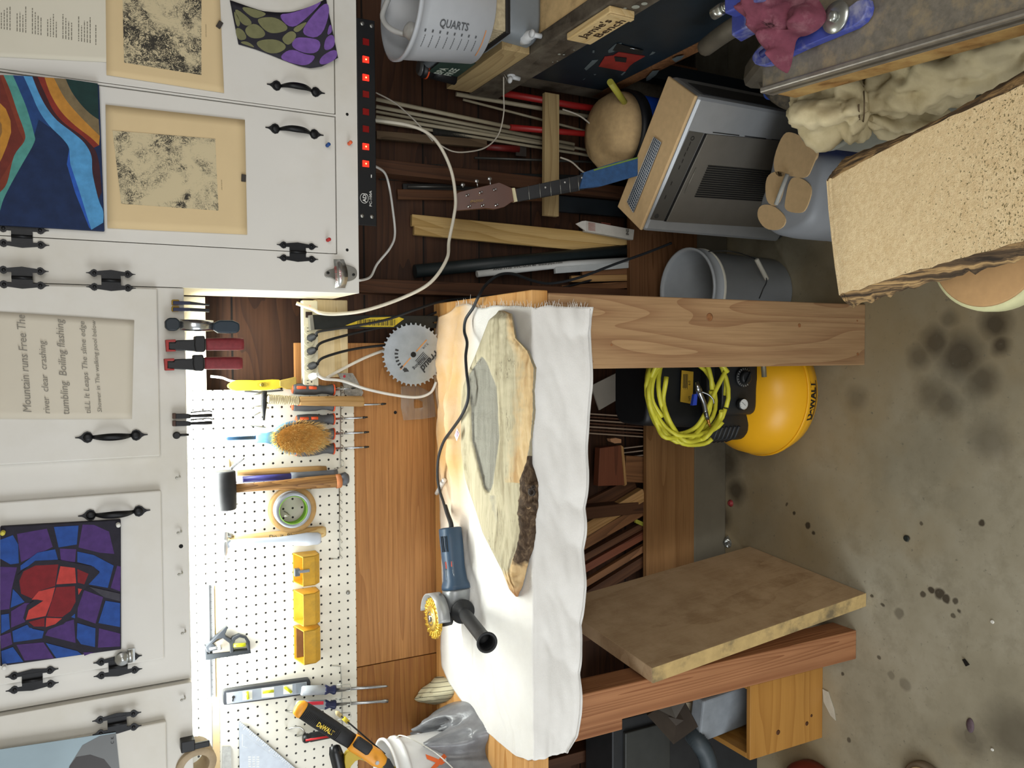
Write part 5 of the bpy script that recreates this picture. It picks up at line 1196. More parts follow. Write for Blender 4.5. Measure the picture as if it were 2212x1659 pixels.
# ------------------------------------------------------------------ power strip on the blocking
PS = pm('cfcab2', .45, 0, .04); yps = YP - .02; 
x0p, x1p = at(665, 834, Y=yps).x, .150
zt_, zb_ = at(650, 740, Y=yps).z, at(683, 740, Y=yps).z
ps_ = thing('power_strip', 'beige power strip screwed along the pine block with three black plugs in it', 'power strip', ((x0p + x1p) / 2, YP - .03, zb_))
MB().box((x0p, yps - .022, zb_), (x1p, yps + .002, zt_)).build('housing', PS, ps_, bev=.003)
yfs = yps - .0225
for py in (712, 737, 763, 794, 825):
    p = at(668, py, Y=yfs); o = MB().lathe([(.0150, 0), (.0150, -.0006), (.0140, -.0007)], p, (0, 1, 0), 24).build('outlet', pm('c6c1a8', .5), ps_)
    m = MB()
    for dx, dz in ((-.0045, .004), (.0045, .004)): m.box((p.x + dx - .0008, yfs - .0012, p.z + dz - .003), (p.x + dx + .0008, yfs - .0007, p.z + dz + .003))
    m.lathe([(.0022, -.0007), (.0020, -.0012)], p + V((0, 0, -.006)), (0, 1, 0), 10); m.build('slots', DARK, o)
p = at(667, 680, Y=yfs); MB().box((p.x - .008, yfs - .004, p.z - .009), (p.x + .008, yfs, p.z + .009)).build('rocker_switch', pm('24140f', .35), ps_, bev=.001)
MB().ball(at(669, 662, Y=yfs), .0025, 8).build('indicator', emis('ff4030', 1.5), ps_)
BC2 = pm('17181a', .75, 0, .1); WC = pm('cfc9b8', .5, 0, .06)
def plugcord(name, lab, plug, pts, mat, r=.0036, plugr=.010):
    t = thing(name, lab, 'power cord', plug)
    MB().lathe([(plugr * .7, -.001), (plugr, -.004), (plugr, -.018), (plugr * .55, -.030), (r * 1.3, -.036)], plug, (-.25, 1, .35), 14).build('plug', mat, t)
    st_ = plug + V((-.25, 1, .35)).normalized() * -.034
    MB().tube(smooth_path([st_] + [at(*p[:2], Y=p[2]) for p in pts], 8), r, 8).build('cable', mat, t)
yz_ = yfs - .028
plugcord('plug_in_cable', 'black cord from the outlet nearest the pry bar, crossing its yellow label', at(668, 731, Y=yfs), [(690, 716, yz_ - .01), (740, 708, 2.20), (830, 692, 2.18), (900, 668, 2.17), (960, 650, 2.2), (1050, 640, 2.26), (1180, 628, 2.3), (1300, 598, 2.32), (1400, 560, 2.33)], BC2)
plugcord('plug_in_cable', 'black cord from the middle plug, running behind the pry bar and saw blade', at(668, 760, Y=yfs), [(695, 740, yz_), (745, 725, 2.24), (800, 712, 2.25), (900, 690, 2.26), (1000, 655, 2.27), (1100, 642, 2.3), (1200, 630, 2.33)], BC2)
plugcord('plug_in_cable', 'black cord from the plug farthest from the pry bar, passing behind the saw blade', at(670, 792, Y=yfs), [(700, 772, yz_), (760, 755, 2.24), (830, 746, 2.255), (900, 742, 2.265), (960, 738, 2.27)], BC2)
plugcord('plug_in_cable', 'white cord from the last outlet looping down beside the saw blade', at(671, 815, Y=yfs), [(700, 818, yz_), (740, 823, 2.23), (790, 840, 2.23), (850, 853, 2.235), (900, 858, 2.235), (930, 848, 2.23), (942, 825, 2.225)], pm('d6d6d2', .45, 0, .05), .0042)
tag(cord('cable', [(706, 816, 2.235), (740, 797, 2.245), (790, 772, 2.25), (830, 757, 2.26), (860, 750, 2.265)], .0042, pm('cfcac0', .5, 0, .06)), 'short white cord slanting behind the saw blade', 'power cord')
tag(cord('cable', [(640, 655, 2.20), (676, 668, 2.19), (692, 676, 2.18), (730, 678, 2.18), (790, 670, 2.16), (870, 643, 2.14), (930, 610, 2.12), (965, 560, 2.12), (970, 520, 2.14), (980, 470, 2.14), (984, 430, 2.14), (975, 370, 2.14), (950, 315, 2.15), (920, 285, 2.17), (880, 270, 2.2), (830, 262, 2.24), (800, 258, 2.28)], .0048, WC), 'thick cream cable sweeping from the power strip in a wide curve past the guitar', 'cable')
tag(cord('cable', [(776, 606, 2.10), (800, 598, 2.15), (815, 570, 2.18), (843, 535, 2.2), (853, 505, 2.22), (848, 450, 2.24), (840, 400, 2.26), (830, 372, 2.2), (808, 358, 2.12)], .0034, pm('d2d2ce', .5, 0, .06)), 'thin white cord from the power conditioner curving below the cabinet corner', 'cable')
tag(cord('cable', [(455, 813, 2.255), (480, 816, 2.255), (500, 823, 2.255), (540, 828, 2.262), (560, 830, 2.275)], .0032, pm('e6e6e2', .5)), 'white lamp cord behind the yellow caulk tool', 'cable')
# --- pry bar
t = thing('pry_bar', 'flat black pry bar with a torn yellow label standing against the wall', 'pry bar', at(945, 700, Y=2.22)); yb_ = 2.235
MB().extr(pl([(676, 680), (946, 682), (946, 694), (935, 696), (935, 698), (946, 699), (946, 709), (860, 708), (680, 712)], Y=yb_), (0, .006, 0)).build('bar', pm('2d2f2e', .4, .6, .12, 40), t, bev=.001)
MB().extr(pl([(668, 681), (676, 680), (680, 712), (671, 714)], Y=yb_ - .012), (0, .020, 0)).build('bent_end', pm('8f8d84', .35, .7), t, bev=.001)
m = MB(); m.extr(pl([(746, 703), (775, 692), (800, 686), (860, 684), (873, 689), (858, 700), (850, 706), (790, 706)], Y=yb_ - .0006), (0, .0005, 0))
for i in range(26):
    x = 772 + i * 3.2; m.extr(pl([(x, 690), (x + 1.0 + (i % 3) * .5, 690), (x + 1.0 + (i % 3) * .5, 703), (x, 704)], Y=yb_ - .0010), (0, .0004, 0), 1)
m.build('label', [pm('c9b02c', .6, var=.15, scale=90), KB], t)
# --- saw blade
t = thing('saw_blade', 'circular saw blade with black printing leaning against the wall behind the cloth', 'saw blade', at(945, 766, Y=2.20))
bc_ = at(893, 766, Y=2.225); RB = .0915; m = MB(); nT = 40; P = []
tl = V((0, .12, 1)).normalized(); 
def bp(r, a, off=0): return bc_ + (XD * math.cos(a) + tl * math.sin(a)) * r + V((0, -1, .12)) * off
for i in range(nT):
    a = 2 * math.pi * i / nT; P += [bp(RB * .93, a), bp(RB * .935, a + .03), bp(RB, a + .055), bp(RB, a + .085), bp(RB * .93, a + .105)]
m.extr(P, V((0, .0018, 0))).build('blade', pm('aeb4ba', .28, .75, .12, 25), t)
MB().lathe([(.008, 0), (.0078, .0006)], bp(0, 0, .0004), (0, -1, .12), 20).build('arbor_hole', DARK, t)
BI = pm('26282a', .5); th0 = R(125)
ux = XD * math.cos(th0) * -1 + tl * math.sin(th0) * -1; ux = (at(905, 832, Y=2.225) - at(925, 790, Y=2.225)).normalized() * -1
m = MB(); n_ = V((0, -1, .12)).normalized() * .0008
# lettering runs up and across the blade
n_ = V((0, -1, .12)).normalized() * .0008
onb = lambda px, py: bc_ + (lambda q: XD * q.x + tl * q.dot(tl))(at(px, py, Y=bc_.y) - bc_) + n_
xd_ = (onb(888, 801) - onb(911, 774)).normalized(); yd_ = n_.normalized().cross(xd_)
m.text('Freud', onb(938, 757), xd_, yd_, .020, 0, .070, shear=.2, bold=.03)
m.text('Finishing', onb(913, 770), xd_, yd_, .0095, 0, .046, bold=.012)
m.text('7-1/4', onb(921, 740), xd_, yd_, .007, 0)
m.build('printing', BI, t)
m = MB()
for i in range(7):
    a = R(150 - i * 12); m.face([bp(.045, a, .001), bp(.055, a, .001), bp(.055, a - R(6), .001), bp(.045, a - R(6), .001)])
m.face([bp(.043, R(150), .001), bp(.058, R(150), .001), bp(.050, R(165), .001)])
for i in range(6):
    c0 = bc_ + xd_ * -.010 - yd_ * -.012 + n_; m.face([c0 + xd_ * -.016 + yd_ * (i * .0045 + .004), c0 + xd_ * .02 + yd_ * (i * .0045 + .004), c0 + xd_ * .02 + yd_ * (i * .0045 + .006), c0 + xd_ * -.016 + yd_ * (i * .0045 + .006)])
m.build('rotation_arrow', BI, t)
m = MB(); c0 = bc_ + n_ * 1.2; m.face([c0 + xd_ * -.058 - yd_ * .0015, c0 + xd_ * -.012 - yd_ * .0015, c0 + xd_ * -.012 + yd_ * .0018, c0 + xd_ * -.058 + yd_ * .0018]); m.face([c0 + xd_ * .012 - yd_ * .0015, c0 + xd_ * .058 - yd_ * .0015, c0 + xd_ * .058 + yd_ * .0015, c0 + xd_ * .012 + yd_ * .0015]); m.build('orange_line', pm('c98a48', .5), t)
# crumpled clear wrapper by the blade
FILM = clear('e8ecec', .08, .93, 1.15)
m = MB(); P = pl([(866, 835), (900, 832), (935, 850), (942, 900), (915, 905), (872, 908), (866, 880)], Y=2.255); c = sum(P, V()) / len(P); rings = []
for i in range(5):
    rings.append([c + (p - c) * (i / 4) + V((0, -.014 * (1 - i / 4) + .008 * wob(k * 1.7, i, 2), 0)) for k, p in enumerate(roundp([tuple(p) for p in ()]) or P)])
m.loft(rings[1:], caps=False, smooth=False); 
o = m.build('plastic_wrapper', FILM); s = o.modifiers.new('t', 'SOLIDIFY'); s.thickness = .0006
tag(o, 'crumpled clear plastic wrapper hanging under the white cord loop', 'wrapper')
tag(MB().lathe([(.005, 0), (.0048, -.0006)], at(854, 891, Y=YP - .0003), (0, 1, 0), 12).build('knot_hole', DARK), 'small round black plug hole in the brown wall board', 'hole')
# flat clear pack of screws on pegboard edge by the hammer end
# ------------------------------------------------------------------ below the bench
def atp(px, py, p0, n):
    c = V(((829.5 - py) / F, (px - 1106) / F, 1)); d = V((c.dot(_X), c.dot(_Y), -c.dot(_D))); return CAM + d * ((V(p0) - CAM).dot(n) / d.dot(n))
zt1, zb1 = at(1396, 1050, Y=YP - .01).z, at(1499, 1050, Y=YP - .01).z
tag(board('plank', (-1.75, YP - .002, (zt1 + zb1) / 2), (.0, YP - .002, (zt1 + zb1) / 2), zt1 - zb1, .02, wood('8f6a42', '7d5934', 5, .5, .6, 21, .6, 5), side=(0, 0, 1)), 'long brown plank on the concrete curb holding scrap wood, left of the compressor', 'plank')
zt2, zb2 = at(1361, 580, Y=YP - .01).z, at(1505, 580, Y=YP - .01).z
tag(board('plank', (.004, YP - .002, (zt2 + zb2) / 2), (1.0, YP - .002, (zt2 + zb2) / 2), zt2 - zb2, .02, wood('7a5639', '664428', 7, .5, .6, 22, .8, 7), side=(0, 0, 1)), 'brown plank with curving grain behind the grey bucket', 'plank')
W1 = wood('b08a5a', '94703f', 6, .5, .6, 23, 1, 14); W2 = wood('7d5636', '5f3f25', 6, .5, .6, 24, 1, 14); W3 = wood('5a3a24', '432917', 6, .5, .6, 25, 1, 14); W4 = wood('6f3f2a', '57301f', 5, .4, .5, 26, 1, 10)
def stick(name, a, b, Ya, Yb, wpx, t, mat, lab, cat='board', group=None, ext=0):
    p, q = at(*a, Y=Ya), at(*b, Y=Yb); w = wpx * kpx(*a, Ya); d = (q - p).normalized(); q = q + d * ext
    return tag(board(name, p, q, w, t, mat, side=(1, 0, 0) if abs(d.z) > .4 else (0, 0, 1)), lab, cat, group)
G1 = 'scrap boards leaning behind the long plank'
stick('scrap_board', (1388, 1066), (1240, 1156), 2.305, 2.34, 26, .035, W1, 'palest scrap board leaning behind the long plank, uppermost of the slanted ones', 'board', G1)
stick('scrap_board', (1398, 1092), (1240, 1183), 2.31, 2.345, 24, .03, W2, 'brown scrap board directly below the palest slanted one', 'board', G1)
stick('scrap_board', (1370, 1045), (1230, 1118), 2.352, 2.368, 34, .02, W3, 'dark scrap board behind the palest slanted one', 'board', G1)
stick('scrap_board', (1395, 1130), (1240, 1215), 2.32, 2.35, 14, .02, W3, 'narrow dark scrap board with a yellow paint dab beside it', 'board', G1)
stick('scrap_board', (1398, 1150), (1240, 1240), 2.31, 2.35, 16, .02, W4, 'reddish scrap board low in the slanted pile', 'board', G1)
stick('scrap_board', (1398, 1178), (1260, 1262), 2.31, 2.35, 14, .02, W2, 'scrap board with a knot, lowest in the slanted pile', 'board', G1)
stick('scrap_board', (1398, 1205), (1262, 1290), 2.32, 2.35, 22, .02, W3, 'dark scrap board half hidden by the big leaning board', 'board', G1)
stick('scrap_board', (1405, 1015), (1347, 1012), 2.31, 2.31, 56, .02, W2, 'short upright brown offcut behind the long plank beside the reddish panel', 'board', G1)
tag(MB().extr(pl([(1296, 968), (1342, 962), (1350, 1048), (1292, 1050)], Y=2.30), (0, .03, 0)).build('panel_offcut', W4, bev=.001), 'reddish brown square panel offcut standing behind the long plank', 'panel')
tag(MB().extr(pl([(1342, 962), (1347, 966), (1354, 1046), (1350, 1050)], Y=2.296), (0, .03, 0)).build('edge_strip', W1), 'thin pale trim strip along the reddish square panel', 'trim')
tag(MB().extr(pl([(1277, 833), (1352, 796), (1357, 850), (1295, 886)], Y=2.31), (0, .006, 0)).build('card_panel', pm('8b857a', .8, var=.04)), 'pale grey card panel standing tilted above the compressor', 'panel')
tag(MB().extr(pl([(1357, 790), (1396, 790), (1396, 856), (1358, 854)], Y=2.32), (0, .02, 0)).build('panel_offcut', W4), 'small reddish offcut right of the pale grey card panel', 'panel')
for i in range(7):
    y = 896 + i * 7; tag(MB().beam(at(1262, y - 3, Y=2.35), at(1398, y + 6, Y=2.30), .0045, .012, side=(1, 0, 0)).build('wood_strip', W3 if i % 2 else pm('8c7864', .6)), 'thin wood moulding strip in the bundle above the yellow hose', 'moulding', 'moulding strips behind the hose')
for i in range(3):
    y = 962 + i * 10; tag(MB().beam(at(1347, y + 6, Y=2.34), at(1398, y, Y=2.30), .004, .012, side=(1, 0, 0)).build('wood_strip', pm('8c7864', .6)), 'thin pale moulding strip beside the reddish panel', 'moulding', 'moulding strips by the reddish panel')
tag(MB().extr(pl([(1318, 948), (1330, 946), (1342, 949), (1342, 957), (1328, 958), (1320, 954)], Y=2.31), (0, .02, 0)).build('wood_chip', pm('a87c58', .8)), 'small pinkish wood chip lit among the dark moulding strips', 'wood chip')
tag(MB().extr(pl([(1371, 1120), (1392, 1129), (1390, 1137), (1374, 1130)], Y=2.305), (0, .01, 0)).build('yellow_tag', pm('9a9a3a', .6)), 'small yellow green tag among the slanted scrap boards', 'tag')
# big board leaning on the left leg
c0, c1_ = at(1871, 1281, Z=.004), at(1620, 1180, Z=.004); e0 = at(1409, 1443, Y=c0.y)
axy = (c1_ - c0); rise = e0 - c0; tn = rise.cross(axy).normalized() * .042
tn = tn if tn.x < 0 else -tn
LB = wood('c0a582', 'ae9270', 4, .35, .6, 31, .7, 4, dust='c4aa88')
fr_ = frame(rise, axy, c0)
lb = thing('leaning_board', 'wide thick wooden board leaning against the bench leg, pale spotted end grain showing', 'board', (c0 + c1_) / 2)
zfix = V((0, 0, max(0, -(c0 + tn).z) + .001))
MB().hexa([c0 + zfix, c1_ + zfix, c1_ + rise + zfix, c0 + rise + zfix], [p + tn + zfix for p in (c0, c1_, c1_ + rise, c0 + rise)]).build('board_body', LB, lb, fr_, bev=.0015)
fo = V((0, -.0012, 0)); EN = wood('b89a62', 'a5864e', 3, .4, .7, 32, 1.2, 10)
MB().extr([c0 + zfix + fo, c0 + tn + zfix + fo, c0 + tn + rise + zfix + fo, c0 + rise + zfix + fo], (0, .001, 0)).build('pale_edge', pm('b49a66', .75, var=.12, scale=30, dirt='6f6248'), lb, fr_)
# red cap and foil on the floor
t = at(1579, 1087, Z=0); tag(MB().lathe([(.011, 0), (.013, .001), (.013, .0025), (.009, .003), (.008, .009), (.006, .010)], t, (0, 0, 1), 20).build('plastic_cap', pm('9c3a3e', .5)), 'small red plastic cap on the floor beyond the compressor', 'cap')
m = MB(); c = at(1573, 1172, Z=0)
m.loft([[c + V((math.cos(a) * r * (1 + .4 * wob(a * 2, r * 60)), math.sin(a) * r * .8, z * (1 + .6 * wob(a * 3, 7)))) for a in [R(30 * j) for j in range(12)]] for r, z in ((.022, .0), (.02, .008), (.012, .014), (.002, .016))], smooth=False)
tag(m.build('foil_scrap', pm('9a9c98', .3, .8, .3, 90)), 'crumpled scrap of foil on the floor at the curb', 'foil')
# ------------------------------------------------------------------ air compressor
CY = pm('e0a51c', .35, 0, .04, 12); CB = pm('17191b', .5, 0, .12, 60)
cc_ = V((-.122, 2.012, 0)); cp = thing('air_compressor', 'yellow and black pancake air compressor under the bench with yellow hose coiled on top', 'compressor', cc_)
tk = [(.02, .028), (.10, .026), (.165, .034), (.198, .056), (.209, .088), (.211, .108), (.209, .13), (.198, .172), (.165, .215), (.11, .245), (.02, .25)]
MB().lathe(tk, cc_, (0, 0, 1), 48).lathe([(.2115, .100), (.2145, .103), (.2145, .113), (.2115, .116), (.207, .108)], cc_, (0, 0, 1), 48, caps=False).build('tank', CY, cp)
for a in (205, 335, 25, 155):
    p = cc_ + V((math.cos(R(a)) * .155, math.sin(R(a)) * .155, 0)); MB().lathe([(.018, 0), (.020, .004), (.018, .02), (.014, .05)], p, (0, 0, 1), 14).build('rubber_foot', CB, cp)
def rbox(m, c, hx, hy, z0, z1, p=5, n=32, tap=1):
    L = []
    for z, k in ((z0, .96), (z0 + .01, 1), (z1 - .02, tap), (z1 - .006, tap * .97), (z1, tap * .9)):
        L.append([V((c[0] + hx * k * abs(math.cos(a)) ** (2 / p) * (1 if math.cos(a) > 0 else -1), c[1] + hy * k * abs(math.sin(a)) ** (2 / p) * (1 if math.sin(a) > 0 else -1), z)) for a in [2 * math.pi * j / n for j in range(n)]])
    return m.loft(L)
MB_s = rbox(MB(), (-.12, 2.03), .155, .105, .225, .40); MB_s.build('lower_shroud', CB, cp)
rbox(MB(), (-.105, 2.05), .125, .095, .395, .60, tap=.9).build('motor_shroud', CB, cp)
m = MB()
for k in range(6):
    z = .275 + k * .017; m.tube([V((-.277, 1.985, z)), V((-.262, 1.945, z)), V((-.225, 1.925, z))], .0045, 6)
m.build('cooling_ribs', pm('25282b', .5), cp)
# control panel
pn = rbox(MB(), (-.085, 1.925), .105, .035, .235, .375, p=4); pn.build('control_panel', pm('1b1d1f', .45), cp)
p0 = V((0, 1.889, 0)); nY = V((0, 1, 0))
kb = at(1605, 815, Y=1.886); MB().lathe([(.030, 0), (.030, -.004), (.026, -.006)], kb, (0, 1, 0), 28).build('dial_plate', pm('222426', .5), cp)
kn = MB().lathe([(.020, -.005), (.019, -.018), (.015, -.02)], kb, (0, 1, 0), 20).build('regulator_knob', CB, cp); 
MB().beam(kb + V((-.016, -.022, .010)), kb + V((.016, -.022, -.010)), .008, .006, side=(0, 1, 0)).build('knob_grip', CB, kn)
m = MB()
for i in range(16):
    a = R(-60 + i * 18); u = V((math.cos(a), 0, math.sin(a))); m.beam(kb + u * .0235 + V((0, -.0062, 0)), kb + u * .0285 + V((0, -.0062, 0)), .0011, .0006, side=(0, 1, 0))
m.build('dial_ticks', pm('c9c9c4', .5), cp)
ga = at(1603, 873, Y=1.880); MB().lathe([(.0175, .008), (.0185, 0), (.0185, -.006), (.016, -.008)], ga, (0, 1, 0), 28).build('gauge_bezel', pm('3a3c3e', .3, .8), cp)
gf = MB().lathe([(.0158, -.008), (.0155, -.0086)], ga, (0, 1, 0), 28).build('gauge_face', pm('c3c5c2', .3), cp)
m = MB(); m.beam(ga + V((-.004, -.0092, -.005)), ga + V((.007, -.0092, .009)), .0012, .0004, side=(0, 1, 0))
for i in range(9):
    a = R(-45 + i * 34); u = V((math.cos(a), 0, math.sin(a))); m.beam(ga + u * .0115 + V((0, -.0089, 0)), ga + u * .0145 + V((0, -.0089, 0)), .0008, .0004, side=(0, 1, 0))
m.build('needle', CB, gf)
# caution plate
q = pl([(1473, 800), (1498, 803), (1496, 873), (1470, 868)], Y=1.948); fp = MB().extr(q, (0, .002, 0)).build('yellow_plate', pm('b08d2c', .5), cp)
m = MB()
for i in range(6): m.extr(pl([(1476 + i * 1.8, 808), (1477 + i * 1.8, 808), (1476 + i * 1.8, 838 + (i % 2) * 4), (1475 + i * 1.8, 838)], Y=1.9475), (0, .0004, 0))
m.text('6.0', at(1491, 832, Y=1.9475), XD, ZD, .008, 0); m.text('165', at(1491, 866, Y=1.9475), XD, ZD, .008, 0); m.build('plate_print', CB, fp)
# lettering wraps round the tank
tc = bpy.data.curves.new('t', 'FONT'); tc.body = 'DeWALT'; tc.offset = .03; to = bpy.data.objects.new('t', tc); COL.objects.link(to)
dg = bpy.context.evaluated_depsgraph_get(); me = bpy.data.meshes.new_from_object(to.evaluated_get(dg)); xs = [v.co.x for v in me.vertices]; xm = (max(xs) + min(xs)) / 2; sxx = .118 / (max(xs) - min(xs))
bmh = __import__('bmesh').new(); bmh.from_mesh(me); __import__('bmesh').ops.subdivide_edges(bmh, edges=bmh.edges, cuts=2, use_grid_fill=True)
tkr = [(z, r) for r, z in tk]
def tankp(x, z, off=.0012):
    a = R(-97) + x / .20; r = interp(tkr, z) + off; return cc_ + V((math.cos(a) * r, math.sin(a) * r, z))
m = MB(); m.add([tankp((v.co.x - xm) * sxx, .074 + v.co.y * .032 / .72, .0015) for v in bmh.verts], [[v.index for v in f.verts] for f in bmh.faces]); bmh.free()
bpy.data.objects.remove(to)
for j in range(24): 
    x0 = -.062 + j * .0052; m.face([tankp(x0, .067, .0015), tankp(x0 + .0052, .067, .0015), tankp(x0 + .0052, .0705, .0015), tankp(x0, .0705, .0015)])
m.build('lettering', CB, cp)
MB().lathe([(.008, -.02), (.008, .02), (.011, .022), (.011, .034)], at(1650, 800, Y=1.83), (1, 0, .1), 12).build('brass_fitting', pm('8d8773', .4, .7), cp)
# hose coil and blow gun
HY = pm('c3bf3a', .4, 0, .06); hs = thing('air_hose', 'bundle of yellow air hose coiled over the compressor handle', 'hose', V((-.11, 1.93, .30)))
random.seed(11)
def coil(cx, cy, rx, ry, y0, a0, a1, n=26, j=.0):
    return [at(cx + rx * math.cos(R(a0 + (a1 - a0) * i / n)) + j * math.sin(i * .7), cy + ry * math.sin(R(a0 + (a1 - a0) * i / n)) + j * math.cos(i * .9), Y=y0 + .012 * math.sin(i * .8)) for i in range(n + 1)]
m = MB()
for (cx, cy, rx, ry, y0, a0, a1) in ((1484, 845, 88, 104, 1.88, 20, 380), (1472, 860, 74, 84, 1.895, 30, 400), (1482, 835, 84, 116, 1.90, 10, 370), (1470, 842, 66, 112, 1.87, 0, 360), (1492, 850, 90, 92, 1.865, 40, 330), (1500, 835, 76, 128, 1.875, 60, 300), (1455, 850, 52, 98, 1.862, 60, 290), (1498, 850, 64, 104, 1.858, 20, 200)):
    m.tube(coil(cx, cy, rx, ry, y0, a0, a1, 30, 2.2), .0068, 8)
m.tube(smooth_path([at(1430, 900, Y=1.87), at(1408, 860, Y=1.87), at(1420, 800, Y=1.88), at(1480, 760, Y=1.9)], 6), .0068, 8)
m.tube(smooth_path([at(1567, 802, Y=1.86), at(1545, 845, Y=1.86), at(1525, 890, Y=1.86), at(1500, 925, Y=1.87), at(1460, 938, Y=1.875), at(1425, 925, Y=1.88)], 6), .0068, 8)
m.build('hose_loops', HY, hs)
bg_ = thing('blow_gun', 'chrome air blow gun with a brass tip hanging over the yellow hose', 'blow gun', at(1530, 870, Y=1.845)); yg = 1.845
CH = pm('8f9294', .15, .95, .1); m = MB(); m.tube(smooth_path([at(1508, 838, Y=yg), at(1512, 850, Y=yg), at(1520, 870, Y=yg), at(1524, 890, Y=yg)], 4), [.009] * 4 + [.0075] * 9, 12); m.tube([at(1504, 825, Y=yg), at(1510, 848, Y=yg)], [.006, .010], 12); m.build('body', CH, bg_)
MB().tube([at(1524, 888, Y=yg), at(1528, 905, Y=yg)], .0065, 12).build('knurled_nut', pm('6e7072', .3, .9), bg_)
MB().tube([at(1528, 904, Y=yg), at(1534, 922, Y=yg)], [.005, .0035], 12).build('brass_tip', pm('a8763c', .3, .9), bg_)
MB().tube(smooth_path([at(1512, 845, Y=yg - .004), at(1530, 852, Y=yg - .012), at(1540, 862, Y=yg - .014), at(1542, 872, Y=yg - .010)], 4), .0025, 8).build('trigger_hook', CH, bg_)
MB().extr(pl([(1500, 852), (1507, 850), (1505, 875), (1496, 876)], Y=yg + .006), (0, .01, 0)).build('blue_band', pm('223a9a', .4), bg_)
# ------------------------------------------------------------------ open wooden box and things beside it
PINE = wood('b0803f', 'a07034', 4, .2, .4, 41, 1, 8)
f0, f1 = at(1777, 1441, Z=0), at(1777, 1594, Z=0); bh = at(1620, 1560, Y=1.834).z
bd = .26; x0, x1 = f1.x, f0.x; y0 = (f0.y + f1.y) / 2; th = .016
bxo = thing('wooden_box', 'open topped orange pine box with dark knots standing on the floor by the leg', 'box', ((x0 + x1) / 2, y0 + bd / 2, 0))
frb = frame((1, 0, 0), (0, 0, 1), ((x0 + x1) / 2, y0, 0))
fw = bx('front', (x0, y0, 0), (x1, y0 + th, bh), PINE, bxo, fr=frb); bx('back', (x0, y0 + bd - th, 0), (x1, y0 + bd, bh), PINE, bxo, fr=frb)
for s_, a in ((0, x0), (1, x1 - th)): bx('side', (a, y0 + th, 0), (a + th, y0 + bd - th, bh), PINE, bxo, fr=frame((0, 1, 0), (0, 0, 1), (a, y0, 0)))
bx('bottom', (x0 + th, y0 + th, .004), (x1 - th, y0 + bd - th, .014), PINE, bxo)
for a, b, r in ((1681, 1582, .008), (1743, 1563, .007), (1753, 1546, .005)): MB().lathe([(r, 0), (r * .6, -.0003)], at(a, b, Y=y0 - .0002), (0, 1, 0), 14).build('dark_knot', pm('4a2a10', .6, var=.3, scale=90), fw)
g1_, g2_ = at(1545, 1500, Y=y0 + .1), 0
m = MB(); m.beam(V((x0 + .125, y0 + .14, .016)), V((x0 + .10, y0 + .13, bh + .10)), .15, .05, side=(1, -.2, 0)); tag(m.build('grey_pad', pm('7d8388', .8, var=.15, scale=20), bev=.006), 'slab of grey foam standing inside the open pine box', 'foam')
m = MB(); m.beam(V((x0 + .045, y0 + .19, .016)), V((x0 + .115, y0 + .19, bh + .13)), .04, .02, side=(1, 0, 0)); tag(m.build('paint_stick', pm('a89c86', .8, var=.1)), 'pale flat wood strip sticking up out of the pine box', 'stick')
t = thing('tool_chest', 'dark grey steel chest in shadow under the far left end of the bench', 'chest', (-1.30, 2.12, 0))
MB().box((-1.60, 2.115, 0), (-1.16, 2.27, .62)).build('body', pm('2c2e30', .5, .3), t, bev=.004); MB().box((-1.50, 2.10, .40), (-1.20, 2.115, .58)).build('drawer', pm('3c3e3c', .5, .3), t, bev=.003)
m = MB(); P = [at(1495, 1585, Y=1.98), at(1510, 1605, Y=1.95), at(1525, 1630, Y=1.94), at(1530, 1670, Y=1.94), at(1500, 1720, Y=1.95)]; pts = smooth_path(P, 14); m.tube(pts, [.026 + .003 * (i % 2) for i in range(len(pts))], 14)
tag(m.build('ribbed_hose', pm('3a4348', .5, var=.1)), 'dark grey ribbed vacuum hose under the left end of the bench', 'hose')
m = MB(); m.extr([at(1398, 1545, Y=1.96), at(1455, 1608, Y=1.92), at(1508, 1570, Y=1.9), at(1470, 1500, Y=1.98)], (0, .02, -.012)); tag(m.build('panel_offcut', pm('3b332b', .7, var=.15)), 'dark corner of a thin panel poking out below the bench leg', 'panel')
m = MB(); m.extr([at(1420, 1532, Y=1.95), at(1460, 1552, Y=1.93), at(1485, 1510, Y=1.93), at(1440, 1500, Y=1.97)], (0, .012, -.008)); tag(m.build('panel_offcut', pm('54504a', .7, var=.12)), 'smaller grey brown panel corner under the bench leg', 'panel')
m = MB().lathe([(.10, 0), (.115, .01), (.115, .045), (.10, .06), (.02, .065)], at(1770, 1720, Z=0), (0, 0, 1), 36); tag(m.build('round_lid', pm('6a2a1e', .5, var=.1)), 'dark red round tub lid on the floor at the left edge', 'lid')
t = thing('stool_seat', 'round pale wooden stool seat with darker rim, on the floor at the left edge', 'disc', at(2005, 1700, Z=0))  # round stool seat, built as two stacked discs on the floor
MB().lathe([(.058, 0), (.062, .004), (.062, .022), (.058, .026), (.01, .027)], at(2005, 1692, Z=0), (0, 0, 1), 40).build('rim', pm('6f6250', .7, var=.1), t); MB().lathe([(.050, .026), (.049, .029)], at(2005, 1692, Z=0), (0, 0, 1), 40).build('inner_disc', pm('97835e', .7, var=.1), t)
tag(MB().extr([p + ZD * .001 for p in pl([(1778, 1488), (1790, 1494), (1802, 1530), (1806, 1556), (1795, 1545), (1780, 1515)], Z=0)], (0, 0, .002)).build('plaster_chip', pm('b9b5a6', .7)), 'white sliver of plaster on the floor by the pine box', 'scrap')
tag(MB().extr(pl([(2080, 1424), (2085, 1423), (2095, 1436), (2088, 1439)], Z=0.0005), (0, 0, .004)).build('plastic_scrap', pm('111210', .5)), 'tiny black scrap on the concrete floor', 'scrap')
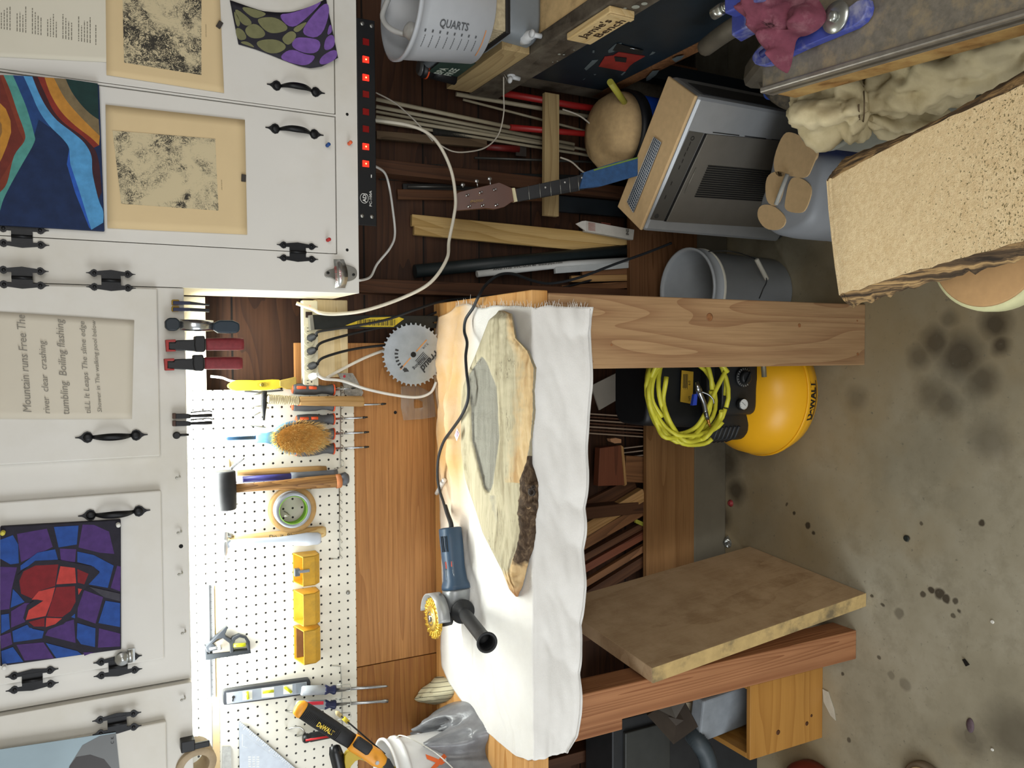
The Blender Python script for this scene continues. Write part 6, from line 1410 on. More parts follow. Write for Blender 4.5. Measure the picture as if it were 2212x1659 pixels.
for (a, b, r, c, l) in ((2144, 1343, .005, 'd8d6cc', 'tiny white chip on the floor nearest the black scrap'), (2144, 1619, .004, 'd8d6cc', 'tiny white chip on the floor in the corner by the purple stain'), (1958, 1163, .009, '232824', 'flat dark green disc on the open floor')):
    tag(MB().lathe([(r, .0), (r * 1.05, .001), (r * .8, .003)], at(a, b, Z=.0005), (0, 0, 1), 10).build('floor_chip' if r < .008 else 'dark_disc', pm(c, .6)), l, 'scrap')
tag(MB().loft([[at(x + (2095 - x) * 0 + 0, y, Z=.0006) + V((math.cos(a) * r * .020, math.sin(a) * r * .011, h)) for a in [R(24 * j) for j in range(15)] for x, y in ((2096, 1567),)] for r, h in ((1, 0), (.95, .0015), (.3, .002))]).build('paint_flake', pm('5a4a50', .7, var=.2, scale=60)), 'purple grey paint flake lying on the floor', 'paint flake')
# ------------------------------------------------------------------ right side, against the wall
PALE = wood('c2a46c', 'a9894f', 4, .35, .6, 51, .8, 12)
P2 = wood('ab966c', '96805a', 5, .4, .6, 52, 1, 12)
# slim pine strip that holds the long stock back
a, b = at(1190, 203, Y=2.24), at(1189, 467, Y=2.24)
br_ = tag(board('pine_strip', a, b, .052, .018, P2, side=(0, 0, 1)), 'short level pine strip holding the white rods and long stock against the wall', 'strip')
m = MB()
G2 = 'long stock leaning in the wall bay'
def lean(name, a, b, Ya, Yb, wpx, t, mat, lab, cat='board', group=G2, ext=0.0): return stick(name, a, b, Ya, Yb, wpx, t, mat, lab, cat, group, ext)
lean('long_board', (888, 476), (1364, 522), 2.36, 2.31, 25, .018, PALE, 'upper of the two long pale boards leaning in the wall bay')
lean('long_board', (893, 497), (1364, 543), 2.362, 2.313, 21, .018, PALE, 'lower of the two long pale boards leaning in the wall bay')
tag(MB().tube([at(896, 586, Y=2.34), at(1362, 540, Y=2.31)], .020, 16).build('dark_pipe', pm('1c2426', .5, 0, .15)), 'thick dark green black pipe leaning beside the white PVC pipe', 'pipe', G2)
t = thing('pvc_pipe', 'white PVC pipe with black printing leaning in front of the dark pipe', 'pipe', at(1362, 566, Y=2.29))
MB().tube([at(1030, 592, Y=2.32), at(1230, 570, Y=2.30), at(1362, 562, Y=2.29)], .0105, 14).build('pipe', pm('bdbfbd', .4, 0, .05), t)
m = MB(); pa, pb = at(1065, 584, Y=2.304), at(1215, 568, Y=2.288)
m.text('ANSI 1120  PVC-SCH 40  www.pipe.com', pa, pb - pa, XD, .006, 0, (pb - pa).length, bold=.01); m.build('print', pm('2a2a2a', .6), t)
lean('channel', (1198, 584), (1362, 572), 2.30, 2.29, 14, .014, pm('a9adad', .4, 0, .06), 'short grey white plastic channel strapped with tan tape', 'channel')
lean('long_board', (1255, 585), (1364, 583), 2.33, 2.30, 22, .02, W2, 'brown board end beside the white channel', 'board')
lean('long_board', (1232, 603), (1364, 600), 2.335, 2.30, 14, .02, W1, 'lighter brown board end next to the bench leg', 'board')
lean('long_board', (1212, 624), (1364, 615), 2.335, 2.30, 15, .02, W2, 'board end with a dark stain beside the bench leg', 'board')
# carton with red print
t = thing('carton', 'torn white cardboard sleeve with red text standing behind the plank', 'carton', at(1362, 510, Y=2.27))
p, q = at(1262, 489, Y=2.30), at(1366, 508, Y=2.27)
MB().beam(p, q, 26 * .0013, .02, side=(1, 0, 0)).build('sleeve', pm('b9b5ac', .7), t)
MB().extr([p + V((.017, -.011, 0)), p + V((-.017, -.011, 0)), p + V((-.008, -.014, .022)), p + V((.004, -.012, .040)), p + V((.014, -.014, .018))], (0, .003, 0)).build('torn_flap', pm('cfccc4', .7), t)
m = MB()
for k in range(2):
    for i in range(7):
        x = 1272 + k * 26 + i * 0; f0_ = at(1271 + k * 28 + i * 0, 497 - i * 2.6, Y=2.285 - .001); f1_ = at(1291 + k * 28, 500 - i * 2.6, Y=2.285 - .001); m.face([f0_, f1_, f1_ + V((.0015, 0, 0)), f0_ + V((.0015, 0, 0))])
m.build('red_text', pm('a0564a', .6), t)
m = MB(); m.text('INS', at(1358, 508, Y=2.262), XD, ZD, .011, 0, .02, bold=.03); m.build('bold_text', INK, t)
# pale rods and cables
RODM = pm('9b927c', .5, 0, .08)
for i, (a, b, Ya, Yb, r, lab) in enumerate((((812, 214), (1102, 275), 2.33, 2.27, .0062, 'thickest pale rod, ending above the red rod'), ((812, 230), (1240, 312), 2.35, 2.30, .006, 'pale rod just below the thickest one'), ((812, 241), (1300, 330), 2.36, 2.31, .005, 'thin pale rod in the middle of the bundle'),
        ((812, 252), (1240, 322), 2.35, 2.29, .0055, 'pale rod low in the bundle crossing behind the dark brush'), ((812, 262), (1330, 345), 2.36, 2.3, .005, 'lowest thin pale rod in the bundle'), ((985, 203), (1330, 262), 2.33, 2.28, .007, 'pale rod highest of all, under the corner of the right bench'), ((1000, 215), (1330, 300), 2.35, 2.30, .004, 'thin pale rod beside the pair of red rods'))):
    tag(MB().tube([at(*a, Y=Ya), at(*b, Y=Yb)], r, 10).build('rod', RODM), lab, 'rod', 'pale rods leaning in the wall bay')
RED = pm('8f1d1c', .4, 0, .1)
tag(MB().tube([at(1102, 275, Y=2.265), at(1345, 296, Y=2.25)], .0095, 12).build('red_rod', RED), 'red rod continuing below the thick pale rod', 'rod', 'red rods')
tag(MB().tube([at(1080, 200, Y=2.27), at(1240, 228, Y=2.25), at(1345, 243, Y=2.24)], .0105, 12).build('red_rod', RED), 'red rod nearest the corner of the right bench', 'rod', 'red rods')
WIR = pm('a9a397', .5, 0, .05)
tag(cord('wire_loop', [(1088, 166, 2.1), (1088, 205, 2.14), (1088, 245, 2.18), (1077, 290, 2.2), (1050, 318, 2.2), (1010, 328, 2.2), (975, 326, 2.2), (940, 306, 2.2)], .0022, WIR), 'thin pale wire looping down from a nail in the right bench', 'wire')
tag(cord('wire_loop', [(812, 200, 2.28), (850, 220, 2.25), (880, 245, 2.23), (905, 270, 2.22), (935, 305, 2.2)], .0022, WIR), 'thin pale wire crossing in front of the pale rods', 'wire')
tag(cord('wire_loop', [(1210, 340, 2.22), (1235, 350, 2.21), (1265, 374, 2.21), (1300, 370, 2.21), (1340, 345, 2.22)], .0028, WIR), 'loose pale wire curve left of the pine strip beside the guitar neck', 'wire')
tag(cord('wire_loop', [(1215, 236, 2.22), (1255, 252, 2.2), (1290, 285, 2.2), (1305, 325, 2.21)], .0026, WIR), 'pale cable curving between the two red rods', 'wire')
# brush, scraper, mesh
t = thing('wire_brush', 'old wooden wire brush with dark bristles hanging in the bay', 'brush', at(1045, 310, Y=2.33))
board('back', at(812, 292, Y=2.35), at(1050, 312, Y=2.33), .024, .018, wood('5d4c38', '4a3a28', 4, .4, .7, 55), t)
m = MB()
for i in range(34):
    for j in range(3):
        p = at(937 + i * 2.5, 296 + i * .25, Y=2.335 + j * .004); m.tube([p, p + V((.026 + .003 * wob(i, j), -.004 * j, .002))], .0009, 4)
bb = m.build('bristles', pm('2c2c28', .6), t); bb['kind'] = 'stuff'
t = thing('scraper', 'red handled paint scraper in the wall bay', 'scraper', at(1135, 325, Y=2.33)); MB().tube([at(1050, 318, Y=2.34), at(1120, 322, Y=2.335)], [.009, .012], 12).build('handle', pm('641917', .5, 0, .15), t)
MB().extr(pl([(1115, 310), (1137, 312), (1137, 338), (1115, 336)], Y=2.332), (0, .006, 0)).build('blade', pm('4d4743', .4, .6), t)
n = NT('mesh_screen'); n.out(n.ramp(n.noise(n.mapping((300, 300, 300)), 1, 2), [(.45, lin('0b0b0b')), (.6, lin('34322e'))]), .7)
tag(MB().extr(pl([(820, 352), (958, 355), (958, 392), (820, 388)], Y=2.36), (0, .008, 0)).build('mesh_screen', n.m), 'dark wire mesh screen against the wall behind the cables', 'screen')
tag(MB().tube([at(880, 403, Y=2.345), at(1000, 403, Y=2.34)], .004, 8).build('metal_rod', pm('4b4b48', .4, .5)), 'thin grey metal rod beside the guitar headstock', 'rod')
tag(MB().tube([at(1025, 341, Y=2.35), at(1345, 352, Y=2.32)], .004, 8).build('metal_rod', pm('4b4b48', .4, .5)), 'thin dark metal rod passing behind the pine strip', 'rod')
lean('dark_board', (870, 408), (1364, 412), 2.365, 2.34, 22, .012, pm('20201f', .6, 0, .2), 'narrow black board behind the guitar neck', 'board')
lean('dark_board', (858, 420), (1180, 425), 2.362, 2.352, 22, .012, wood('5a3a22', '452a17', 5, .5, .6, 57), 'brown board upright behind the guitar headstock', 'board')
lean('dark_board', (1035, 384), (1364, 392), 2.35, 2.33, 22, .014, pm('15181a', .5, 0, .2), 'black plastic bar with silver buttons behind the guitar neck', 'bar')
lean('dark_board', (1200, 440), (1364, 455), 2.34, 2.32, 34, .02, pm('10171c', .5, 0, .2), 'wide black board behind the guitar below the pine strip', 'board')
# guitar
t = thing('guitar', 'acoustic guitar standing in the bay, its neck wrapped in blue tape', 'guitar', at(1395, 330, Y=2.05))
yg0 = 2.20
def gy(px): return 2.20 - (px - 985) / (1400 - 985) * .18
def gp(px, py, off=0): return at(px, py, Y=gy(px) + off)
HW = pm('5a3524', .35, 0, .1, 15)
hd_ = [(987, 417), (994, 414), (1058, 399), (1078, 394), (1086, 397), (1108, 407), (1115, 407), (1117, 436), (1106, 436), (1090, 447), (1070, 452), (1050, 450), (1000, 454), (985, 455), (982, 440), (984, 430)]
q = [gp(a, b) for a, b in hd_]; MB().extr(q, (0, .014, 0)).build('headstock', HW, t, bev=.001)
neck = [gp(1113, 408, .002), gp(1117, 436, .002), gp(1250, 412, .002), gp(1400, 372, .002), gp(1392, 338, .002), gp(1240, 381, .002)]
MB().extr(neck, (0, .018, 0)).build('fretboard', pm('17181b', .5, 0, .15), t, bev=.001)
MB().extr([gp(1107, 406, -.004), gp(1112, 406, -.004), gp(1118, 435, -.004), gp(1112, 436, -.004)], (0, .012, 0)).build('nut', pm('d8cfa8', .4), t)
tape = [gp(1262, 372, -.001), gp(1252, 408, -.001), gp(1300, 402, -.001), gp(1400, 373, -.001), gp(1392, 337, -.001), gp(1330, 350, -.001)]
MB().extr(tape, (0, .020, 0)).build('blue_tape', pm('28507f', .6, var=.2, scale=70), t)
MB().extr([gp(1282, 366, -.002), gp(1392, 335, -.002), gp(1393, 338, -.002), gp(1284, 369, -.002)], (0, .01, 0)).build('green_tape_edge', pm('6e8a3c', .6), t)
m = MB()
for i, x in enumerate((1141, 1165, 1188, 1209, 1229, 1248)):
    f = (x - 1113) / (1400 - 1113); y0_, y1_ = 407 - (x - 1113) * .21, 436 - (x - 1117) * .185; m.tube([gp(x, y0_, -.001), gp(x + 3, y1_, -.001)], .0008, 5)
m.build('frets', pm('b9b9b2', .3, .8), t)
m = MB()
for x, y in ((1178, 405), (1220, 394), (1257, 384)): m.lathe([(.0028, 0), (.0026, -.0006)], gp(x, y, .0015), (0, 1, 0), 10)
m.build('inlay_dots', pm('d8d8d4', .3), t)
PEG = pm('c9cacb', .2, .9)
for x, y in ((1008, 422), (1037, 416), (1067, 410), (1012, 446), (1041, 444), (1071, 443)):
    p = gp(x, y); MB().lathe([(.0042, 0), (.004, -.002), (.0022, -.003), (.0022, -.013), (.0028, -.014), (.001, -.015)], p, (0, 1, 0), 12).build('tuning_post', PEG, t)
for x, y, xx in ((1000, 399, 1000), (1030, 391, 1032), (1058, 386, 1060)):
    p = gp(x, y, .008); MB().ball(p, .0075, 10, sc=(.8, .5, 1)).tube([p, gp(xx, 405, .008)], .0018, 6).build('tuning_knob', PEG, t)
m = MB(); lo_ = gp(1070, 428, -.001); d_ = gp(1012, 432, -.001) - lo_
m.text('Jasmine', gp(1066, 427, -.0012), gp(1012, 434, -.0012) - gp(1066, 427, -.0012), -XD, .010, 0, (gp(1012, 434) - gp(1066, 427)).length, shear=.35)
for v in m.v: v.y = gy(1040) - .0016
m.text('by', gp(1036, 420, -.0016), gp(1020, 422, -.0016) - gp(1036, 420, -.0016), -XD, .003, 0); 
m.build('logo', pm('a98a52', .5), t)
m = MB(); bcx_ = gp(1520, 318, .03); L = []
prof_b = [(1392, 355, 12), (1400, 352, 60), (1430, 345, 92), (1470, 330, 100), (1510, 318, 78), (1545, 308, 92), (1600, 295, 125), (1650, 280, 125), (1690, 270, 80), (1700, 267, 10)]
loops = []
for x, y, w in prof_b:
    Yb = 2.30 - (x - 1392) / 300 * .03; c = at(x, y, Y=Yb); k = .00118 * w
    c.x = min(c.x, .62)
    loops.append([c + V((k * a, b, 0)) for a, b in ((-1, -.035), (1, -.035), (1.0, .035), (-1.0, .035))])
m.loft(loops, smooth=False).build('body', pm('a5743c', .35), t)
# ------------------------------------------------------------------ bench on the right
JB = thing('side_bench', 'dust covered bench on the right with a dark paint spotted edge board', 'workbench', (1.2, 1.5, 0))
JX = .79; JZ0, JZ1 = .924, 1.02
DUST = pm('c9ac7c', .95, var=.10, scale=40, bump=.3, dirt='8f7750')
DB = wood('4a4136', '342c24', 5, .5, .7, 61, .8, 8, dust='5d564a')
board('edge_board', (JX + .02, 2.30, (JZ0 + JZ1) / 2), (JX + .02, 1.28, (JZ0 + JZ1) / 2), JZ1 - JZ0, .04, DB, JB, side=(0, 0, 1), bev=.003)
bx('top', (JX + .040, 1.28, JZ1 - .03), (1.70, 2.30, JZ1 - .004), DUST, JB)
for x, y in ((1.42, 1.33), (1.62, 1.33), (.88, 2.25), (1.62, 2.25)): board('leg', (x, y, 0), (x, y, JZ1 - .03), .08, .08, DB, JB)
m = MB()
for a, b, r in ((1208, 117, 4), (1218, 118, 3), (1373, 15, 9), (1392, 8, 7), (1350, 18, 4), (1194, 134, 2), (1204, 132, 2), (1240, 108, 2)):
    p = at(a, b, X=JX - .0008); MB().lathe([(r * .0011, 0), (r * .0010, -.0006)], p, (1, .001, 0), 9).build('paint_spot', pm('8d8f84', .7), JB)
m = MB().tube([at(1089, 160, X=JX - .001), at(1089, 160, X=JX - .001) + V((-.012, 0, -.008)), at(1089, 188, X=JX - .013)], .0012, 6); tag(m.build('nail', pm('9c9a92', .4, .7)), 'bent nail in the dark edge board holding the pale wire', 'nail')
# name board
sx_ = JX - .018; SG = thing('name_sign', 'pale wooden sign reading Jamie\'s Bench screwed to the right bench', 'sign', at(1300, 60, X=sx_))
s0, s1, s2, s3 = at(1221, 89, X=sx_), at(1280, 96, X=sx_), at(1378, 35, X=sx_), at(1309, 32, X=sx_)
zt_s, zb_s = (s0.z + s3.z) / 2, (s1.z + s2.z) / 2; ya_s, yb_s = (s0.y + s1.y) / 2, (s2.y + s3.y) / 2
SGM = wood('cbb283', 'bda06c', 3, .25, .5, 63, 1, 10)
bx('sign_board', (sx_, yb_s, zb_s), (JX - .0005, ya_s, zt_s), SGM, SG, bev=.003, fr=frame((0, 1, 0), (0, 0, 1), (sx_, ya_s, zb_s)))
bx('end_cleat', (sx_ - .004, yb_s, zb_s + .002), (sx_, yb_s + .014, zt_s - .002), SGM, SG, bev=.001)
H = zt_s - zb_s; W_ = ya_s - yb_s; m = MB()
m.text("Jamie's", V((sx_ - .0006, ya_s - .03, zt_s - H * .45)), (0, -1, 0), ZD, H * .30, 0, W_ * .66, bold=.012)
m.text("Bench", V((sx_ - .0006, ya_s - .055, zt_s - H * .86)), (0, -1, 0), ZD, H * .28, 0, W_ * .60, bold=.012); m.build('burnt_lettering', pm('34210f', .7), SG)
# light block, water jug, filter, measuring bucket
lbk = tag(board('riser_block', (JX + .02, 2.28, JZ1 + .042), (JX + .02, 1.92, JZ1 + .042), .082, .038, P2, side=(0, 0, 1)), 'pale wood riser standing on the dark edge board at the wall', 'block')
t = thing('cordless_tool', 'black tool with a grey lens and orange trim lying on the riser block', 'power tool', at(950, 160, Y=2.2))
m = MB(); rod(m, (935, 150), (985, 168), [(0, 20), (.3, 19), (1, 16)], 2.22, 16); m.build('body', KB, t)
m = MB(); rod(m, (908, 146), (934, 150), [(0, 17), (.15, 21), (1, 20)], 2.22, 20); m.build('head', KB, t)
m = MB(); rod(m, (903, 145), (909, 146), [(0, 13), (.6, 17), (1, 18)], 2.22, 20); m.build('lens', pm('6d6e6e', .2, .4), t)
m = MB(); rod(m, (919, 148), (922, 148.5), [(0, 21.8), (1, 21.8)], 2.22, 20); m.build('orange_ring', ORG, t)
jg = thing('water_jug', 'grey plastic water container with a green label and white taps on the right bench', 'water container', (.92, 2.0, JZ1)); JG = pm('6f7579', .4, 0, .05)
cxj, cyj = .955, 2.03
rbox(MB(), (cxj, 2.165), .15, .10, JZ1 + .001, JZ1 + .19, p=6, tap=.97).build('body', JG, jg); rbox(MB(), (cxj, 1.96), .15, .10, JZ1 + .001, JZ1 + .098, p=6, tap=.97).build('front_tank', JG, jg)
for a, b, l in ((1103, 152, 'f'), (1141, 78, 'g')):
    p = at(a, b, X=cxj - .150) if l == 'f' else at(a, b, Y=cyj - .155)
    d = V((-1, -.25, 0)) if l == 'f' else V((-.15, -1, 0)); d.normalize()
    MB().lathe([(.016, -.03), (.018, 0), (.013, .008), (.011, .03), (.004, .032)], p - d * .008, d, 16).tube([p + d * .02, p + d * .022 + V((0, 0, -.026))], .0065, 10).ball(p + d * .03 + V((0, 0, .006)), .011, 10, sc=(1, 1, .6)).build('tap', pm('b9bcbe', .35, 0, .04), jg)
m = MB(); lx = cxj - .152
m.extr([V((lx, y, z)) for y, z in ((2.25, JZ1 + .05), (2.24, JZ1 + .175), (2.09, JZ1 + .175), (2.07, JZ1 + .04))], (-.0006, 0, 0)); lbm = m.build('green_label', pm('2c4038', .5, var=.2, scale=25), jg)
m = MB(); m.text('BPA', V((lx - .0012, 2.20, JZ1 + .135)), (0, -1, 0), ZD, .022, 0, bold=.03); m.text('FREE', V((lx - .0012, 2.20, JZ1 + .105)), (0, -1, 0), ZD, .022, 0, bold=.03)
m.box((lx - .0012, 1.965, JZ1 + .03), (lx - .0008, 1.985, JZ1 + .055)); m.text('CE 5gal', V((lx - .0012, 2.03, JZ1 + .034)), (0, -1, 0), ZD, .008, 0); m.build('label_print', pm('b9c3b6', .6), lbm)
fl = thing('air_filter', 'dusty pleated air filter in a black frame under the measuring bucket', 'filter', (.97, 1.98, JZ1 + .152)); fz = JZ1 + .100
m = MB(); fx0, fx1, fy0, fy1 = .80, 1.14, 1.84, 2.055
m.box((fx0, fy0, fz), (fx1, fy1, fz + .012))
m.build('frame', KB, fl, bev=.002)
m = MB()
for i in range(20):
    y = fy0 + .006 + i * .0105; m.box((fx0 + .006, y, fz + .012), (fx1 - .006, y + .0065, fz + .046))
m.build('pleats', pm('aa9d80', .9, var=.2, scale=90), fl)
qb = thing('measuring_bucket', 'translucent white quarts measuring bucket holding a white spigot, top edge of the photo', 'bucket', (.90, 1.93, fz + .047)); TB = pm('a9adb2', .35, 0, .03)
qc = V((.868, 1.93, fz + .0475)); bhh = .210
MB().lathe([(.002, .002), (.112, .002), (.118, .006), (.136, bhh - .03), (.137, bhh - .012), (.143, bhh - .010), (.145, bhh), (.139, bhh + .002), (.133, bhh - .01), (.115, .010), (.002, .010)], qc, (0, 0, 1), 48, caps=False).build('pail', TB, qb)
def qp(a, z, off=.0012): 
    r = .118 + (.136 - .118) * (z - .006) / (bhh - .036) + off; return qc + V((math.cos(a) * r, math.sin(a) * r, z))
m = MB(); m2 = MB()
me_ = MB(); me_.text('QUARTS', (0, 0, 0), XD, YD, .018, 0, .078, depth=0, bold=.02)
m.add([qp(R(232) + (v.y - .009) / .13, .150 - v.x * 1.0) for v in me_.v], me_.f)
for i in range(8):
    z = .178 - i * .0195
    for j in range(6):
        a0_, a1_ = R(218 - j * 2.6), R(218 - j * 2.6 - 2.0); m.face([qp(a0_, z), qp(a1_, z), qp(a1_, z + .0016), qp(a0_, z + .0016)])
    m.face([qp(R(224), z + .002), qp(R(221), z + .002), qp(R(221), z + .006), qp(R(224), z + .006)])
m.build('volume_marks', pm('4c4f52', .6), qb)
for j in range(10): m2.face([qp(R(232 - j * 3.6), .022 + .0), qp(R(228.4 - j * 3.6), .022), qp(R(228.4 - j * 3.6), .0245), qp(R(232 - j * 3.6), .0245)])
m2.build('orange_line', pm('c9854c', .6), qb)
sp = qc + V((-.07, .03, .012)); tag(MB().tube(smooth_path([sp, sp + V((.0, .0, .10)), sp + V((.01, .02, .19)), sp + V((.05, .05, .215)), sp + V((.10, .05, .20))], 6), .007, 10).lathe([(.020, .0), (.024, .02), (.02, .045), (.008, .05)], sp + V((0, 0, .13)), (.2, -.3, 1), 14).build('spigot_tube', pm('b3b4b2', .35, 0, .05)), 'bent white spigot tube standing inside the measuring bucket', 'spigot')
# dark blue saw cabinet under the right bench
NB = pm('101d26', .5, 0, .15, 20)
sw = thing('machine_cabinet', 'dark blue machine cabinet with grey paint scuffs and red plate under the right bench', 'machine', (1.1, 1.75, .0)); XM = .835
MB().box((XM, 1.30, .60), (1.36, 2.20, .915)).build('cabinet', NB, sw, bev=.004)
MB().box((XM + .04, 1.66, .0), (XM + .09, 1.71, .60)).build('leg', NB, sw); MB().box((XM + .04, 2.12, .0), (XM + .09, 2.17, .60)).build('leg', NB, sw)
Q = lambda L, off=.001: [at(1180 + x / 7.373, y / 7.373, X=XM - off) for x, y in L]
MB().extr(Q([(1150, 825), (1570, 890), (1400, 985), (1330, 1040), (1260, 1130), (835, 1050), (930, 900), (1060, 880)]), (-.002, 0, 0)).build('red_plate', pm('7d2320', .5, var=.15, scale=40), sw)
MB().extr(Q([(1085, 900), (1280, 920), (1270, 985), (1100, 965)], .004), (-.002, 0, 0)).build('rating_slot', DARK, sw)
MB().extr(Q([(1130, 690), (1550, 800), (1500, 870), (1060, 800)], .002), (-.001, 0, 0)).build('black_recess', DARK, sw)
MB().tube(Q([(1330, 765), (1525, 800)], .006), .0016, 6).build('chrome_pin', CH, sw)
m = MB()
for L in ([(985, 800), (1100, 700), (1200, 680), (1190, 740), (1060, 830), (990, 840)], [(605, 1090), (730, 960), (830, 950), (760, 1020), (640, 1120)], [(740, 800), (770, 800), (765, 840), (735, 840)], [(2000, 940), (2080, 900), (2200, 880), (2150, 940), (2060, 990)], [(1640, 880), (1690, 820), (1740, 830), (1700, 860)],
          [(1590, 1240), (1690, 1130), (1800, 1120), (1750, 1190), (1650, 1270), (1595, 1290)], [(1185, 1190), (1240, 1140), (1265, 1145), (1210, 1200)], [(580, 1270), (625, 1240), (600, 1270)], [(755, 1180), (795, 1180), (770, 1200)]): MB().extr(Q(L, .0008), (-.0006, 0, 0)).build('paint_scuff', pm('4c5558', .7), sw)
XE = at(1316, 205, X=.86)
bx('shelf_rail', (.84, 1.75, .545), (.90, 2.28, .59), W2, sw)
tag(MB().tube([at(1318, 177, Y=1.95), at(1364, 243, Y=2.12)], .0095, 12).build('yellow_rod', pm('8f8a34', .5, 0, .1)), 'short yellow rod poking up beside the dark blue cabinet', 'rod')
# ------------------------------------------------------------------ appliance, vacuum, buckets
SIL = pm('a3a6a8', .35, .3, .04); PAN = pm('77736b', .4, .35, .05); DTAN = pm('cfb083', .95, var=.06, scale=60, bump=.15)
A0 = at(1690, 525, Z=0); U = V((.80, -.60, 0)); B3 = V((.60, .80, 0)); NF = -B3; HWd, HDp, HH = .42, .15, .59
ap = thing('dehumidifier', 'silver dehumidifier with brown front panel and sawdust covered top', 'appliance', A0 + U * .21 + B3 * .08)
ft = [A0, A0 + U * HWd, A0 + U * HWd + B3 * HDp, A0 + B3 * HDp]
frA = frame(U, ZD, A0)
MB().hexa([p + ZD * .02 for p in ft], [p + ZD * (HH - .012) for p in ft]).build('housing', SIL, ap, frA, bev=.012)
MB().hexa([p + ZD * .0 + (A0 + U * .21 + B3 * .08 - p) * .12 for p in ft], [p + ZD * .02 + (A0 + U * .21 + B3 * .08 - p) * .05 for p in ft]).build('plinth', pm('4c4d4e', .5), ap)
tp = [p + ZD * (HH - .012) + (A0 + U * .21 + B3 * .075 - p) * .015 for p in ft]
MB().hexa(tp, [p + ZD * .010 for p in tp]).build('dusty_top', DTAN, ap, frA, bev=.003)
fa = lambda L, off=.001: [atp(a, b, A0 + NF * off, NF) for a, b in L]
MB().extr(fa([(1405, 474), (1434, 477), (1521, 288), (1489, 283)], .0015), B3 * .002).build('control_strip', pm('5b5954', .35, .3, .05), ap)
MB().extr(fa([(1440, 479), (1652, 492), (1690, 304), (1528, 290)], .003), B3 * .004).build('front_grille_panel', PAN, ap, bev=.001)
MB().extr(fa([(1434, 478), (1441, 479), (1529, 289), (1522, 288)], .0005), B3 * .001).build('seam', DARK, ap)
q = fa([(1531, 357), (1680, 370), (1652, 437), (1500, 427)], .0065); m = MB(); nS = 15
for i in range(nS):
    f = (i + .15) / nS; g = (i + .68) / nS
    a, b, c, d = q[0].lerp(q[3], f), q[1].lerp(q[2], f), q[1].lerp(q[2], g), q[0].lerp(q[3], g); m.extr([a, b, c, d], B3 * .001)
vs = m.build('vent_slots', DARK, ap)
m = MB(); a, b = fa([(1479, 417), (1504, 363)], .006); m.tube([a, b], .0012, 6); m.build('crease', pm('8b887f', .35, .4), ap)
m = MB(); m.lathe([(.006, 0), (.006, .0006), (.0048, .0006), (.0048, 0)], fa([(1496, 299)], .003)[0], NF, 16, caps=False)
for i, (x, y) in enumerate(((1489, 315), (1484, 326), (1478, 338), (1473, 352), (1466, 366), (1449, 400), (1436, 430))): a = fa([(x, y)], .004)[0]; m.beam(a, a + U * .012, .0015, .0004, side=(0, 0, 1))
m.build('button_marks', DARK, ap)
m = MB(); m.lathe([(.007, 0), (.0065, .001)], fa([(1419, 467)], .003)[0], NF, 16); m.text('LUMA', fa([(1425, 460)], .0035)[0], U, ZD, .006, 0) if False else None; m.build('badge', pm('3a3a38', .4), ap)
m = MB()
for (x0, x1) in ((1540, 1597), (1609, 1655), (1667, 1690)):
    a, b = fa([(x0, 286 + (x0 - 1540) * .12), (x1, 286 + (x1 - 1540) * .12)], .0012); m.beam(a, b, .0022, .0006, side=tuple(U))
m.build('edge_slots', DARK, ap)
tg_ = lambda L: [at(a, b, Z=HH + .0005) for a, b in L]
m = MB(); G = tg_([(1414, 296), (1429, 308), (1369, 459), (1356, 436)])
m.extr(G, (0, 0, .001)); gb = m.build('outlet_recess', pm('3c4c60', .5, 0, .1), ap)
m = MB()
for i in range(27):
    f = i / 26; m.tube([G[0].lerp(G[3], f) + ZD * .003, G[1].lerp(G[2], f) + ZD * .003], .0009, 4)
for i in range(6):
    f = i / 5; m.tube([G[0].lerp(G[1], f) + ZD * .003, G[3].lerp(G[2], f) + ZD * .003], .0012, 4)
m.build('outlet_grille', pm('b9bdc0', .5), ap)
# side face darker rib
MB().extr([A0 + U * (HWd + .001) + B3 * .012 + ZD * .03, A0 + U * (HWd + .001) + B3 * .10 + ZD * .03, A0 + U * (HWd + .001) + B3 * .10 + ZD * .55, A0 + U * (HWd + .001) + B3 * .012 + ZD * .55], U * .001).build('side_panel', pm('3e4043', .5), ap)
# shop vacuum behind it
vc = at(1400, 275, Y=2.02); sv = thing('shop_vacuum', 'blue and black shop vacuum with a sawdust covered lid behind the dehumidifier', 'vacuum', (vc.x, 2.14, 0)); vx, vy, vz = vc.x + .0, 2.13, .48
cV = V((.695, 2.15, 0))
MB().lathe([(.11, .0), (.12, .01), (.122, .47), (.122, .535)], cV, (0, 0, 1), 40).build('blue_drum', pm('143f9c', .35, 0, .05), sv)
MB().lathe([(.122, .535), (.132, .54), (.133, .57), (.124, .575)], cV, (0, 0, 1), 40).build('black_band', pm('0e1116', .5), sv)
MB().lathe([(.124, .575), (.120, .605), (.10, .635), (.06, .65), (.005, .655)], cV, (0, 0, 1), 40).build('dusty_lid', pm('b59a70', .9, var=.12, scale=50, bump=.2), sv)
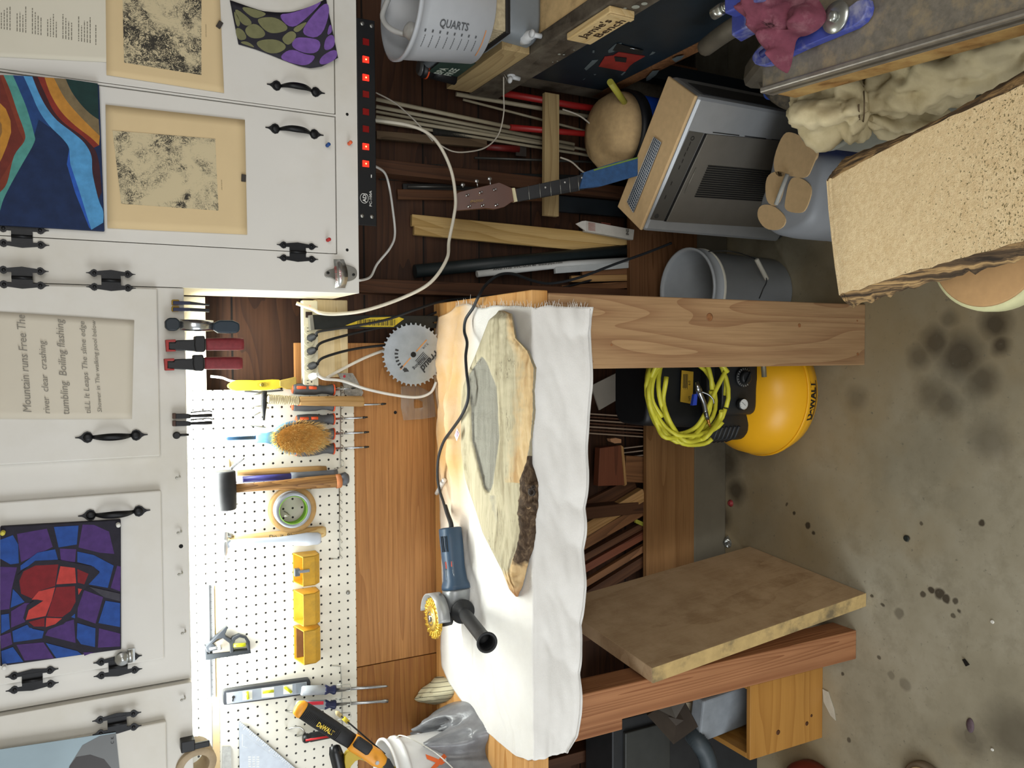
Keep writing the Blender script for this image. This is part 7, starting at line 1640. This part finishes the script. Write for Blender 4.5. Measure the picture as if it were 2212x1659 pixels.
# planer / saw castings behind the metal table
CI = pm('575146', .6, .2, .2, 20)
mc = thing('band_saw', 'dust covered grey machine casting with black wheel and blue panel behind the metal table', 'machine', (.9, 1.55, 0))
MB().box((.66, 1.32, .0), (.82, 1.62, .50)).build('base', pm('123a8a', .4, 0, .06), mc, bev=.02)
m = MB(); m.beam(V((.70, 1.56, .56)), V((.66, 1.34, .72)), .08, .07, side=(0, 0, 1)); m.build('arm_casting', CI, mc, bev=.02)
MB().lathe([(.02, -.03), (.11, -.03), (.12, -.02), (.12, .02), (.11, .03), (.02, .035)], (.69, 1.40, .56), (-.2, -.5, .8), 40).build('wheel_cover', pm('26231f', .7, var=.3, scale=60, dirt='5d5240'), mc)
m = MB().tube(smooth_path([V((.76, 1.60, .70)), V((.74, 1.45, .76)), V((.76, 1.30, .74))], 6), .022, 12); m.build('tubular_guard', CI, mc)
# grey bucket by the leg
gb0 = at(1575, 655, Z=.20); bcn = V((.207, 2.085, 0)); BK = pm('9a9fa3', .4, 0, .04); gbk = thing('bucket', 'light grey plastic bucket with a wire bail beside the bench leg', 'bucket', bcn)
MB().lathe([(.002, .0), (.112, .0), (.116, .006), (.126, .30), (.132, .302), (.132, .312), (.128, .316), (.130, .345), (.134, .347), (.134, .355), (.128, .356), (.123, .34), (.112, .012), (.002, .010)], bcn, (0, 0, 1), 48, caps=False).build('pail', BK, gbk)
MB().lathe([(.1325, .303), (.134, .305), (.134, .311), (.1325, .313)], bcn, (0, 0, 1), 48, caps=False).build('rim_band', pm('c3c1b4', .5), gbk)
hp0_ = at(1535, 548, Y=1.99)
m = MB(); ln = [at(1530, 543, Y=2.0), at(1580, 543, Y=1.95), at(1628, 558, Y=1.93), at(1640, 570, Y=1.925), at(1656, 603, Y=1.915), at(1648, 625, Y=1.92), at(1640, 645, Y=1.93)]
m.tube(smooth_path(ln, 5), .0018, 6); m.build('wire_bail', pm('2f3031', .4, .7), gbk)
m = MB(); rod(m, (1634, 560), (1657, 604), [(0, 4), (.02, 5), (.98, 5), (1, 4)], 1.92, 12); m.build('white_grip', pm('c4c3b8', .5), gbk)
# grey plastic canister with patches of sawdust
jc = thing('plastic_canister', 'grey moulded plastic canister with sawdust patches in front of the dehumidifier', 'canister', at(1760, 430, Z=0))
JM = pm('8b8f94', .45, 0, .05, 12); ZJ = .33
top = roundp([(1636, 470), (1632, 445), (1655, 388), (1672, 300), (1700, 282), (1765, 318), (1790, 340), (1775, 420), (1755, 480), (1725, 505), (1690, 515), (1650, 505)], 2)
T_ = [at(a, b, Z=ZJ) for a, b in top]; cT = sum(T_, V()) / len(T_); L = []
for z, k in ((0.002, .92), (.02, .98), (.12, 1.0), (.13, .96), (.145, .96), (.155, 1.0), (.26, 1.0), (.30, .97), (.325, .90), (.332, .80), (.334, .05)):
    L.append([V((cT.x + (p.x - cT.x) * k, cT.y + (p.y - cT.y) * k, z)) for p in T_])
MB().loft(L).build('body', JM, jc)
tz = lambda L, z=ZJ + .006: [at(a, b, Z=z) for a, b in roundp(L, 2)]
for i, L in enumerate(([(1678, 384), (1668, 350), (1690, 288), (1712, 284), (1748, 306), (1768, 325), (1756, 356), (1742, 388), (1700, 378)], [(1706, 382), (1732, 384), (1756, 404), (1744, 446), (1732, 462), (1694, 456), (1696, 430)], [(1660, 374), (1690, 368), (1700, 382), (1682, 448), (1656, 440), (1652, 400)], [(1634, 470), (1640, 442), (1670, 442), (1700, 470), (1690, 495), (1655, 498)])):
    MB().extr(tz(L), (0, 0, -.008)).build('sawdust_patch', DTAN, jc)
MB().tube([at(1701, 376, Z=ZJ + .018), at(1676, 442, Z=ZJ + .018)], .006, 10).build('carry_handle', pm('a9aaa4', .6), jc)
MB().lathe([(.03, 0), (.03, .02), (.026, .03)], at(1800, 500, Z=.06), (-.3, -1, .2), 16).build('spout_cap', JM, jc)
# ------------------------------------------------------------------ metal table with blue fixture and rag
TZ = .85; tx = .530; ty = 1.262
MT = pm('7d776c', .55, .35, .18, 90, .15, dirt='9a8c72'); TE = pm('8b867e', .3, .6, .15, 60)
mt = thing('metal_table', 'dusty grey metal topped table with a wooden edge at the upper right', 'table', (.9, .7, 0))
sk = V((-.042, 0, 0))
def tbox(nm, x0, x1, y0, y1, z0, z1, mat, bev=.004):
    return MB().hexa([V((x0 + (1.26 - y) * -.064, y, z0)) if True else None for x0, y in ((x0, y0), (x1, y0), (x1, y1), (x0, y1))], [V((x0 + (1.26 - y) * -.064, y, z1)) for x0, y in ((x0, y0), (x1, y0), (x1, y1), (x0, y1))]).build(nm, mat, mt, bev=bev)
tbox('metal_top', tx, 1.25, .10, ty, TZ - .028, TZ, MT, .008)
tbox('raised_lip', tx + .0, tx + .012, .10, ty, TZ - .034, TZ + .004, TE, .003)
WE = wood('8f6738', '6d4a22', 5, .5, .5, 71, .8, 8, dust='a88a55')
board('wooden_edge', (tx + .012, ty - .01, TZ - .062), (tx + .012 - .074, .10, TZ - .062), .052, .022, WE, mt, side=(0, 0, 1))
for x, y in ((.62, 1.18), (1.15, 1.18), (.60, .2), (1.1, .2)): bx('leg', (x, y, 0), (x + .04, y + .04, TZ - .03), pm('2f2e2c', .5, .4), mt)
# blue fixture
BFX = pm('3b4693', .5, 0, .12, 60, dirt='8d8ea8'); bfz = TZ + .005
bf = thing('clamping_fixture', 'blue cast clamping fixture with slotted flange bolted on the metal table', 'fixture', at(1720, 90, Z=TZ))
fz_ = lambda L, z: [at(a, b, Z=z) for a, b in L]
MB().extr(fz_(roundp([(1632, 108), (1652, 92), (1700, 70), (1800, 40), (1868, -12), (1875, 20), (1855, 52), (1800, 75), (1720, 108), (1660, 140), (1632, 142), (1622, 125)], 1), TZ + .022), (0, 0, -.02)).build('slotted_flange', BFX, bf, bev=.002)
MB().tube(smooth_path(fz_([(1645, 118), (1660, 107), (1690, 92), (1725, 78)], TZ + .0235), 4), .0075, 10).build('slot', DARK if False else pm('1d235e', .5), bf)
MB().hexa(fz_([(1600, 35), (1600, 92), (1660, 60), (1690, 0)], TZ + .002), fz_([(1580, 22), (1580, 78), (1640, 45), (1670, -15)], TZ + .07)).build('upright_block', BFX, bf, bev=.004)
MB().hexa(fz_([(1590, -30), (1590, 40), (1670, 10), (1690, -60)], TZ + .06), fz_([(1565, -35), (1565, 30), (1645, 0), (1665, -70)], TZ + .12)).build('jaw', BFX, bf, bev=.004)
s0_ = at(1542, 30, Z=TZ + .09); s1_ = at(1600, -5, Z=TZ + .09)
m = MB().tube([s0_, s0_.lerp(s1_, .35)], .012, 14).tube([s0_.lerp(s1_, .35), s1_ + (s1_ - s0_)], .008, 12)
for i in range(8): m.lathe([(.0085, 0), (.0105, .0015), (.0085, .003)], s0_.lerp(s1_, .4 + i * .09), s1_ - s0_, 12)
m.build('clamp_screw', pm('b9bab2', .25, .9, .06), bf)
MB().lathe([(.012, 0), (.028, .001), (.028, .006), (.012, .007)], at(1808, 38, Z=TZ + .024), (0, 0, 1), 24).lathe([(.010, .006), (.010, .016), (.004, .017)], at(1808, 38, Z=TZ + .024), (0, 0, 1), 6).build('washer_and_bolt', pm('a9aca6', .3, .8), bf)
rg = blob('cloth_rag', [(1640, 0), (1648, 60), (1665, 85), (1680, 110), (1690, 140), (1698, 162), (1708, 150), (1716, 110), (1722, 80), (1745, 78), (1775, 60), (1790, 35), (1770, 0), (1740, -50), (1670, -60)], TZ + .03, .075, pm('6b3644', .9, var=.18, scale=50, bump=.3, dirt='8c6068'), 'crumpled maroon rag with sawdust on the blue fixture', 'rag', .7, 9, nr=22)
# ------------------------------------------------------------------ bin with canvas bag
CVS = pm('c9bd9a', .95, var=.08, scale=14, bump=.25, dirt='aea07c')
bnc = at(1800, 222, Z=.56); bn = thing('dust_bin', 'grey plastic bin behind the knotted canvas bag', 'bin', (bnc.x + .04, bnc.y, 0))
MB().lathe([(.08, .0), (.085, .01), (.100, .55), (.107, .555), (.107, .565), (.098, .567), (.08, .02), (.01, .015)], (bnc.x, bnc.y, 0), (0, 0, 1), 44, caps=False).build('pail', pm('8f9289', .5, 0, .08), bn)
cb = thing('canvas_bag', 'dusty cream canvas dust bag gathered into a knot between the tables', 'bag', at(1900, 220, Z=.3))
def lumpy(pts, radii, seed, amp, n=40, k=10, sq=1.0, fold=9, up=ZD):
    P = smooth_path(pts, k); rr = smooth_path([V((r, 0, 0)) for r in radii], k); L = []; u0 = V(up)
    for i, p in enumerate(P):
        d = (P[min(i + 1, len(P) - 1)] - P[max(i - 1, 0)]).normalized(); a = (u0 - d * u0.dot(d)).normalized(); b = d.cross(a); row = []
        for j in range(n):
            t = 2 * math.pi * j / n; c, s_ = math.cos(t), math.sin(t)
            f = 1 + amp * math.sin(t * fold + 2.5 * wob(i * .15, seed)) * .35 + amp * 1.6 * noise.turbulence(V((c * 1.3 + seed, s_ * 1.3, i * .09)), 3, False) - amp * .7
            row.append(p + (a * c * sq + b * s_) * rr[i].x * f)
        L.append(row)
    return L
kn_ = [at(1730, 235, Z=.66), at(1760, 235, Z=.665), at(1810, 235, Z=.67), at(1850, 232, Z=.665), at(1878, 228, Z=.655)]
MB().loft(lumpy(kn_, [.045, .074, .078, .070, .026], 3, .30, 56, 10, fold=5)).build('knotted_top', CVS, cb)
bd_ = [at(1866, 215, Z=.63), at(1900, 205, Z=.62), at(1980, 175, Z=.60), at(2080, 145, Z=.58), at(2170, 120, Z=.56), at(2230, 105, Z=.54)]
MB().loft(lumpy(bd_, [.030, .052, .078, .088, .070, .04], 8, .28, 56, 12, fold=7)).build('bag_body', CVS, cb)
sd_ = [at(1872, 245, Z=.62), at(1920, 255, Z=.56), at(1980, 265, Z=.50), at(2040, 270, Z=.44)]
MB().loft(lumpy(sd_, [.022, .045, .065, .03], 5, .35, 44, 10, fold=6)).build('side_fold', CVS, cb)
m = MB(); cc = [at(1861 + 6 * math.cos(t), 225 + 48 * math.sin(t), Z=.67 + .03 * math.cos(t * 2)) for t in [R(15 * j) for j in range(-6, 13)]]; m.tube(cc, .0016, 6).build('tie_string', pm('5c4d38', .8), cb)
# ------------------------------------------------------------------ foreground slab on its stand
def zs(px): return .70 + (px - 1785) / (2212 - 1785) * .08
SLM = NT('dusty_slab'); n = SLM; s = n.sep()
dust = n.ramp(n.noise(n.co, 90, 4, .7), [(.3, lin('d9bd90')), (.7, lin('efdab0'))])
sp_ = n.noise(n.co, 230, 3, .6); far = n.math('MULTIPLY', n.math('SUBTRACT', 1.12, s[1]), 2.6, clamp=True)
spk = n.math('MULTIPLY', n.math('SUBTRACT', sp_, n.math('SUBTRACT', .70, n.math('MULTIPLY', far, .14))), 26, clamp=True)
col = n.mix(spk, dust, lin('80714f'))
n.bump(n.math('ADD', sp_, n.noise(n.co, 500, 2)), .6, .0025)
SLD = n.out(col, .95, 0, .1)
n = NT('slab_bark'); v = n.mapping((60, 5, 60)); f = n.noise(v, 1, 6, .7, .8)
n.bump(f, .8, .004); SLB = n.out(n.ramp(f, [(.34, lin('2b2219')), (.48, lin('5d4a34')), (.58, lin('a4855a')), (.7, lin('c9a974'))]), .9)
sl = thing('live_edge_slab', 'thick sawdust covered slab with ragged bark edges in the lower right foreground', 'wood slab', at(2000, 380, Z=.62))
rtop, rbark = [], []
NS = 46
Rr = [(1785, 372), (1788, 352), (1800, 338), (1850, 316), (1950, 268), (2060, 212), (2212, 142), (2420, 40)]
Ll = [(1808, 610), (1815, 640), (1822, 652), (1870, 640), (1960, 612), (2060, 590), (2212, 556), (2420, 505)]
def ip2(tab, t):
    t *= len(tab) - 1; i = min(int(t), len(tab) - 2); f_ = t - i; return (tab[i][0] * (1 - f_) + tab[i + 1][0] * f_, tab[i][1] * (1 - f_) + tab[i + 1][1] * f_)
top_r = [(1785, 390), (1800, 384), (1900, 330), (2000, 278), (2100, 232), (2212, 182), (2420, 90)]
top_l = [(1812, 636), (1822, 634), (1900, 610), (2000, 578), (2100, 552), (2212, 520), (2420, 465)]
for i in range(NS + 1):
    t = i / NS
    a = ip2(top_r, t); b = ip2(top_l, t); ja, jb = 5 * wob(i * .35, 1) , 6 * wob(i * .4, 5)
    A = at(a[0], a[1] + ja, Z=zs(a[0])); B = at(b[0], b[1] + jb, Z=zs(b[0])); row = []
    for j in range(13): 
        w = j / 12; row.append(A.lerp(B, w) + ZD * (.004 * math.sin(math.pi * w) + .0015 * wob(i * .5, j * .5, 9)))
    rtop.append(row)
    oa = at(ip2(Rr, t)[0], ip2(Rr, t)[1], Z=zs(a[0]) - .03); xo = V((max(.012, oa.x - A.x), 0, 0)); sdn = 1.0
    P_ = [row[0], row[0] + xo * .5 + V((0, 0, -.010 + .004 * wob(i * .6, 2))), row[0] + xo + V((.004 * wob(i * .8, 7), 0, -.030)), row[0] + xo * .8 + V((0, 0, -.062)), row[0] + V((.0, 0, -.070)),
          row[-1] + V((.01, 0, -.070)), row[-1] + V((-.010 + .008 * wob(i * .5, 3), 0, -.062)), row[-1] + V((-.022 + .010 * wob(i * .7, 8), 0, -.036)), row[-1] + V((-.012 + .006 * wob(i * .9, 4), 0, -.014)), row[-1]]
    rbark.append(P_)
MB().loft(rtop, closed=False, caps=False).build('dusty_face', SLD, sl, Matrix.Identity(4))
MB().loft([[p - ZD * .0008 for p in r] for r in rbark]).build('bark_edge', SLB, sl, Matrix.Identity(4))
# round stool under the slab
stc = V((.185, .93, 0)); st = thing('stool', 'round stool with tan top and pale yellow rim under the big slab', 'stool', (stc.x, stc.y, 0))
pA, pB = at(1965, 648, Z=.60), at(2212, 600, Z=.60)
sc_c = at(2135, 540, Z=.60); rr_ = (at(2090, 667, Z=.60) - at(2135, 540, Z=.60)).length
MB().lathe([(rr_ * .9, -.05), (rr_, -.035), (rr_ * 1.005, -.01), (rr_ * .985, .004), (rr_ * .93, .008)], sc_c, (0, 0, 1), 56).build('pale_rim', pm('c9c79a', .7, var=.06, scale=50), st)
MB().lathe([(rr_ * .93, .008), (rr_ * .9, .011), (.01, .012)], sc_c, (0, 0, 1), 56).build('tan_top', pm('b89264', .8, var=.08, scale=40), st)
for a in (45, 135, 225, 315): MB().tube([sc_c + V((math.cos(R(a)) * rr_ * .6, math.sin(R(a)) * rr_ * .6, -.045)), V((sc_c.x + math.cos(R(a)) * rr_ * .62, sc_c.y + math.sin(R(a)) * rr_ * .62, .0))], .014, 12).build('leg', pm('3a342c', .5), st)
# ------------------------------------------------------------------ tool bucket at the far left of the bench
hb = V((at(850, 1688, Y=2.05).x, 2.05, BT + .001)); HB = pm('d3d4d4', .35, 0, .03); HH2 = .240
tb = thing('tool_bucket', 'white plastic bucket with orange lettering full of saws at the end of the bench', 'bucket', hb)
MB().lathe([(.002, 0), (.090, 0), (.094, .005), (.104, HH2 - .045), (.1055, HH2 - .04), (.112, HH2 - .038), (.112, HH2 - .030), (.106, HH2 - .028), (.108, HH2 - .008), (.1125, HH2 - .006), (.113, HH2), (.106, HH2 + .001), (.102, HH2 - .02), (.088, .01), (.002, .01)], hb, (0, 0, 1), 48, caps=False).build('pail', HB, tb)
m = MB(); mt_ = MB(); mt_.text('HDX', (0, 0, 0), XD, YD, .060, 0, .150, depth=0, bold=.03, shear=.1)
def hbp(x, z, off=.0012):
    r = .094 + (.104 - .094) * z / .195 + off; a = R(-90) + x / r; return hb + V((math.cos(a) * r, math.sin(a) * r, z))
bmh = __import__('bmesh').new(); vs_ = [bmh.verts.new(v) for v in mt_.v]
for f_ in mt_.f:
    try: bmh.faces.new([vs_[i] for i in f_])
    except ValueError: pass
__import__('bmesh').ops.subdivide_edges(bmh, edges=bmh.edges, cuts=2, use_grid_fill=True); bmh.verts.index_update()
m.add([hbp(v.co.x - .052, .092 + v.co.y) for v in bmh.verts], [[v.index for v in f_.verts] for f_ in bmh.faces]); bmh.free()
m.build('orange_lettering', pm('e0672c', .5, 0, .04), tb)
MB().tube(smooth_path([hb + V((.108, .01, HH2 - .03)), hb + V((.125, -.01, HH2 - .035)), hb + V((.122, -.05, HH2 - .06)), hb + V((.09, -.10, HH2 - .11)), hb + V((.03, -.128, HH2 - .155)), hb + V((-.04, -.12, HH2 - .14))], 6), .0018, 8).build('bail', pm('d3d3cc', .3, .5), tb)
# pull saw
ps2 = thing('pull_saw', 'orange and black pull saw handle sticking up out of the white bucket', 'saw', at(825, 1650, Y=2.02)); ya, yb2 = 2.08, 2.03
OY = pm('e39a2e', .4, 0, .05)
m = MB(); rod(m, (652, 1532), (764, 1604), [(0, 15), (.03, 18), (.3, 18.5), (.7, 17.5), (1, 16)], ya, 22, Y2=2.055, sq=.6, power=2.6); m.build('black_grip', RUB, ps2)
m = MB()
for i in range(26):
    f_ = .04 + i * .026; p = at(652 + 112 * f_, 1532 + 72 * f_, Y=2.08 - .025 * f_); q = at(764, 1604, Y=2.055) - at(652, 1532, Y=2.08)
    d = q.normalized(); u = d.cross(YD).normalized(); m.tube([p - u * .019 + V((0, -.008, 0)), p + V((0, -.0155, 0)) - u * .006, p + V((0, -.0155, 0)) + u * .006, p + u * .008 + V((0, -.0148, 0))], .0011, 5)
m.build('grip_ribs', pm('2a2b2c', .6), ps2)
m = MB(); rod(m, (638, 1527), (655, 1534), [(0, 6), (.15, 14), (.6, 18.5), (1, 18)], ya, 22, sq=.62, power=2.6); m.build('end_cap', OY, ps2)
m = MB(); rod(m, (760, 1601), (832, 1650), [(0, 17), (.1, 18.5), (.45, 17), (.75, 18), (.95, 13), (1, 4)], 2.054, 22, Y2=2.03, sq=.6, power=2.6); m.build('orange_body', OY, ps2)
m = MB(); rod(m, (768, 1600), (800, 1622), [(0, 10), (.1, 12), (.9, 12), (1, 9)], 2.038, 18, Y2=2.026, sq=.5, power=3); m.build('black_inset', RUB, ps2)
dd = (at(716, 1583, Y=2.05) - at(683, 1563, Y=2.05)); m = MB(); m.text('DeWALT', at(683, 1568, Y=2.051), dd, (YD * -1).cross(dd), .0115, 0, dd.length * 1.05, bold=.03); m.build('lettering', pm('e0c23a', .5), ps2)
m = MB(); m.lathe([(.0055, 0), (.005, -.001)], at(815, 1648, Y=2.012), (0, 1, 0), 14); m.build('rivet', STEEL, ps2)
MB().extr([at(812, 1628, Y=2.035), at(842, 1640, Y=2.035), at(870, 1690, Y=2.035), at(840, 1680, Y=2.035)], (0, .003, 0)).build('blade', pm('3a3b3c', .4, .5), ps2)
cs2 = thing('coping_saw', 'thin black steel rod saw with yellow tape near its tip in the white bucket', 'saw', at(826, 1625, Y=2.07))
MB().tube([at(731, 1542, Y=2.13), at(832, 1629, Y=2.07)], .0022, 8).build('rod', KB, cs2); m = MB(); rod(m, (725, 1537), (738, 1548), [(0, 2), (.3, 5), (1, 4)], 2.13, 8); m.build('tip', pm('c9b98c', .4), cs2)
m = MB(); rod(m, (742, 1551), (752, 1560), [(0, 4.5), (1, 4.5)], 2.122, 8); m.build('yellow_band', pm('d8c23a', .4), cs2)
hs2 = thing('hacksaw', 'yellow framed hacksaw with a black grip leaning in the white bucket', 'saw', at(850, 1690, Y=2.04)); YH2 = pm('b9a028', .4, 0, .08)
m = MB(); m.loft([[at(x - w_ * .9, y, Y=2.07), at(x, y - 1, Y=2.055), at(x + w_ * .9, y, Y=2.07), at(x, y + 1, Y=2.09)] for x, y, w_ in ((728, 1609, 6), (724, 1614, 14), (727, 1630, 18), (732, 1650, 18), (738, 1680, 16), (742, 1700, 12))]); m.build('black_grip', pm('1e2022', .3), hs2)
MB().extr([at(a, b, Y=2.06) for a, b in roundp([(743, 1636), (752, 1622), (775, 1617), (800, 1622), (822, 1640), (850, 1652), (850, 1672), (815, 1660), (790, 1645), (772, 1640), (755, 1660), (750, 1680)], 1)], (0, .014, 0)).build('yellow_frame', YH2, hs2, bev=.002)
MB().extr([at(a, b, Y=2.05) for a, b in [(812, 1647), (860, 1660), (856, 1672), (812, 1656)]], (0, .01, 0)).build('yellow_bar', YH2, hs2, bev=.001)
m = MB(); p = at(781, 1630, Y=2.045); m.ball(p + V((.006, 0, .004)), .008, 8, sc=(1.2, .4, .8)).ball(p - V((.006, 0, .004)), .008, 8, sc=(1.2, .4, .8)).tube([p, p + V((0, .014, 0))], .004, 8); m.build('wing_nut', pm('c9cac6', .2, .9), hs2)
# crumpled screw pack at the edge of the pegboard
m = MB(); P = pl([(730, 806), (762, 806), (772, 822), (785, 848), (780, 858), (745, 852), (742, 832)], Y=YT - .002); m.extr(P, (0, .006, 0))
pk = tag(m.build('screw_pack', pm('8f8d88', .2, .1, .35, 120)), 'small clear pack of screws tucked behind the white cord', 'pack')
MB().lathe([(.004, 0), (.0038, -.0008)], at(744, 813, Y=YT - .0025), (0, 1, 0), 10).build('red_dot', pm('b02a3a', .4), pk)
